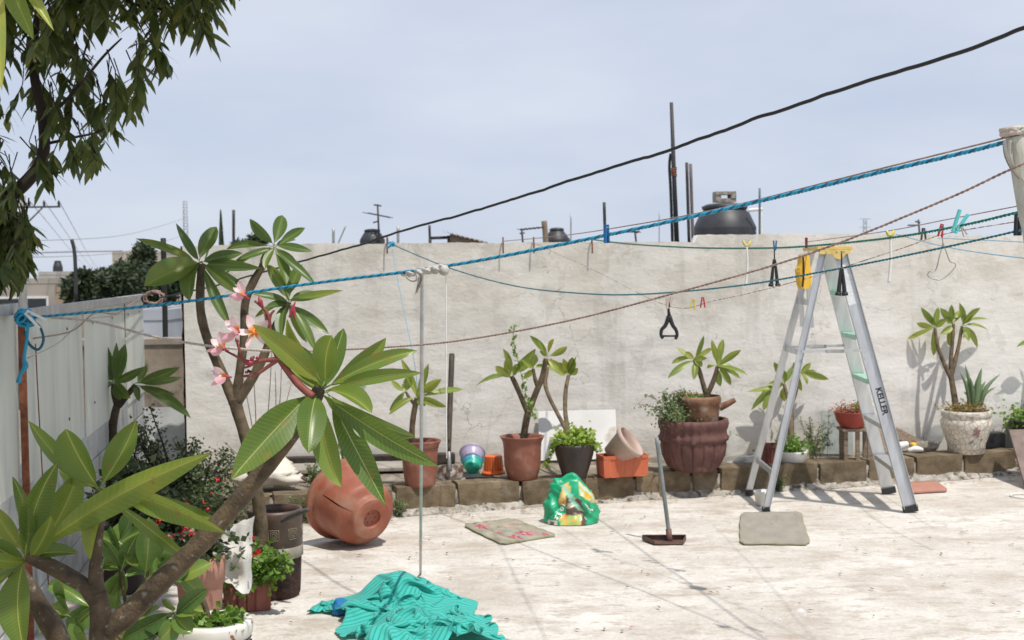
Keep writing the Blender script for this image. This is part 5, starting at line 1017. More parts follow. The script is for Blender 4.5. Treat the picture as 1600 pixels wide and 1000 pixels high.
dm = MB().grid(24, 20, dr); nv = len(dm.v); dm.v += [p + V(0, .02, 0) for p in dm.v[:nv]]; dm.f += [tuple(i + nv for i in reversed(f)) for f in dm.f]
cl = solo('white_cloth', 'crumpled white plastic cloth hanging beside the dark key-pattern pot', 'cloth', dm, WH, P(360, 930, D)); 
qs = onbed(408, 768); qs.y += .18
bundle('plastic_sack', 'cream plastic sack lying on the kerb behind the bare arm', 'sack', qs + V(0, 0, .10), .22, .14, .10, noisy('cream_sack', (0.55, 0.49, 0.40), (0.70, 0.66, 0.58), 7, .6, .5, 30), 3, .55)
bundle('plastic_sack', 'knotted tail end of a white bag on the kerb right of the bare arm', 'sack', onbed(432, 764) + V(0, .1, .045), .05, .05, .055, WH, 8, .4)
# dark beam, slab, sticks at the wall foot
ba, bb = onbed(500, 738), onbed(640, 735)
solo('timber_beam', 'dark timber beam lying along the foot of the wall', 'beam', MB().bar(W0 + we * -.5 - wnm * .09 + V(0, 0, BED + .03), W0 + we * 1.15 - wnm * .09 + V(0, 0, BED + .03), .07, .1, (0, 0, 1)), MT['darkwood'], W0 - wnm * .09 + V(0, 0, BED), smooth=False, bevel=.006)
sm = W0 + we * .35 - wnm * .34 + V(0, 0, BED + .012)
solo('cement_slab', 'flat grey cement slab in front of the dark beam', 'slab', MB().box(sm, (1.3, .34, .03), math.atan2(we.y, we.x)), noisy('grey_slab', (0.26, 0.235, 0.20), (0.36, 0.33, 0.29), 5, .95, .6, 40), sm, smooth=False, bevel=.006)
for i, (a, b_) in enumerate((((436, 722), (482, 755)), ((420, 752), (478, 755)))):
    p0 = P(*a, 9.2); p1 = onbed(*b_); solo('cane', ('upper slanting', 'lower flat')[i] + ' thin cane lying on the bed left of the white bucket', 'cane', MB().tube([p0, (p0 + p1) / 2, p1 + V(0, 0, .01)], .009, 6), MT['bark2'], p1)
# white bucket upside down
qb = onbed(511, 752); qb.y += .12; D = qb.y; r = 20 * D / FPX
solo('bucket', 'upturned white bucket on the kerb left of the broken pot', 'bucket', MB().lathe(qb, [(r * 1.1, 0), (r * 1.14, .012), (r * 1.05, .016), (r * .95, .16), (r * .88, .168), (r * .3, .172), (.001, .172)], 32, lambda th, q, z: q * (1 + .02 * math.sin(th * 3)), close=False), noisy('bucket_white', (0.60, 0.68, 0.68), (0.72, 0.78, 0.77), 5, .4, .05), qb)
# tufts of weeds on and under the kerb
def weed(label, c, n, hgt, spread, seed, mat='sage'):
    rr = random.Random(seed); t = thing('weed_tuft', label, 'weed', c); mb = MB(); pts = []
    for k in range(n):
        e = Vector(c) + V(rr.gauss(0, spread), rr.gauss(0, spread), rr.uniform(.3, 1) * hgt); sp_ = spline([Vector(c) + V(rr.gauss(0, spread * .4), rr.gauss(0, spread * .3), 0), (Vector(c) + e) / 2 + V(0, 0, hgt * .2), e], 4); mb.tube(sp_, .0016, 4); pts += [q + V(rr.gauss(0, .007), rr.gauss(0, .007), rr.gauss(0, .007)) for q in sp_[1:] for _ in range(3)]
    part('stems', mb, MT['bark2'], t); bunch(t, pts, .02, .01, mat, 'leaves', 0, rr)
weed('weeds sprouting at the kerb left of the broken pot', K0 + ke * KS(478) - kn * .03, 26, .2, .05, 1)
weed('weeds sprouting beside the cane and white bucket', onbed(487, 756), 20, .14, .06, 2)
weed('weeds at the kerb foot right of the broken pot', K0 + ke * KS(621) - kn * .03, 14, .12, .025, 3)
weed('small weeds in the kerb joint behind the ladder rear leg', K0 + ke * KS(1214) - kn * .03, 14, .12, .03, 4)
weed('weeds growing up behind the broken pot near the wall', onbed(540, 745), 30, .26, .05, 6, 'herb')

# ---- broken orange pot lying on its side ------------------------------------
g = Gz(555, 858); D = g.y + .12; s = D / FPX; Rr = 61 * s
axis = V(.56, -.74, -.22).normalized()       # from mouth to foot: the foot faces the camera
bx_ = axis.cross(V(0, 0, 1)).normalized(); by_ = bx_.cross(axis); Mx = Matrix(((bx_.x, by_.x, axis.x), (bx_.y, by_.y, axis.y), (bx_.z, by_.z, axis.z)))
cpos = P(558, 798, D)
H = .36
prof = [(Rr * .95, 0), (Rr * .955, -.001), (Rr * 1.095, -.001), (Rr * 1.10, 0), (Rr * 1.105, .034), (Rr * 1.10, .037), (Rr * .985, .04), (Rr * .98, .043), (Rr * .90, H * .50), (Rr * .86, H * .70), (Rr * .83, H * .77), (Rr * .77, H * .82), (Rr * .69, H * .85), (Rr * .62, H * .875), (Rr * .575, H * .905), (Rr * .555, H * .94), (Rr * .535, H * .985), (Rr * .525, H * .997), (Rr * .515, H), (Rr * .26, H + .0003), (Rr * .252, H), (Rr * .247, H - .002), (Rr * .242, H - .02), (Rr * .235, H - .022), (.002, H - .022)]
mb = MB(); nseg = 72; fp = []
for (r0, z0), (r1, z1) in zip(prof, prof[1:]):
    k = 7 if z1 - z0 > .05 else (3 if z1 - z0 > .02 else 1)
    for i in range(k): fp.append((r0 + (r1 - r0) * i / k, z0 + (z1 - z0) * i / k))
fp.append(prof[-1])
mb.lathe(cpos - axis * H * .5, fp, nseg, mat=Mx)
# tear: leave out the faces along the crack
want = [P(520, 773, D - .25), P(531, 784, D - .28), P(541, 790, D - .3), P(552, 798, D - .3), P(560, 804, D - .3)]
crk = None
lowz = min(v.z for v in mb.v); mb.v = [v + V(0, 0, .004 - lowz) for v in mb.v]
t = thing('broken_pot', 'big cracked orange plastic pot lying on its side', 'pot', V(g.x, D, 0))
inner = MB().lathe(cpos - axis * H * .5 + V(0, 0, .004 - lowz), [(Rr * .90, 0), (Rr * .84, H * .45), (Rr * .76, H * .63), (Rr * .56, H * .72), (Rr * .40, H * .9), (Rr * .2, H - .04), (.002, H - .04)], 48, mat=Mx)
part('inner_wall', inner, noisy('dark_inside', (0.05, 0.025, 0.018), (0.12, 0.05, 0.035), 9, .9, .3), t)  # inner wall coloured darker brown than the outside
def toscr(v):
    d = v - CAM; z = d.dot(_f); return 800 + FPX * d.dot(_r) / z, 500 - FPX * d.dot(_u) / z
ctr = cpos; keep = []
# the tear runs along the pot from near the lip to the foot at one angle; picked in the pot's own angle/length
def ang_of(i): return i % nseg
best = None
for k in range(nseg):
    i = 9 * nseg + k; x, y = toscr(mb.v[i]); dd = (x - 538) ** 2 + (y - 788) ** 2
    if (mb.v[i] - ctr).dot(V(0, -1, .3)) > 0 and (best is None or dd < best[0]): best = (dd, k)
kc = best[1]; row_n = len(fp)
for r_ in range(row_n):
    z = fp[r_][1] / H
    if .30 < z < .92:   # open the seam: pull the two sides of one edge loop apart
        pass
newf = []
for f in mb.f:
    r_ = f[0] // nseg; k = f[0] % nseg; z = (fp[r_][1] + fp[min(r_ + 1, row_n - 1)][1]) / 2 / H
    if k == kc and .26 < z < .93: continue
    newf.append(f)
mb.f = newf
for r_ in range(row_n):    # taper the slit to points at both ends
    z = fp[r_][1] / H
    if .18 < z < .97:
        wsl = max(0.03, math.sin(math.pi * min(1, max(0, (z - .24) / (.97 - .24)))) ** .8) * .5
        a, b_ = r_ * nseg + kc, r_ * nseg + (kc + 1) % nseg; m_ = (mb.v[a] + mb.v[b_]) / 2
        mb.v[a] = m_ + (mb.v[a] - m_) * wsl; mb.v[b_] = m_ + (mb.v[b_] - m_) * wsl
part('pot_body', mb, MT['orange'], t)
ft = cpos + axis * (H * .5 - .021) + V(0, 0, .004 - lowz)
for k in range(6):
    a = k * 1.05; c = ft + (bx_ * math.cos(a) + by_ * math.sin(a)) * Rr * .13 + axis * .0022; part('drain_hole', MB().lathe(c, [(.0045, 0), (.001, .0005)], 8, mat=Mx), MT['black'], t)

# ---- shovel, bowls, colander -------------------------------------------------
qs = onbed(701, 752); qs.y += .04; D = qs.y; s = D / FPX
sv = thing('shovel', 'paint-spattered shovel with a dark handle leaning on the wall', 'shovel', qs)
def blade(u, v):
    x = (u - .5) * 2; w_ = 22 * s * (1 - .25 * max(0, (.25 - v) / .25) ** 2); return P(702, 752, D) + V(x * w_, .03 * v + .03 * (1 - x * x) * -1 + .03 + .018 * x * x, (752 - (752 - 26 * v + 4 * abs(x) ** 2 * (1 if v > .8 else 0))) * s)
bm = MB().grid(14, 8, blade); nb_ = len(bm.v); bm.v += [v + V(0, .004, 0) for v in bm.v[:nb_]]; bm.f += [tuple(i + nb_ for i in reversed(f)) for f in bm.f]
part('blade', bm, noisy('spattered_steel', (0.10, 0.055, 0.035), (0.50, 0.46, 0.40), 14, .7, .5, 60, lo=.4, hi=.55), sv)
hp = [P(702, 735, D), P(701, 700, D + .05), P(703, 640, D + .14), P(706, 553, D + .28)]
part('socket', MB().tube([P(702, 736, D - .01), P(702, 718, D + .02), P(701, 690, D + .06)], [.02, .012, .011], 8), MT['steel'], sv)
part('handle', MB().tube(spline([P(701, 705, D + .04), hp[2], hp[3]], 5), lerps([.017, .02, .021], 5), 10), noisy('dark_handle', (0.035, 0.028, 0.022), (0.09, 0.07, 0.05), 9, .7, .3, 50, stretch=(4, 4, .5)), sv)
def bowl(label, px, py, r_px, h_px, mat, tilt, dz=0, cat='bowl', group=None):
    q = onbed(px, py) + V(0, .1, dz); D = q.y; r = r_px * D / FPX; h = h_px * D / FPX; m_ = Matrix.Rotation(R(tilt), 3, 'X')
    return solo('plastic_bowl', label, cat, MB().lathe(q, [(.002, 0), (r * .6, 0), (r * .85, h * .5), (r * 1.0, h), (r * 1.03, h), (r * .97, h * .96), (r * .80, h * .5), (r * .55, h * .08), (.002, h * .08)], 32, mat=m_), mat, q, group)
GB = 'stacked plastic bowls'
q = onbed(737, 741); D = q.y + .1
mt = Matrix.Rotation(R(62), 3, 'X')
for i, (lab, r, h, c_, off) in enumerate((('lavender plastic bowl, the largest and hindmost of the three nested bowls', 20, 17, (0.42, 0.36, 0.50), (0, .04, .012)), ('blue plastic bowl in the middle of the three nested bowls', 18, 15, (0.05, 0.32, 0.45), (.0, .015, -.012)), ('green plastic bowl, the front one of the three nested bowls', 15, 12, (0.03, 0.42, 0.30), (.004, -.02, -.022)))):
    rr = r * D / FPX; hh = h * D / FPX; cpt = V(q.x, D, BED) + V(*off) + V(0, 0, rr * .75)
    solo('plastic_bowl', lab, 'bowl', MB().lathe(cpt, [(.002, 0), (rr * .7, 0), (rr * .74, .006), (rr * .9, hh * .6), (rr * 1.0, hh), (rr * 1.04, hh), (rr * .97, hh * .95), (rr * .84, hh * .5), (rr * .6, .012), (.002, .012)], 36, mat=Matrix.Rotation(R(-58 - 4 * i), 3, 'X')), plain('bowl_plastic', c_, .35), cpt, GB)
solo('tray', 'flat black tray lying under the orange colander', 'tray', MB().box(onbed(748, 748) + V(0, .06, .008), (.2, .14, .016), .1), MT['black'], onbed(748, 748), smooth=False, bevel=.004)
q = onbed(771, 747); q.y += .09; D = q.y; s = D / FPX; q.z += .018; r0 = 15 * s; h = 29 * s
t = thing('colander', 'upturned orange plastic colander with holes', 'colander', q)
OR = plain('orange_mesh', (0.70, 0.13, 0.02), .4)
cm = MB(); nr, na = 15, 44
for i in range(nr):
    for k in range(na):
        pass
def cp(u, v):   # u angle, v height
    th = 2 * math.pi * u; r = r0 * (1.05 - .12 * v); return q + V(math.cos(th) * r, math.sin(th) * r, h * (.16 + .80 * v))
cg = MB().grid(na, nr, cp); cg.f = [f for i, f in enumerate(cg.f) if not ((i // nr) % 2 == 0 and (i % nr) % 2 == 1 if ((i // nr) // 2) % 2 == 0 else (i // nr) % 2 == 0 and (i % nr) % 2 == 0 and (i % nr) > 0)]
part('basket', cg, OR, t, False); part('rim', MB().lathe(q, [(r0 * 1.05, h * .17), (r0 * 1.2, h * .12), (r0 * 1.28, 0), (r0 * 1.2, 0), (r0 * 1.0, h * .14)], 40), OR, t)
part('base', MB().lathe(q, [(r0 * .93, h * .95), (r0 * .8, h), (.002, h)], 40), OR, t)
# white board leaning against wall
a0, a1 = WP(843, 745, .18), WP(965, 742, .18); zt = P(900, 645, a0.y).z
solo('white_board', 'white board leaning against the wall behind the dark bowl pot', 'board', MB().add([V(a0.x, a0.y, BED), V(a1.x, a1.y, BED), V(a1.x, a1.y + .13, zt), V(a0.x, a0.y + .13, zt), V(a0.x, a0.y + .015, BED), V(a1.x, a1.y + .015, BED), V(a1.x, a1.y + .145, zt), V(a0.x, a0.y + .145, zt)], [(0, 1, 2, 3), (7, 6, 5, 4), (3, 2, 6, 7), (1, 5, 6, 2), (0, 3, 7, 4)]), noisy('white_board', (0.66, 0.65, 0.63), (0.76, 0.75, 0.73), 3, .5, .1, 30, c3=(0.5, 0.44, 0.36), s3=6, f3=(.62, .75)), V(a0.x, a0.y, BED), smooth=False)
# clear bottles
def bottle(label, c, ax, r, L, cap=None):
    ax = Vector(ax).normalized(); u = ax.orthogonal().normalized(); v = ax.cross(u); m_ = Matrix(((u.x, v.x, ax.x), (u.y, v.y, ax.y), (u.z, v.z, ax.z)))
    t = thing('plastic_bottle', label, 'bottle', c, 'clear plastic bottles lying along the wall')
    pf = [(.002, 0), (r * .8, 0), (r, L * .05)] + [(r * (.96 if k % 2 else 1), L * (.1 + .06 * k)) for k in range(9)] + [(r * .95, L * .68), (r * .5, L * .84), (r * .28, L * .9), (r * .28, L)]
    part('bottle_body', MB().lathe(c, pf, 24, mat=m_), MT['clear'], t)
    if cap: part('cap', MB().lathe(Vector(c) + ax * L * .94, [(r * .34, 0), (r * .34, L * .08), (.002, L * .08)], 14, mat=m_), cap, t)
q = onbed(1158, 728); bottle('clear plastic bottle bottom standing right of the burgundy pot', q + V(-.01, .15, .005), (-.1, .1, 1), .085, .24)
q = onbed(1470, 706); bottle('clear plastic bottle left of the mosaic pot', q + V(-.02, .2, .06), (.5, .5, .35), .06, .24)
q = onbed(1585, 690); bottle('large ribbed clear bottle right of the mosaic pot with a green cap', q + V(.08, .12, .13), (-1, .1, .35), .075, .30, plain('green_cap', (0.02, 0.25, 0.12), .4))
bundle('plastic_bag', 'crumpled clear white bag beside the ladder rear leg on the kerb', 'bag', onbed(1172, 727) + V(0, .12, .02), .09, .05, .03, WH, 5, .35)
# grey sheet and scraps behind the ladder
a0 = onbed(1322, 714); a0.y += .16
solo('grey_board', 'square grey sheet leaning on the wall behind the ladder', 'board', MB().box(a0 + V(-.02, .03, .17), (.24, .012, .34), .05, Matrix.Rotation(R(-8), 3, 'X')), noisy('grey_green_sheet', (0.30, 0.33, 0.31), (0.42, 0.45, 0.42), 6, .7, .2), a0, smooth=False)
a0 = P(1398, 676, 10.15); b_ = onbed(1446, 704); solo('dark_plank', 'dark edged plank slanting down to the kerb right of the ladder', 'plank', MB().bar(a0, b_ + V(0, .1, .02), .09, .03, (0, .3, 1)), MT['wood'], b_, smooth=False, bevel=.003)
a0 = onbed(1380, 716); solo('wood_offcut', 'brown wood offcut standing behind the ladder front rail', 'offcut', MB().bar(a0 + V(0, .12, 0), P(1372, 662, a0.y + .25), .11, .02, (1, 0, .2)), MT['wood'], a0, smooth=False, bevel=.003)
a0 = onbed(1412, 711); solo('white_sandal', 'white sandal-like scrap lying on the kerb right of the ladder', 'sandal', MB().tube(spline([a0 + V(-.05, .08, .035), a0 + V(.0, .08, .06), a0 + V(.06, .08, .075)], 5), lerps([.025, .035, .02], 5), 10), MT['white'], a0)
a0 = onbed(1434, 709); solo('white_sole', 'white and yellow scrap lying at the foot of the slanting plank', 'scrap', MB().tube(spline([a0 + V(-.06, .06, .015), a0 + V(0, .06, .028), a0 + V(.06, .06, .02)], 5), lerps([.015, .028, .014], 5), 10), MT['white'], a0)
solo('yellow_scrap', 'small round yellow plastic scrap behind the white scrap near the plank', 'scrap', MB().lathe(a0 + V(.0, .11, .045), [(.002, .03), (.025, .026), (.03, 0), (.002, 0)], 14), MT['yellow'], a0 + V(0, .1, .04))
bundle('stone', 'pale flat stone on the kerb left of the mosaic pot', 'stone', onbed(1452, 706) + V(0, .1, .03), .10, .05, .04, MOR, 12, .3)
solo('black_crate', 'small black plastic box right of the mosaic pot', 'box', MB().box(onbed(1562, 702) + V(0, .14, .06), (.16, .1, .12), .1), MT['black'], onbed(1562, 702), smooth=False, bevel=.006)
a0, a1 = Gz(1606, 764), P(1577, 671, 9.75)
solo('brown_board', 'dark brown board leaning on the kerb at the right edge', 'board', MB().add([P(1577, 672, 9.85), P(1670, 670, 9.85), Gz(1690, 764), Gz(1604, 766), P(1577, 672, 9.85) + V(0, .03, 0), P(1670, 670, 9.85) + V(0, .03, 0), Gz(1690, 764) + V(0, .03, 0), Gz(1604, 766) + V(0, .03, 0)], [(0, 1, 2, 3), (7, 6, 5, 4), (0, 3, 7, 4), (0, 4, 5, 1), (1, 5, 6, 2)]), noisy('brown_board', (0.13, 0.09, 0.075), (0.22, 0.165, 0.14), 8, .7, .3, 40, stretch=(1, 1, .2)), a0, smooth=False)
solo('wire_ring', 'pale wire ring lying on the floor at the right edge', 'ring', MB().tube([Gz(1600, 776) + V(.09 * math.cos(k * .3), .09 * math.sin(k * .3), .006) for k in range(22)], .006, 6), MT['white'], Gz(1600, 776))

# ---- ladder ------------------------------------------------------------------
fn, ff, rn, rf_ = Gz(1426, 800), Gz(1392, 771), Gz(1197, 801), Gz(1170, 774)
yc = (fn.y + ff.y) / 2; ztop_ = 1.77; TX = P(1287, 392, yc).x
lad = thing('step_ladder', 'aluminium step ladder with mint-stained steps standing open', 'ladder', ((fn.x + rn.x) / 2, yc, 0))
tn, tf = V(TX + .055, yc - .20, ztop_), V(TX + .055, yc + .16, ztop_)
un, uf = V(TX - .05, yc - .18, ztop_ - .01), V(TX - .05, yc + .14, ztop_ - .01)
def chan(a, b_, wid, dep, side, thk=.003, flip=1):     # channel section rail: web + two flanges
    e = (b_ - a).normalized(); sd = Vector(side); sd = (sd - e * sd.dot(e)).normalized(); n_ = e.cross(sd) * flip; mb = MB()
    mb.bar(a, b_, wid, thk, sd)
    for k in (-1, 1): mb.bar(a + sd * k * (wid / 2 - thk / 2) + n_ * dep / 2, b_ + sd * k * (wid / 2 - thk / 2) + n_ * dep / 2, thk, dep - thk - .001, sd)
    return mb
railn = part('front_rail', chan(tn, fn + V(-.02, 0, .03), .088, .028, (1, 0, 0)), MT['alu'], lad, False)
part('front_rail', chan(tf, ff + V(-.02, 0, .03), .088, .028, (1, 0, 0), flip=-1), MT['alu'], lad, False)
part('rear_rail', chan(un, rn + V(0, 0, .025), .046, .024, (1, 0, 0)), MT['alu'], lad, False)
part('rear_rail', chan(uf, rf_ + V(0, 0, .025), .046, .024, (1, 0, 0), flip=-1), MT['alu'], lad, False)
for f, a in ((fn, tn), (ff, tf)):
    d = (f - a).normalized(); part('foot', MB().bar(f + V(-.02, 0, .045), f + V(-.012, 0, .0), .098, .036, (1, 0, 0)), MT['rubber'], lad, False, .003)
for f in (rn, rf_): part('foot', MB().bar(f + V(0, 0, .04), f + V(0, 0, 0), .054, .032, (1, 0, 0)), MT['rubber'], lad, False, .003)
for i, z in enumerate((.29, .585, .885, 1.185, 1.485)):
    k = 1 - z / ztop_; a = tn + (fn - tn) * k; b_ = tf + (ff - tf) * k; a = a + V(0, .012, 0); b_ = b_ + V(0, -.012, 0)
    sm = MB(); c = (a + b_) / 2; L = (b_ - a).length; ry = math.atan2(-(b_ - a).x, (b_ - a).y)
    sm.box((c.x - .005, c.y, z), (.085, L, .006), ry); sm.box((c.x + .036, c.y, z - .016), (.004, L, .026), ry); sm.box((c.x - .046, c.y, z - .016), (.004, L, .026), ry)
    for g_ in range(4): sm.box((c.x - .035 + .02 * g_, c.y, z + .0042), (.006, L * .98, .002), ry)
    part('step', sm, MT['mint'] if i >= 2 else MT['alu'], lad, False)
for z, lab in ((.26, 0), (.70, 0), (1.08, 0), (1.42, 0)):
    k = 1 - z / ztop_; a = un + (rn - un) * k; b_ = uf + (rf_ - uf) * k
    if lab == 0 and z != .70: part('rear_brace', MB().bar(a, b_, .036, .02, (0, 0, 1)), MT['alu'], lad, False)
for (t_, f, u_, r_) in ((tn, fn, un, rn), (tf, ff, uf, rf_)):
    k = 1 - 1.09 / ztop_; a = t_ + (f - t_) * k; b_ = u_ + (r_ - u_) * k; sg = -.03 if t_ is tn else .03; m_ = (a + b_) / 2 + V(0, sg, 0)
    part('spreader', MB().bar(a + V(0, sg, 0), b_ + V(0, sg, .0), .018, .005, (0, 0, 1)), MT['alu'], lad, False); part('hinge', MB().bar(m_ + V(-.06, sg * .15, -.002), m_ + V(.06, sg * .15, -.002), .024, .012, (0, 0, 1)), MT['steel'], lad, False)
part('loose_strut', MB().bar(P(1262, 425, yc - .05), P(1268, 512, yc + .02), .034, .014, (1, 0, 0)), MT['alu'], lad, False)
part('loose_strut', MB().bar(P(1250, 445, yc + .03), P(1254, 510, yc + .06), .03, .012, (1, 0, 0)), MT['alu'], lad, False)
cap = MB().box((TX + .02, yc - .02, ztop_ + .012), (.24, .44, .024)).box((TX + .02, yc - .235, ztop_ - .01), (.21, .008, .04)); cap.add([V(TX - .02, yc - .24, ztop_), V(TX + .12, yc - .24, ztop_), V(TX + .06, yc - .24, ztop_ - .07), V(TX + .02, yc - .24, ztop_ - .06), V(TX - .02, yc - .235, ztop_), V(TX + .12, yc - .235, ztop_), V(TX + .06, yc - .235, ztop_ - .07), V(TX + .02, yc - .235, ztop_ - .06)], [(0, 3, 2, 1), (4, 5, 6, 7), (0, 4, 7, 3), (1, 2, 6, 5), (2, 3, 7, 6)])
part('top_cap', cap, MT['capyellow'], lad, False, .003)
for dx in (-.04, .03, .08): part('rivet', MB().lathe(V(TX + dx, yc - .242, ztop_ - .012), [(.006, 0), (.004, .003), (.001, .003)], 8, mat=Matrix.Rotation(R(90), 3, 'X')), MT['steel'], lad)
# lettering down the near rail, and the pale sticker
def text_mesh(txt, size):
    cu = bpy.data.curves.new('t', 'FONT'); cu.body = txt; cu.size = size; cu.align_x = 'CENTER'; cu.align_y = 'CENTER'; cu.offset = size * .035; cu.extrude = 0
    o = bpy.data.objects.new('t', cu); col.objects.link(o); dg = bpy.context.evaluated_depsgraph_get(); me = bpy.data.meshes.new_from_object(o.evaluated_get(dg)); bpy.data.objects.remove(o)
    vs = [v.co.copy() for v in me.vertices]; fs = [tuple(p.vertices) for p in me.polygons]; return vs, fs
e = (fn + V(-.02, 0, .03) - tn).normalized(); sd = V(1, 0, 0); sd = (sd - e * sd.dot(e)).normalized(); nn = e.cross(sd)
if nn.y > 0: nn = -nn
def on_rail(frac, u, v, off=.0035): return tn + (fn - tn) * frac + e * u + sd * v + nn * off
zt_ = P(1374, 627, yc - .3).z; fr = 1 - zt_ / ztop_
vs, fs = text_mesh('KELLER', .058); mb = MB().add([on_rail(fr, p.x, -p.y if False else p.y * 1.0, .0036) for p in vs], fs); part('lettering', mb, MT['black'], railn, False)
mb = MB().add([on_rail(.09, -.07, -.036, .0032), on_rail(.09, .22, -.036, .0032), on_rail(.09, .22, .036, .0032), on_rail(.09, -.07, .036, .0032)], [(0, 1, 2, 3)]); part('sticker', mb, noisy('worn_sticker', (0.52, 0.54, 0.56), (0.75, 0.76, 0.76), 30, .5, 0, stretch=(1, 1, 4)), railn, False)

# ---- things on the floor --------------------------------------------------------
cpn = Gz(1193, 790); cpn.y += .03; r = .06
solo('plastic_tub', 'small translucent white tub standing beside the ladder rear leg', 'tub', MB().lathe(cpn, [(.002, .002), (r * .78, 0), (r * .95, .085), (r * 1.05, .087), (r * 1.05, .1), (r * .95, .1), (r * .74, .01), (.002, .01)], 28), noisy('milky_plastic', (0.62, 0.62, 0.58), (0.72, 0.72, 0.68), 8, .4, 0), cpn)
def mat_obj(name, label, corners, colfn, thick, nu, nv, mt_, seed, curl=.004, cat='mat'):
    c = [Gz(*q) for q in corners]   # tl, tr, br, bl
    mb = MB(); mb.c = []
    def f(u, v): 
        rr = .0
        p = (c[0] * (1 - u) + c[1] * u) * (1 - v) + (c[3] * (1 - u) + c[2] * u) * v; du = .012 * nz3((v * 4, seed, 0)); dv = .012 * nz3((u * 4, seed, 3))
        cu_ = min(u, 1 - u); cv_ = min(v, 1 - v); ctr_ = (c[0] + c[1] + c[2] + c[3]) / 4
        if cu_ < .06 and cv_ < .06: k = (1 - cu_ / .06) * (1 - cv_ / .06) * .07; p = p + (ctr_ - p) * k
        return V(p.x + du, p.y + dv, thick + .004 + curl * max(0, nz3((u * 3, v * 3, seed))) + curl * 1.6 * max(0, 1 - 6 * min(cu_, cv_)) * abs(nz3((u * 5, v * 5, seed + 4))))
    mb.grid(nu, nv, f); n0 = len(mb.v)
    for i in range(nu + 1):
        for j in range(nv + 1): mb.c.append(colfn(i / nu, j / nv))
    rim = [i * (nv + 1) for i in range(nu + 1)] + [nu * (nv + 1) + j for j in range(1, nv + 1)] + [i * (nv + 1) + nv for i in range(nu - 1, -1, -1)] + [j for j in range(nv - 1, 0, -1)]
    for i in rim: mb.v.append(V(mb.v[i].x, mb.v[i].y, .0015)); mb.c.append([k * .8 for k in mb.c[i]])
    m_ = len(rim)
    for k in range(m_): mb.f.append((rim[k], n0 + k, n0 + (k + 1) % m_, rim[(k + 1) % m_]))
    return solo(name, label, cat, mb, mt_, (c[0] + c[1] + c[2] + c[3]) / 4)
def greycol(u, v):
    e_ = min(u, 1 - u, v, 1 - v); k = 1 + .14 * nz3((u * 6, v * 6, 2)) + .08 * nz3((u * 20, v * 14, 2)); b0 = (0.30, 0.275, 0.23)
    if e_ < .025: b0 = (0.29, 0.275, 0.19)
    if abs(u - .5) < .015 and abs(v - .42) < .02: b0 = (.2, .17, .14)
    return [q * k for q in b0]
mat_obj('floor_mat', 'plain grey rectangular mat with a mossy edge in front of the ladder', ((1157, 803), (1252, 801), (1266, 852), (1155, 851)), greycol, .005, 60, 40, colmat('worn_mat', .95, .5, 120, .1), 3)
FLW = [(.22, .2, .13, (0.40, 0.09, 0.14)), (.32, .16, .08, (0.46, 0.16, 0.19)), (.38, .82, .12, (0.40, 0.06, 0.11)), (.62, .72, .14, (0.40, 0.08, 0.13)), (.75, .76, .09, (0.46, 0.2, 0.22)), (.62, .35, .10, (0.42, 0.3, 0.28)), (.5, .8, .07, (0.22, 0.32, 0.3)), (.48, .5, .09, (0.22, 0.28, 0.24)), (.85, .9, .08, (0.40, 0.08, 0.13)), (.12, .4, .09, (0.26, 0.28, 0.24)), (.8, .3, .09, (0.36, 0.2, 0.2)), (.3, .55, .07, (0.40, 0.1, 0.14))]
def florcol(u, v):
    b0 = [0.33, 0.30, 0.235]; k = 1 + .3 * nz3((u * 7, v * 7, 8)) + .1 * nz3((u * 24, v * 24, 8))
    for (x, y, r_, c_) in FLW:
        d = math.hypot((u - x) * 1.25, v - y); a = math.atan2(v - y, u - x)
        if d < r_ * (.72 + .28 * math.cos(5 * a)) * 1.05: b0 = list(c_) if d > r_ * .2 else [.5, .4, .2]
    if min(u, 1 - u, v, 1 - v) < .03: b0 = [0.24, 0.24, 0.15]
    return [q * k for q in b0]
mat_obj('floor_mat', 'faded floral mat with pink flowers on the floor', ((722, 822), (800, 811), (872, 838), (785, 852)), florcol, .003, 80, 56, colmat('floral_mat', .95, .5, 140, .1), 5, .006)
mat_obj('floor_tile', 'flat red tile lying behind the ladder front foot', ((1405, 757), (1462, 755), (1482, 768), (1418, 772)), lambda u, v: [q * (1 + .12 * nz3((u * 5, v * 5, 1))) for q in (0.40, 0.20, 0.15)], .014, 12, 10, colmat('red_tile', .85, .3, 60, .2), 7, 0, 'tile')
# dustpan with long handle
g = Gz(1041, 850); s = g.y / FPX
dp = thing('dustpan', 'long-handled dark dustpan standing on the floor', 'dustpan', g)
w_ = 35 * s
pan = MB(); A_ = [V(g.x - w_ * .55, g.y - .02, .002), V(g.x + w_ * .75, g.y - .02, .002), V(g.x + w_ * 1.0, g.y + .10, .002), V(g.x - w_ * 1.0, g.y + .11, .002)]
bk = [A_[3] + V(0, .01, .03), A_[2] + V(0, .01, .03)]
def slab(p, th):
    n_ = (p[1] - p[0]).cross(p[3] - p[0]).normalized() * th; return MB().add([q for q in p] + [q + n_ for q in p], [(3, 2, 1, 0), (4, 5, 6, 7), (0, 1, 5, 4), (1, 2, 6, 5), (2, 3, 7, 6), (3, 0, 4, 7)])
PANM = noisy('rusty_pan', (0.05, 0.035, 0.03), (0.17, 0.08, 0.06), 12, .6, .3, 50)
part('pan_floor', slab(A_, .004), PANM, dp, False); part('pan_back', slab([A_[3], A_[2], bk[1], bk[0]], .004), PANM, dp, False)
part('pan_side', slab([A_[0], A_[3], bk[0], A_[0] + V(0, 0, .02)], .004), PANM, dp, False); part('pan_side', slab([A_[2], A_[1], A_[1] + V(0, 0, .02), bk[1]], .004), PANM, dp, False)
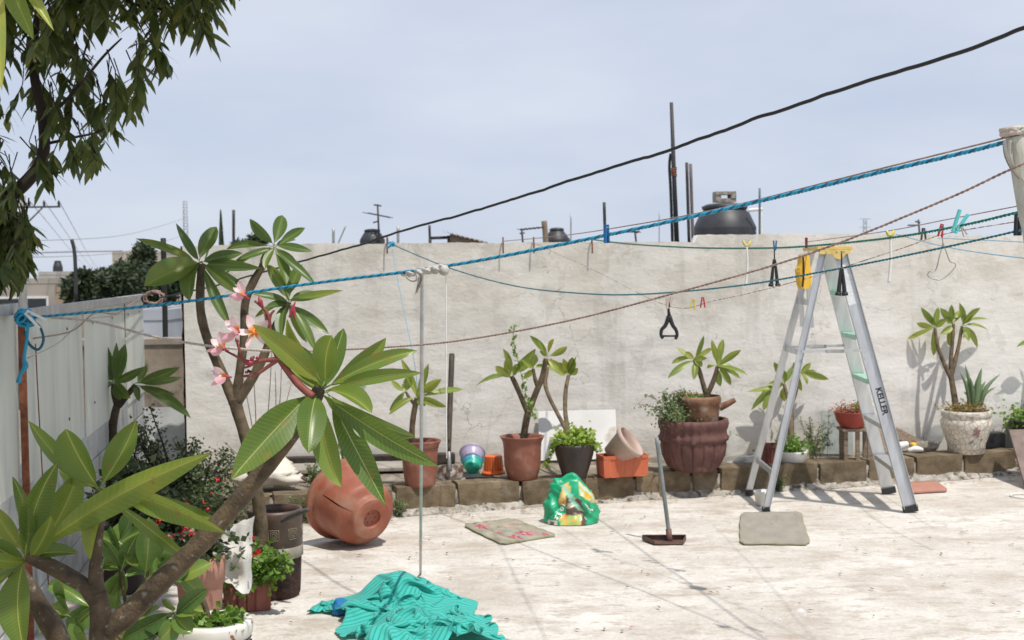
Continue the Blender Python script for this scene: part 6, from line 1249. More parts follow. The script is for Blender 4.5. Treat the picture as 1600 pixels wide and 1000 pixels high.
part('pan_hood', slab([bk[0], bk[1], bk[1] + V(-.01, -.03, .008), bk[0] + V(.01, -.03, .008)], .004), noisy('pan_brown', (0.14, 0.055, 0.04), (0.22, 0.10, 0.08), 9, .6, .3), dp, False)
h0 = P(1047, 846, g.y + .06); h1 = P(1026, 684, g.y + .10); part('handle', MB().tube(spline([h0, (h0 + h1) / 2, h1], 4), .0125, 10), noisy('grey_tube', (0.13, 0.15, 0.15), (0.22, 0.24, 0.24), 9, .5, .1), dp); part('socket', MB().tube([h0 + V(0, 0, -.02), h0 + (h1 - h0) * .12], .018, 10), PANM, dp)
# soil bag -------------------------------------------------------------------------
g = Gz(890, 821); D = g.y + .13; s = D / FPX; cx = P(893, 800, D).x; hw = 43 * s; hh = 76 * s
bag = thing('soil_bag', 'half-empty green plastic soil bag slumped on the floor', 'bag', V(cx, D, 0))
def bagpt(th, v):
    u = math.cos(th); d = math.sin(th)           # u left-right, d depth
    top = 1 - .34 * max(0, u) ** 1.2 - .12 * max(0, -u) ** 2 + .03 * math.sin(u * 5 + 1); k = v
    wx = hw * (1.0 + .03 * math.sin(k * 6)) * (1 - .26 * k ** 2.2 * (1 if u < 0 else .9)); dp_ = .135 * (1 - k ** 1.7) ** .6 + .012
    x = wx * (abs(u) ** .8 * (1 if u > 0 else -1)); y = dp_ * d; z = hh * k * top
    n_ = nz3((x * 7, y * 7 + 3, z * 8)) * .018 + nz3((x * 22, y * 22, z * 16)) * .009 + abs(nz3((x * 11 + z * 9, y * 4, z * 5))) * -.030 + abs(nz3((x * 19 - z * 14, y * 6, z * 8 + 4))) * -.014
    r_ = math.sin(math.pi * min(1, k + .12)) if k < .9 else .5
    return V(cx + x + n_ * u * r_ * 1.6, D + y + n_ * d * r_ * 1.8 , max(.002, z + n_ * .5 * k))
NT, NV = 120, 64
bm = MB(); bm.c = []
def bagcol(th, v):
    u = (math.cos(th) + 1) / 2; gr = (0.012, 0.36, 0.17); c_ = gr
    if math.sin(th) > .15: return gr
    q = u + .06 * nz3((u * 5, v * 5, 3)); 
    if .22 < q - .10 * v < .40 and .42 < v < .86: c_ = (0.74, 0.55, 0.20) if v > .5 else (0.70, 0.34, 0.08)
    if .40 < q < .74 and v < .60 - .25 * (q - .4): c_ = (0.10, 0.065, 0.05) if nz3((u * 12, v * 12, 1)) > -.25 else (0.30, 0.24, 0.18)
    if .30 < q < .62 and v < .20 + .1 * nz3((u * 9, 0, 2)): c_ = (0.42, 0.52, 0.16) if nz3((u * 9, v * 9, 5)) > -.1 else (0.72, 0.40, 0.10)
    if .06 < u < .25 and v < .10: c_ = (0.65, 0.62, 0.56) if not (.10 < u < .19 and v < .075) else (.18, .12, .09)
    dq = q - (.36 + .55 * (.78 - v))
    if abs(dq) < .045 and .30 < v < .86: c_ = (0.32, 0.62, 0.44)
    if q > .62 and .62 < v < .92: c_ = (0.66, 0.42, 0.05) if nz3((u * 8, v * 10, 4)) > -.05 else (0.50, 0.60, 0.45)
    if q > .66 and .18 < v < .56 and q - .66 > .35 * abs(v - .42) - .05: c_ = (0.02, 0.30, 0.14)
    return c_
for i in range(NT):
    for j in range(NV + 1): th = 2 * math.pi * i / NT; bm.v.append(bagpt(th, j / NV)); bm.c.append(bagcol(th, j / NV))
for i in range(NT):
    for j in range(NV): a = i * (NV + 1) + j; b_ = ((i + 1) % NT) * (NV + 1) + j; bm.f.append((a, b_, b_ + 1, a + 1))
part('bag_body', bm, colmat('printed_plastic', .32, .25, 40, .5), bag)
def onbag(uu, vv): # uu -1..1 across the front
    th = -math.acos(max(-1, min(1, uu))); return bagpt(th, vv) + V(0, -.004, 0)
vs, fs = text_mesh('10 Lt', .13)
ca, sa = math.cos(R(-112)), math.sin(R(-112))
mb = MB().add([onbag(-.42 + (p.x * ca - p.y * sa) * 2.2, .30 + (p.x * sa + p.y * ca) * 1.35) for p in vs], fs); part('lettering', mb, plain('white_print', (0.72, 0.76, 0.72), .4), bag, False)
rnd = random.Random(5); mb = MB()
for k in range(7):   # illegible lettering on the dark green shield
    u0 = .44 + k * .058; v0 = .47 - k * .016
    for _ in range(3):
        a = onbag(u0 + rnd.uniform(-.02, .02), v0 + rnd.uniform(-.035, .035)); b_ = onbag(u0 + rnd.uniform(-.02, .02), v0 + rnd.uniform(-.035, .035)); mb.tube([a, b_], .0028, 4)
part('faint_lettering', mb, plain('pale_print', (0.62, 0.70, 0.62), .4), bag, False)
# turquoise cloth heap ----------------------------------------------------------------
def heap():
    rs = np.random.RandomState(4); nx, ny = 120, 84; LX, LY = 2.05, 1.30
    blobs = [(Gz(582, 922), .16, .15), (Gz(618, 945), .18, .16), (Gz(570, 968), .14, .08), (Gz(640, 990), .17, .10), (Gz(705, 1010), .15, .10), (Gz(610, 1015), .17, .08), (Gz(740, 1030), .16, .11), (Gz(680, 1050), .19, .08)]
    def mound(x, y):
        z = np.zeros_like(x)
        for c, r_, h_ in blobs: z = np.maximum(z, h_ * np.exp(-(((x - c.x) ** 2 + (y - c.y) ** 2) / r_ ** 2) * 1.1))
        return z
    c0, c1 = Gz(575, 925), Gz(725, 1040); ax = (c1 - c0); L = ax.length; ax = ax.normalized(); bx = V(-ax.y, ax.x, 0); mid_ = (c0 + c1) / 2
    u = np.linspace(-.5, .5, nx); v = np.linspace(-.5, .5, ny); U, Vv = np.meshgrid(u, v, indexing='ij')
    def sm(n):
        q = rs.randn(nx, ny)
        for _ in range(n):
            q = (q + np.roll(q, 1, 0) + np.roll(q, -1, 0) + np.roll(q, 1, 1) + np.roll(q, -1, 1)) / 5
        return q / q.std()
    a_ = U * LX * .50 + sm(26) * .03; b2 = Vv * LY * .41 * (1.1 - .3 * U) + sm(26) * .03
    X = mid_.x + ax.x * a_ + bx.x * b2; Y = mid_.y + ax.y * a_ + bx.y * b2; Z = mound(X, Y) + .10 + sm(10) * .045
    p = np.stack([X, Y, Z], -1); vel = np.zeros_like(p); dx, dy = LX / (nx - 1), LY / (ny - 1)
    cons = []
    def add(di, dj, step, rest, st):
        for par in range(step): cons.append((di, dj, par, step, rest, st))
    def solve(q, di, dj, rest, st):
        A = q[:nx - di, :ny - dj] if di + dj else q; 
        d = q[di:, dj:] - q[:nx - di, :ny - dj]; l_ = np.sqrt((d * d).sum(-1, keepdims=True)) + 1e-9; c = d * ((l_ - rest) / l_) * .5 * st
        q[:nx - di, :ny - dj] += c * .5; q[di:, dj:] -= c * .5
    dt = .012
    for it in range(170):
        vel[..., 2] -= 9.8 * dt * .5; vel *= .965; q = p + vel * dt
        for k in range(9):
            solve(q, 1, 0, dx, 1.6); solve(q, 0, 1, dy, 1.6)
            d = q[1:, 1:] - q[:-1, :-1]; r_ = math.hypot(dx, dy); l_ = np.sqrt((d * d).sum(-1, keepdims=True)); c = d * ((l_ - r_) / l_) * .2; q[:-1, :-1] += c; q[1:, 1:] -= c
            d = q[1:, :-1] - q[:-1, 1:]; l_ = np.sqrt((d * d).sum(-1, keepdims=True)); c = d * ((l_ - r_) / l_) * .2; q[:-1, 1:] += c; q[1:, :-1] -= c
            for di, dj, rest in ((3, 0, 3 * dx), (0, 3, 3 * dy)):
                d = q[di:, dj:] - q[:nx - di, :ny - dj]; l_ = np.sqrt((d * d).sum(-1, keepdims=True)) + 1e-9; c = d * np.minimum(0, (l_ - rest * .80) / l_) * .10; q[:nx - di, :ny - dj] += c; q[di:, dj:] -= c
        g = mound(q[..., 0], q[..., 1]) + .008; hit = q[..., 2] < g; q[..., 2] = np.where(hit, g, q[..., 2])
        vel = (q - p) / dt; vel[hit] *= .25; p = q
    for _ in range(7):   # relax the finest jitter
        s_ = p.copy(); s_[1:-1, 1:-1] = (p[1:-1, 1:-1] * 4 + p[:-2, 1:-1] + p[2:, 1:-1] + p[1:-1, :-2] + p[1:-1, 2:]) / 8; p = s_
    mb = MB(); mb.v = [V(*p[i, j]) for i in range(nx) for j in range(ny)]; mb.uv = [(i * dx, j * dy) for i in range(nx) for j in range(ny)]
    mb.f = [(i * ny + j, (i + 1) * ny + j, (i + 1) * ny + j + 1, i * ny + j + 1) for i in range(nx - 1) for j in range(ny - 1)]
    cs = Gz(640, 960)
    m, n, l, b = newmat('striped_turquoise'); t = n.new('ShaderNodeTexCoord'); sp = n.new('ShaderNodeSeparateXYZ'); l.new(t.outputs['UV'], sp.inputs[0])
    a = n.new('ShaderNodeMath'); a.operation = 'MULTIPLY'; a.inputs[1].default_value = 230; l.new(sp.outputs[0], a.inputs[0]); sn = n.new('ShaderNodeMath'); sn.operation = 'SINE'; l.new(a.outputs[0], sn.inputs[0])
    r1 = ramp(n, [(0.0, (0.055, 0.52, 0.43)), (0.70, (0.05, 0.50, 0.42)), (0.95, (0.015, 0.30, 0.28))]); mr = n.new('ShaderNodeMapRange'); mr.inputs[1].default_value = -1; mr.inputs[2].default_value = 1; l.new(sn.outputs[0], mr.inputs[0]); l.new(mr.outputs[0], r1.inputs[0])
    l.new(r1.outputs[0], b.inputs['Base Color']); b.inputs['Roughness'].default_value = .85; b.inputs['Sheen Weight'].default_value = .2
    tr = n.new('ShaderNodeBsdfTranslucent'); l.new(r1.outputs[0], tr.inputs[0]); ms = n.new('ShaderNodeMixShader'); ms.inputs[0].default_value = .2; l.new(b.outputs[0], ms.inputs[1]); l.new(tr.outputs[0], ms.inputs[2]); l.new(ms.outputs[0], n['Material Output'].inputs[0])
    return solo('cloth_heap', 'crumpled striped turquoise cloth heaped on the floor', 'cloth', mb, m, V(cs.x, cs.y, 0))
heap()
def crumple(name, label, c, rx, ry, rz, colr, seed): bundle(name, label, 'cloth', c, rx, ry, rz, plain(name, colr, .8), seed, .3, 44, 30)
if 0: crumple('hood_cloth', 'plain mint-green rolled end of the turquoise cloth', Gz(560, 908) + V(0, 0, .05), .06, .07, .055, (0.05, 0.55, 0.38), 6)
crumple('blue_cloth', 'small bright blue cloth showing at the left of the turquoise heap', Gz(534, 958) + V(0, 0, .03), .05, .06, .04, (0.01, 0.16, 0.36), 9)
# dry leaves and grit scattered on the floor
rnd = random.Random(55); mb = MB()
for k in range(420):
    if k < 260: s_ = rnd.uniform(js[1], js[-2]); p = K0 + ke * s_ - kn * (.03 + abs(rnd.gauss(0, .10)))
    else: p = V(rnd.uniform(-1.6, 3.4), rnd.uniform(5.8, 9.3), 0)
    a = rnd.uniform(0, 6.28); L = rnd.uniform(.004, .022); d = V(math.cos(a), math.sin(a), 0); sd = V(-d.y, d.x, 0); b0 = len(mb.v); mb.v += [p + V(0, 0, .006), p + d * L + sd * L * .35 + V(0, 0, .012), p + d * L * 2 + V(0, 0, .009), p + d * L - sd * L * .35 + V(0, 0, .01)]; mb.f.append((b0, b0 + 1, b0 + 2, b0 + 3))
o = struct('dry_leaf_litter', mb, leafmat('dry_litter', (0.10, 0.06, 0.035), (0.30, 0.20, 0.12), veins=False, trans=.05, rough=.9, island=True), kind='stuff'); o['label'] = 'scattered dry leaf bits along the kerb and floor'
# ================================================================== ropes, cables and what hangs on them
def strands(name, label, pts, r, cols, pitch, group=None, n=14, cat='rope'):
    p = spline(pts, n); L = [0]
    for a, b_ in zip(p, p[1:]): L.append(L[-1] + (b_ - a).length)
    N = int(L[-1] / pitch * 10); N = min(N, 1500); q = []; j = 0
    for i in range(N + 1):
        s = L[-1] * i / N
        while j < len(L) - 2 and L[j + 1] < s: j += 1
        f = (s - L[j]) / max(1e-9, L[j + 1] - L[j]); q.append(p[j] + (p[j + 1] - p[j]) * f)
    t = thing(name, label, cat, pts[0], group); m_ = len(cols)
    for k, c in enumerate(cols):
        pp = []
        for i, v in enumerate(q):
            tg = (q[min(i + 1, N)] - q[max(i - 1, 0)]).normalized(); u = tg.cross(V(0, 0, 1)).normalized(); w_ = u.cross(tg); a = 2 * math.pi * (i / 10.0 + k / m_)
            pp.append(v + (u * math.cos(a) + w_ * math.sin(a)) * r * .5)
        part('strand', MB().tube(pp, r * .62, 5), c, t)
    return t
def line(name, label, pts, r, mat, n=12, cat='line', sides=6, wob=0):
    p = spline(pts, n)
    if wob: p = [v + V(0, 0, wob * nz3(v, 6) + wob * .5 * nz3(v, 17)) for v in p]
    return solo(name, label, cat, MB().tube(p, r, sides), mat, pts[0])
BL1, BL2 = plain('blue_strand', (0.02, 0.30, 0.48), .5), plain('dark_teal_strand', (0.01, 0.10, 0.17), .5)
r1 = [P(38, 497, 5.45), P(140, 488, 5.3), P(300, 470, 5.1), P(480, 444, 4.85), P(640, 424, 4.6), P(760, 405, 4.42), P(950, 367, 4.15), P(1150, 323, 3.9), P(1350, 275, 3.6), P(1500, 240, 3.42), P(1590, 217, 3.3), P(1720, 180, 3.15)]
strands('clothes_rope', 'thick twisted blue rope crossing the whole terrace', r1, .0058, [BL1, BL2, BL1], .04)
BR = noisy('brown_rope', (0.24, 0.16, 0.13), (0.38, 0.28, 0.23), 40, .9, .4, 200)
BRP = noisy('pale_rope', (0.42, 0.35, 0.29), (0.58, 0.51, 0.45), 40, .9, .4, 200)
line('cord', 'thin brown cord running just above the blue rope', [P(785, 377, 9.3), P(880, 368, 7.6), P(980, 353, 5.8), P(1120, 327, 4.4), P(1350, 270, 3.62), P(1500, 233, 3.4), P(1583, 212, 3.3), P(1720, 176, 3.15)], .0026, BR)
strands('clothes_rope', 'pinkish brown rope from the right post down across the wall', [P(1700, 222, 3.1), P(1595, 258, 3.25), P(1470, 315, 3.4), P(1260, 398, 3.65), P(1040, 462, 3.9), P(880, 503, 4.15), P(720, 532, 4.4), P(600, 543, 4.6), P(500, 548, 4.8)], .0034, [BR, BR], .03)
strands('clothes_rope', 'pale rope sagging from the fence post behind the pink flowers', [P(80, 496, 5.45), P(150, 503, 5.4), P(240, 526, 5.3), P(330, 541, 5.1), P(430, 549, 4.95), P(500, 548, 4.8)], .0055, [BRP, BRP], .03)
GR1, GR2 = plain('green_strand', (0.01, 0.24, 0.16), .5), plain('dark_green_strand', (0.006, 0.10, 0.075), .5)
g_pts = [P(924, 374, 9.6), P(980, 381, 8.8), P(1080, 387, 7.6), P(1180, 388, 6.6), P(1260, 385, 6.0), P(1390, 372, 5.2), P(1500, 353, 4.7), P(1590, 332, 4.4), P(1720, 300, 4.1)]
strands('clothes_rope', 'green rope rising to the right along the wall top', g_pts, .0052, [GR1, GR2], .04)
TE1, TE2 = plain('teal_strand', (0.015, 0.22, 0.29), .5), plain('dark_teal_strand_b', (0.008, 0.10, 0.13), .5)
t_pts = [P(610, 381, 9.6), P(700, 418, 8.8), P(800, 446, 8.0), P(900, 458, 7.3), P(1000, 460, 6.7), P(1150, 447, 6.0), P(1300, 422, 5.4), P(1450, 392, 4.9), P(1590, 361, 4.5), P(1720, 330, 4.2)]
strands('clothes_rope', 'teal rope sagging from the wall top and up to the right', t_pts, .0044, [TE1, TE2], .04)
d_pts = [P(833, 379, 9.6), P(930, 423, 8.3), P(1045, 478, 7.0), P(1120, 469, 6.6), P(1250, 438, 6.0), P(1400, 391, 5.4), P(1475, 366, 5.1), P(1590, 346, 4.8)]
line('string', 'thin pale string dipping from the wall top to the hook clip and up right', d_pts, .0022, noisy('speckled_string', (0.24, 0.15, 0.10), (0.62, 0.56, 0.48), 55, .9, 0, lo=.48, hi=.52))
LB = plain('light_blue_string', (0.10, 0.38, 0.58), .6)
line('string', 'light blue string from the wall top down to the right edge', [P(1400, 366, 9.5), P(1470, 384, 8.5), P(1540, 396, 7.6), P(1640, 408, 6.8)], .003, LB)
line('string', 'upper light blue string along the wall top at the right edge', [P(1465, 372, 9.5), P(1530, 375, 8.6), P(1640, 380, 7.4)], .0026, LB)
line('string', 'fine light blue string hanging down the wall left of the rag', [P(612, 384, 9.55), P(622, 440, 9.4), P(634, 500, 9.3), P(648, 570, 9.2), P(655, 640, 9.1)], .0022, LB)
line('string', 'thin brown cord from the right post to the top of the wall', [P(1590, 322, 4.6), P(1480, 343, 5.3), P(1380, 362, 6.2), P(1260, 378, 7.6)], .0022, BR)
line('string', 'thin white cord hanging from the end of the rag', [P(697, 424, 4.52), P(697, 560, 4.52), P(698, 716, 4.52)], .0022, MT['white'])
kn_ = P(611, 382, 9.58); solo('rope_knot', 'light blue knot on top of the wall', 'knot', MB().tube(spline([kn_ + V(.03 * math.cos(k * 1.9), .02 * math.sin(k * 1.3), .025 * math.sin(k * 2.3)) for k in range(9)], 6), .006, 6), LB, kn_)
for i, (x, lab) in enumerate(((605, 'under the light blue knot'), (786, 'at the end of the thin brown cord'), (834, 'at the end of the thin pale string'), (925, 'at the end of the green rope'))):
    p = WP(x, 376, .03); solo('steel_hook', 'short rusty rod on the wall top ' + lab, 'hook', MB().tube(spline([p + V(0, .06, -.05), p + V(0, .03, .012), p + V(0, -.01, .015), p + V(0, -.02, -.1)], 5), .006, 6), MT['rust'], p)
# black cable with its coil
CB = plain('black_cable', (0.016, 0.015, 0.014), .6)
c_pts = [P(248, 466, 9.3), P(330, 448, 8.6), P(450, 414, 7.6), P(560, 383, 6.8), P(650, 354, 6.1), P(760, 324, 5.5), P(850, 296, 5.0), P(960, 260, 4.6), P(1050, 233, 4.25), P(1150, 197, 3.95), P(1250, 162, 3.7), P(1350, 128, 3.5), P(1450, 98, 3.32), P(1550, 63, 3.15), P(1600, 43, 3.07), P(1720, 0, 2.9)]
line('black_cable', 'thick black cable sloping up across the sky to the right', c_pts, .0056, CB, cat='cable', sides=8, wob=.005)
cc = P(240, 466, 9.4); mb = MB(); rnd = random.Random(3)
ring = [cc + V(.07 * math.cos(k * .5) * (1 + .18 * math.sin(k * .11)), .03 * math.sin(k * .23), .048 * math.sin(k * .5) * (1 + .2 * math.cos(k * .17))) for k in range(110)]
coil = thing('cable_coil', 'bunched coil of black and brown cable at the end of the fence', 'cable', cc)
part('black_loops', MB().tube(ring, .007, 6), CB, coil); part('brown_loops', MB().tube([v + V(.01, -.02, .004) for v in ring[::2]], .0055, 6), BR, coil)
line('wire', 'brown wire wandering along the top of the sheet fence', [LP(.15, LZ - .12, .05), LP(1.2, LZ - .13, .05), LP(2.0, LZ - .06, .05), LP(3.0, LZ - .09, .05), LP(4.0, LZ - .03, .05), LP(LL, LZ + .0, .05), P(240, 462, 9.4)], .004, BR)
line('wire', 'dark wire drooping on the upper face of the sheet fence', [LP(.02, LZ - .20, .05), LP(.8, LZ - .17, .05), LP(1.6, LZ - .09, .05), LP(2.8, LZ - .10, .05), LP(4.2, LZ - .09, .05), LP(LL, LZ - .06, .05)], .003, MT['steel'])
line('wire', 'thin dark wire hanging down the first sheet', [LP(.27, LZ - .15, .035), LP(.27, 1.1, .04), LP(.30, .7, .045), LP(.34, .2, .05)], .003, MT['rust'])
# blue rope bundle and tail on the fence post
k0 = P(38, 497, 5.42); t = thing('rope_bundle', 'blue rope wound round the fence post with a hanging loop and frayed tail', 'rope', k0); rnd = random.Random(4)
part('windings', MB().tube([k0 + V(.028 * math.cos(k * .55) + .014 * math.sin(k * .09), .025 * math.sin(k * .4), .026 * math.sin(k * .55) + .01 * math.cos(k * .13)) for k in range(120)], .0065, 6), BL1, t)
part('loop', MB().tube(spline([P(40, 500, 5.4), P(60, 508, 5.38), P(68, 530, 5.37), P(60, 546, 5.37), P(46, 538, 5.38), P(38, 518, 5.4)], 8), .006, 6), BL2, t)
part('tail', MB().tube(spline([P(44, 505, 5.38), P(42, 530, 5.37), P(38, 560, 5.37), P(40, 572, 5.37), P(32, 585, 5.37), P(29, 598, 5.37)], 8), lerps([.007, .007, .008, .013, .007, .012], 8), 7), BL1, t)
def peg(name, label, c, mat, size=.07, tilt=0, yaw=0, group='clothes pegs on the lines', open_=.16):
    t = thing(name, label, 'clothes peg', c, group); Mz = Matrix.Rotation(yaw, 3, 'Z') @ Matrix.Rotation(tilt, 3, 'Y')
    for sg in (-1, 1):
        a = Vector(c) + Mz @ V(sg * size * .06, 0, size * .35); b_ = Vector(c) + Mz @ V(sg * size * (.06 + open_), 0, -size * .65); part('jaw', MB().bar(a, b_, size * .12, size * .16, Mz @ V(1, 0, 0)), mat, t, False, .0015)
    part('spring', MB().tube([Vector(c) + Mz @ V(size * .09 * math.cos(k), size * .1 * (k / 9 - 1), size * .09 * math.sin(k) + size * .12) for k in range(18)], size * .02, 4), MT['steel'], t)
    return t
YEL = plain('peg_yellow', (0.55, 0.46, 0.05), .4); TEAL = plain('peg_teal', (0.10, 0.50, 0.48), .4); BLUE = plain('peg_blue', (0.01, 0.12, 0.30), .4)
peg('clothes_peg', 'yellow peg right of the hanging hook clip', P(1083, 473, 6.75), YEL, .055, .15)
peg('clothes_peg', 'red peg right of the yellow peg on the pale string', P(1098, 470, 6.65), MT['red'], .055, 0, .2)
peg('clothes_peg', 'dark blue peg on the blue rope left of the tall poles', P(948, 361, 4.15), BLUE, .06, 0, .6, open_=.04)
peg('clothes_peg', 'dark red peg holding the yellow holder on the green rope', P(1260, 382, 6.0), plain('peg_maroon', (0.20, 0.02, 0.04), .4), .05, math.pi, .9, open_=.05)
peg('clothes_peg', 'red peg holding the bent wire on the green rope', P(1471, 357, 4.85), MT['red'], .05, .2, .3, open_=.12)
peg('clothes_peg', 'large turquoise peg on the green rope at right', P(1496, 352, 4.7), TEAL, .085, math.pi + .5, .2, open_=.16)
peg('clothes_peg', 'pale peg hanging just below the turquoise peg', P(1505, 360, 4.7), BRP, .035, -.5, .4, open_=.2)
peg('clothes_peg', 'tiny blue peg on the green rope above the black prongs', P(1211, 386, 6.4), BLUE, .05, math.pi, .3, open_=.10)
peg('clothes_peg', 'dark peg at the right post on the teal rope', P(1590, 345, 4.5), MT['black'], .08, 0, .3, open_=.05)
peg('clothes_peg', 'white wooden peg lying in the blue rope bundle', P(50, 494, 5.33), MT['white'], .085, -.9, .1, open_=.2)
peg('clothes_peg', 'small dark peg on the far wall top at right', P(1443, 363, 9.4), MT['black'], .09, 0, .1, open_=.14)
# white ties
def tie(label, x, y0, y1, D): 
    t = thing('plastic_tie', label, 'tie', P(x, y0, D), 'white plastic ties hanging on the lines'); part('strip', MB().tube(spline([P(x, y0, D), P(x + 1, (y0 + y1) / 2, D), P(x - 2, y1, D)], 6), lerps([.004, .0055, .007], 6), 6), MT['white'], t)
    part('clip', MB().tube([P(x - 6, y0 - 10, D), P(x - 3, y0 - 2, D), P(x + 3, y0 - 2, D), P(x + 6, y0 - 10, D)], .006, 6), YEL, t)
tie('thin white tie hanging left of the black prongs', 1167, 386, 447, 6.6)
tie('white tie hanging between the ladder and the bent wire', 1391, 370, 442, 5.2)
# hook clip with dark stirrup
D = 7.0; t = thing('hanging_stirrup', 'black triangular stirrup hook hanging from a white peg', 'hook', P(1045, 478, D))
part('peg', MB().bar(P(1043, 463, D), P(1044, 482, D), .02, .02, (1, 0, 0)).bar(P(1050, 464, D), P(1046, 480, D), .016, .02, (1, 0, 0)), BRP, t, False)
part('shank', MB().tube([P(1044, 480, D), P(1046, 496, D)], [.006, .011], 8), MT['black'], t)
for pts in ([(1045, 494), (1040, 508), (1034, 515), (1033, 524), (1036, 529)], [(1046, 494), (1051, 508), (1056, 515), (1058, 524), (1055, 530)]): part('arm', MB().tube(spline([P(*q, D) for q in pts], 5), lerps([.013, .011, .010, .009, .008], 5), 8), MT['black'], t)
part('crossbar', MB().tube([P(1035, 525, D), P(1057, 525, D)], .0055, 6), MT['black'], t)
# black prongs
for lab, x, y0, ys, y1, D in (('black two-pronged hanger on the line left of the ladder', 1210, 388, 405, 447, 6.4), ('black two-pronged hanger in front of the ladder', 1315, 392, 418, 461, 5.3)):
    t = thing('pronged_hanger', lab, 'hanger', P(x, y0, D), 'black two-pronged hangers'); part('shank', MB().tube([P(x, y0, D), P(x, ys + 6, D)], .0035, 6), MT['black'], t)
    for sg in (-1, 1):
        part('prong', MB().tube(spline([P(x + sg, ys, D), P(x + sg * 3, (ys + y1) / 2, D), P(x + sg * 5, y1, D)], 5), lerps([.005, .008, .010], 5), 8), MT['black'], t); part('tip', MB().tube([P(x + sg * 5, y1 - 4, D), P(x + sg * 5.5, y1 + 1, D)], .013, 8), MT['rubber'], t)
# yellow holder
D = 6.0; yh = thing('yellow_holder', 'bright yellow plastic holder hanging from the green rope by the ladder', 'holder', P(1256, 452, D)); mb = MB()
prof = [(1248, 398, 1263, 398), (1246, 404, 1265, 402), (1246, 412, 1265, 414), (1242, 422, 1267, 424), (1243, 432, 1268, 434), (1244, 442, 1268, 442), (1247, 451, 1264, 452)]
def yp(u, v):
    k = v * (len(prof) - 1); i = min(int(k), len(prof) - 2); f = k - i; a = [prof[i][j] + (prof[i + 1][j] - prof[i][j]) * f for j in range(4)]; th = 2 * math.pi * u; cx, w_ = (a[0] + a[2]) / 2, (a[2] - a[0]) / 2
    p = P(cx + w_ * math.cos(th), a[1], D); return p + V(0, .025 * math.sin(th) * (1 + .3 * math.cos(3 * th)), 0)
part('shell', MB().grid(28, 20, yp), MT['yellow'], yh); part('slot_rib', MB().tube(spline([P(1255, 400, D - .03), P(1256, 425, D - .034), P(1254, 448, D - .03)], 5), .004, 6), MT['black'], yh); part('ring_mark', MB().tube([P(1247 + 3 * math.cos(k * .5), 421 + 4 * math.sin(k * .5), D - .024) for k in range(14)], .0016, 5), MT['capyellow'], yh)
part('wire_tail', MB().tube(spline([P(1256, 450, D - .01), P(1255, 462, D - .01), P(1258, 468, D - .01)], 4), .0022, 5), MT['steel'], yh)
# bent wire hanger
D = 4.85; solo('wire_hanger', 'bent dark wire loop hanging from the red peg', 'hanger', MB().tube(spline([P(1471, 361, D), P(1473, 380, D), P(1468, 400, D), P(1462, 422, D), P(1452, 425, D), P(1450, 431, D), P(1458, 436, D), P(1470, 437, D), P(1483, 428, D), P(1493, 416, D), P(1491, 411, D), P(1484, 408, D), P(1478, 392, D), P(1473, 378, D)], 6), .0022, 6), MT['steel'], P(1471, 361, D))
# prop pole with rag
pb = Gz(657, 896); pt = P(660, 424, 4.6)
t = thing('prop_pole', 'thin white pole propping up the blue rope, leaning away from the camera', 'pole', pb)
part('shaft', MB().tube([pb, pb + (pt - pb) * .5, pt], [.0075, .008, .0085], 10), noisy('grey_white_pole', (0.40, 0.40, 0.39), (0.54, 0.54, 0.52), 9, .5, .1), t)
rag = thing('tied_rag', 'grey rag wound along the blue rope at the prop pole', 'rag', P(660, 424, 4.58)); mb = MB(); a, b_ = P(627, 429, 4.63), P(700, 417, 4.5)

def sleeve(u, v):
    th = 2 * math.pi * u; c = a + (b_ - a) * v; w_ = .010 + .009 * abs(nz3((v * 6, 3, 1))) + .0035 * math.sin(3 * th + 34 * v) + .004 * nz3((math.cos(th) * 2, math.sin(th) * 2, v * 16)); w_ *= .35 + .65 * min(1, 8 * min(v, 1 - v)); d = (b_ - a).normalized(); x_ = d.cross(V(0, 0, 1)).normalized(); y_ = x_.cross(d)
    return c + (x_ * math.cos(th) + y_ * math.sin(th)) * w_ + V(0, 0, -.004 * abs(nz3((v * 5, 1, 1))))
part('windings', MB().grid(22, 90, sleeve), MT['rag'], rag)
def flap(u, v): return P(648 + 9 * u + 2 * v + 3 * math.sin(v * 4) , 427 + 36 * v * (1 - .35 * u), 4.555) + V(0, -.012 * math.sin(u * 6 + v * 3), .004 * math.sin(u * 9))
part('tail', MB().grid(12, 16, flap), MT['rag'], rag)
part('tail', MB().grid(8, 14, lambda u, v: P(634 + 22 * v, 430 + 7 * math.sin(v * 3.1) + 4 * u, 4.55) + V(0, -.006 * math.sin(u * 5), 0)), MT['rag'], rag)
part('knot', MB().lathe(P(694, 423, 4.5), [(.002, -.018), (.014, -.012), (.018, 0), (.012, .014), (.002, .018)], 12, lambda th, r, z: r * (1 + .2 * math.sin(3 * th + z * 90))), MT['rag'], rag)
# right post with wrapped cloth
tp0 = P(1582, 208, 3.3); bt = V(tp0.x + .24, tp0.y, 0)
t = thing('weathered_post', 'weathered pale post with a cloth-wrapped top at the right edge', 'post', bt)
PO = noisy('weathered_paint', (0.36, 0.36, 0.30), (0.56, 0.54, 0.48), 12, .85, .5, 60, c3=(0.22, 0.26, 0.18), s3=20, f3=(.56, .7), stretch=(2, 2, .5))
pts = [bt, bt + V(-.03, 0, .6), P(1628, 440, 3.3), P(1607, 330, 3.3), P(1595, 255, 3.3), P(1587, 213, 3.3)]
part('shaft', MB().tube(spline(pts, 8), lerps([.04, .036, .030, .026, .027, .025], 8), 14), PO, t)
part('cloth_flap', MB().grid(10, 14, lambda u, v: P(1567 - 2 * math.sin(v * 3) + v * v * 30 + u * (20 - 15 * v), 219 + v * 66, 3.3 - .02 - .018 * math.sin(u * 3.1) * (1 - v)) + V(0, .01 * math.sin(u * 9), 0)), PO, t)
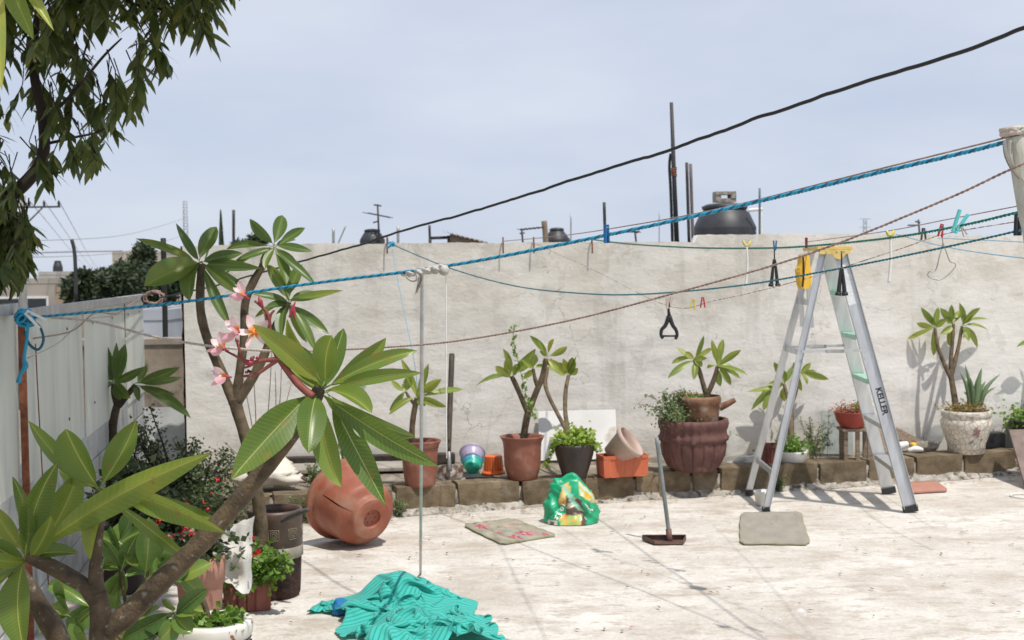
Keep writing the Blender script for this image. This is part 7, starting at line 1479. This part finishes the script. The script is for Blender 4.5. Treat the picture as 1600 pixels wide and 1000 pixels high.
part('tie_top', MB().tube([P(1583, 212, 3.3) + V(.028 * math.cos(k * .6), .028 * math.sin(k * .6), .012 * math.sin(k * .17) + .0006 * k) for k in range(34)], .007, 7), BRP, t)
part('rope_end', MB().tube(spline([P(1588, 208, 3.28), P(1592, 204, 3.27), P(1597, 199, 3.27)], 4), .003, 5), GR1, t)

# ================================================================== big tree at upper left
rnd = random.Random(202); Dt = 6.6; s = Dt / FPX
tb0 = P(-190, 600, Dt + .3); TB = V(tb0.x, tb0.y, CITY)
T = thing('leafy_tree', 'big dark tree with drooping narrow leaves filling the upper left corner', 'tree', TB)
limbs = [([P(-190, 1400, Dt + .3), P(-185, 800, Dt + .3), P(-150, 480, Dt + .2), P(-80, 380, Dt + .1), P(0, 318, Dt), P(45, 280, Dt), P(68, 240, Dt), P(66, 180, Dt), P(54, 120, Dt), P(54, 60, Dt + .05), P(70, -20, Dt + .1), P(110, -120, Dt + .1)], [.20, .15, .10, .06, .037, .034, .03, .026, .024, .021, .018, .012]),
         ([P(-185, 800, Dt + .3), P(-200, 500, Dt + .5), P(-190, 200, Dt + .4), P(-140, -60, Dt), P(-60, -300, Dt - .4)], [.13, .10, .08, .06, .03]),
         ([P(-190, 200, Dt + .4), P(-60, 60, Dt - .2), P(40, -60, Dt - .6), P(130, -160, Dt - .9)], [.06, .04, .03, .015]),
         ([P(110, -120, Dt + .1), P(200, -230, Dt), P(330, -300, Dt - .3)], [.014, .012, .006]),
         ([P(130, -160, Dt - .9), P(230, -300, Dt - 1.2), P(330, -420, Dt - 1.4)], [.015, .012, .006]),
         ([P(54, 90, Dt), P(100, 20, Dt), P(150, -30, Dt + .1), P(220, -60, Dt + .1)], [.018, .014, .011, .007]),
         ([P(66, 190, Dt), P(110, 150, Dt - .1), P(160, 90, Dt - .15), P(190, 60, Dt - .2)], [.012, .009, .007, .004]),
         ([P(150, -30, Dt), P(220, 10, Dt + .1), P(290, 10, Dt + .1), P(340, -10, Dt + .15)], [.010, .008, .006, .004]),
         ([P(68, 245, Dt), P(90, 270, Dt - .05), P(110, 255, Dt - .05), P(150, 240, Dt - .05)], [.008, .006, .005, .003]),
         ([P(0, 318, Dt), P(10, 370, Dt - .1), P(20, 420, Dt - .1), P(15, 470, Dt - .1)], [.012, .009, .006, .004]),
         ([P(70, 225, Dt), P(115, 215, Dt), P(165, 200, Dt), P(192, 155, Dt)], [.009, .007, .005, .003])]
tm = MB()
for pts, rads in limbs: tm.tube(spline(pts, 7), lerps(rads, 7), 9)
part('trunk', tm, MT['twig'], T)
edge = [(-600, 560), (-60, 520), (0, 440), (28, 440), (45, 415), (60, 330), (100, 262), (150, 262), (190, 235), (222, 175), (228, 140), (262, 95), (300, 70), (330, 45), (355, -5), (400, -50), (440, -120), (450, -700)]
def ylow(x):
    for (a, ya), (b_, yb) in zip(edge, edge[1:]):
        if a <= x <= b_: return ya + (yb - ya) * (x - a) / (b_ - a)
    return -999
lm = MB(); lm.v = []; L1 = .118
def unit_leaf():
    mb = MB(); prof_ = [(0, .03), (.15, .10), (.4, .165), (.7, .115), (1, .005)]
    for t_, w_ in prof_:
        mb.v += [V(t_, -w_, .04 * w_ - .12 * t_ * t_), V(t_, 0, -.12 * t_ * t_), V(t_, w_, .04 * w_ - .12 * t_ * t_)]
    for i in range(4):
        for j in range(2): a = i * 3 + j; mb.f.append((a, a + 3, a + 4, a + 1))
    return mb
ul = unit_leaf(); lme = ul.mesh('leaf', V(0, 0, 0)); lme.materials.append(MT['leafT'])
fol = MB(); tw = MB(); singles = []; count = 0
def holes(x, y): return nz3((x * .019, y * .019, 3.3)) + .5 * nz3((x * .05, y * .05, 1.0))
def in_gap(x, y): return (85 < y < 130 and 30 < x < 52) or (200 < y < 300 and -5 < x < 40 and nz3((x * .05, y * .05, 9)) < .2)
tries = 0
while count < 1900 and tries < 60000:
    tries += 1
    if rnd.random() < .30: x = rnd.uniform(-60, 372); y = rnd.uniform(-60, 420); d0 = Dt + rnd.gauss(0, .35)
    elif rnd.random() < .10: x = rnd.uniform(-60, 50); y = rnd.uniform(270, 430); d0 = Dt + rnd.gauss(0, .2)
    elif rnd.random() < .75: x = rnd.uniform(20, 435); y = rnd.uniform(-520, -120); d0 = rnd.uniform(4.4, 7.9)  # out-of-view twigs added to the canopy to shade the fence
    else: x = rnd.uniform(-520, 430); y = rnd.uniform(-620, -120) if rnd.random() < .88 else rnd.uniform(60, 480); d0 = Dt + rnd.uniform(-2.3, 1.4)
    if y > 60 and x < -60 and rnd.random() < .3: continue
    yl = ylow(x)
    if y > yl - 30: continue
    if x > -20 and y > 0 and (holes(x, y) < .03 or in_gap(x, y)): continue
    count += 1; p = P(x, y, d0); hang = V(rnd.gauss(.12, .3), rnd.gauss(0, .3), -.75).normalized(); Lt = rnd.uniform(.10, .24)
    tip = p + hang * Lt; xs, ys = toscr(tip); 
    if ys > ylow(xs) - 8 and xs > 0: Lt *= .5; tip = p + hang * Lt
    st = p - hang * .04 + V(rnd.gauss(0, .03), 0, .06); tw.tube([st, p, tip], [.0035, .003, .0015], 4)
    nl = rnd.randint(7, 11)
    for k in range(nl):
        f = (k + .5) / nl; b_ = p + (tip - p) * f; az = rnd.uniform(0, 6.28); d = (V(math.cos(az) * .62, math.sin(az) * .62, -.72 + rnd.gauss(0, .28))).normalized(); L = L1 * rnd.uniform(.7, 1.25)
        up = V(math.cos(az), math.sin(az), .6); sd = d.cross(up).normalized(); nn_ = sd.cross(d); wd = rnd.uniform(.75, 1.2)
        M4 = Matrix(((d.x * L, sd.x * L * wd, nn_.x * L, b_.x), (d.y * L, sd.y * L * wd, nn_.y * L, b_.y), (d.z * L, sd.z * L * wd, nn_.z * L, b_.z), (0, 0, 0, 1)))
        xs, ys = toscr(b_); singles.append(((xs > 0 and ys > 0), ylow(xs) - ys if xs > 0 else 999, M4))
inv = Matrix.Translation(-TB)
# the leaves along the open outline show largest: those are single objects
singles.sort(key=lambda q: (not q[0], q[1]))
for vis, _, M4 in singles[:300]: inst('leaf', lme, T, inv @ M4)
for vis, _, M4 in singles[300:]: fol.add([M4 @ v for v in ul.v], ul.f)
part('twigs', tw, MT['twig'], T, stuff=True); part('foliage', fol, MT['folT'], T, True, stuff=True)
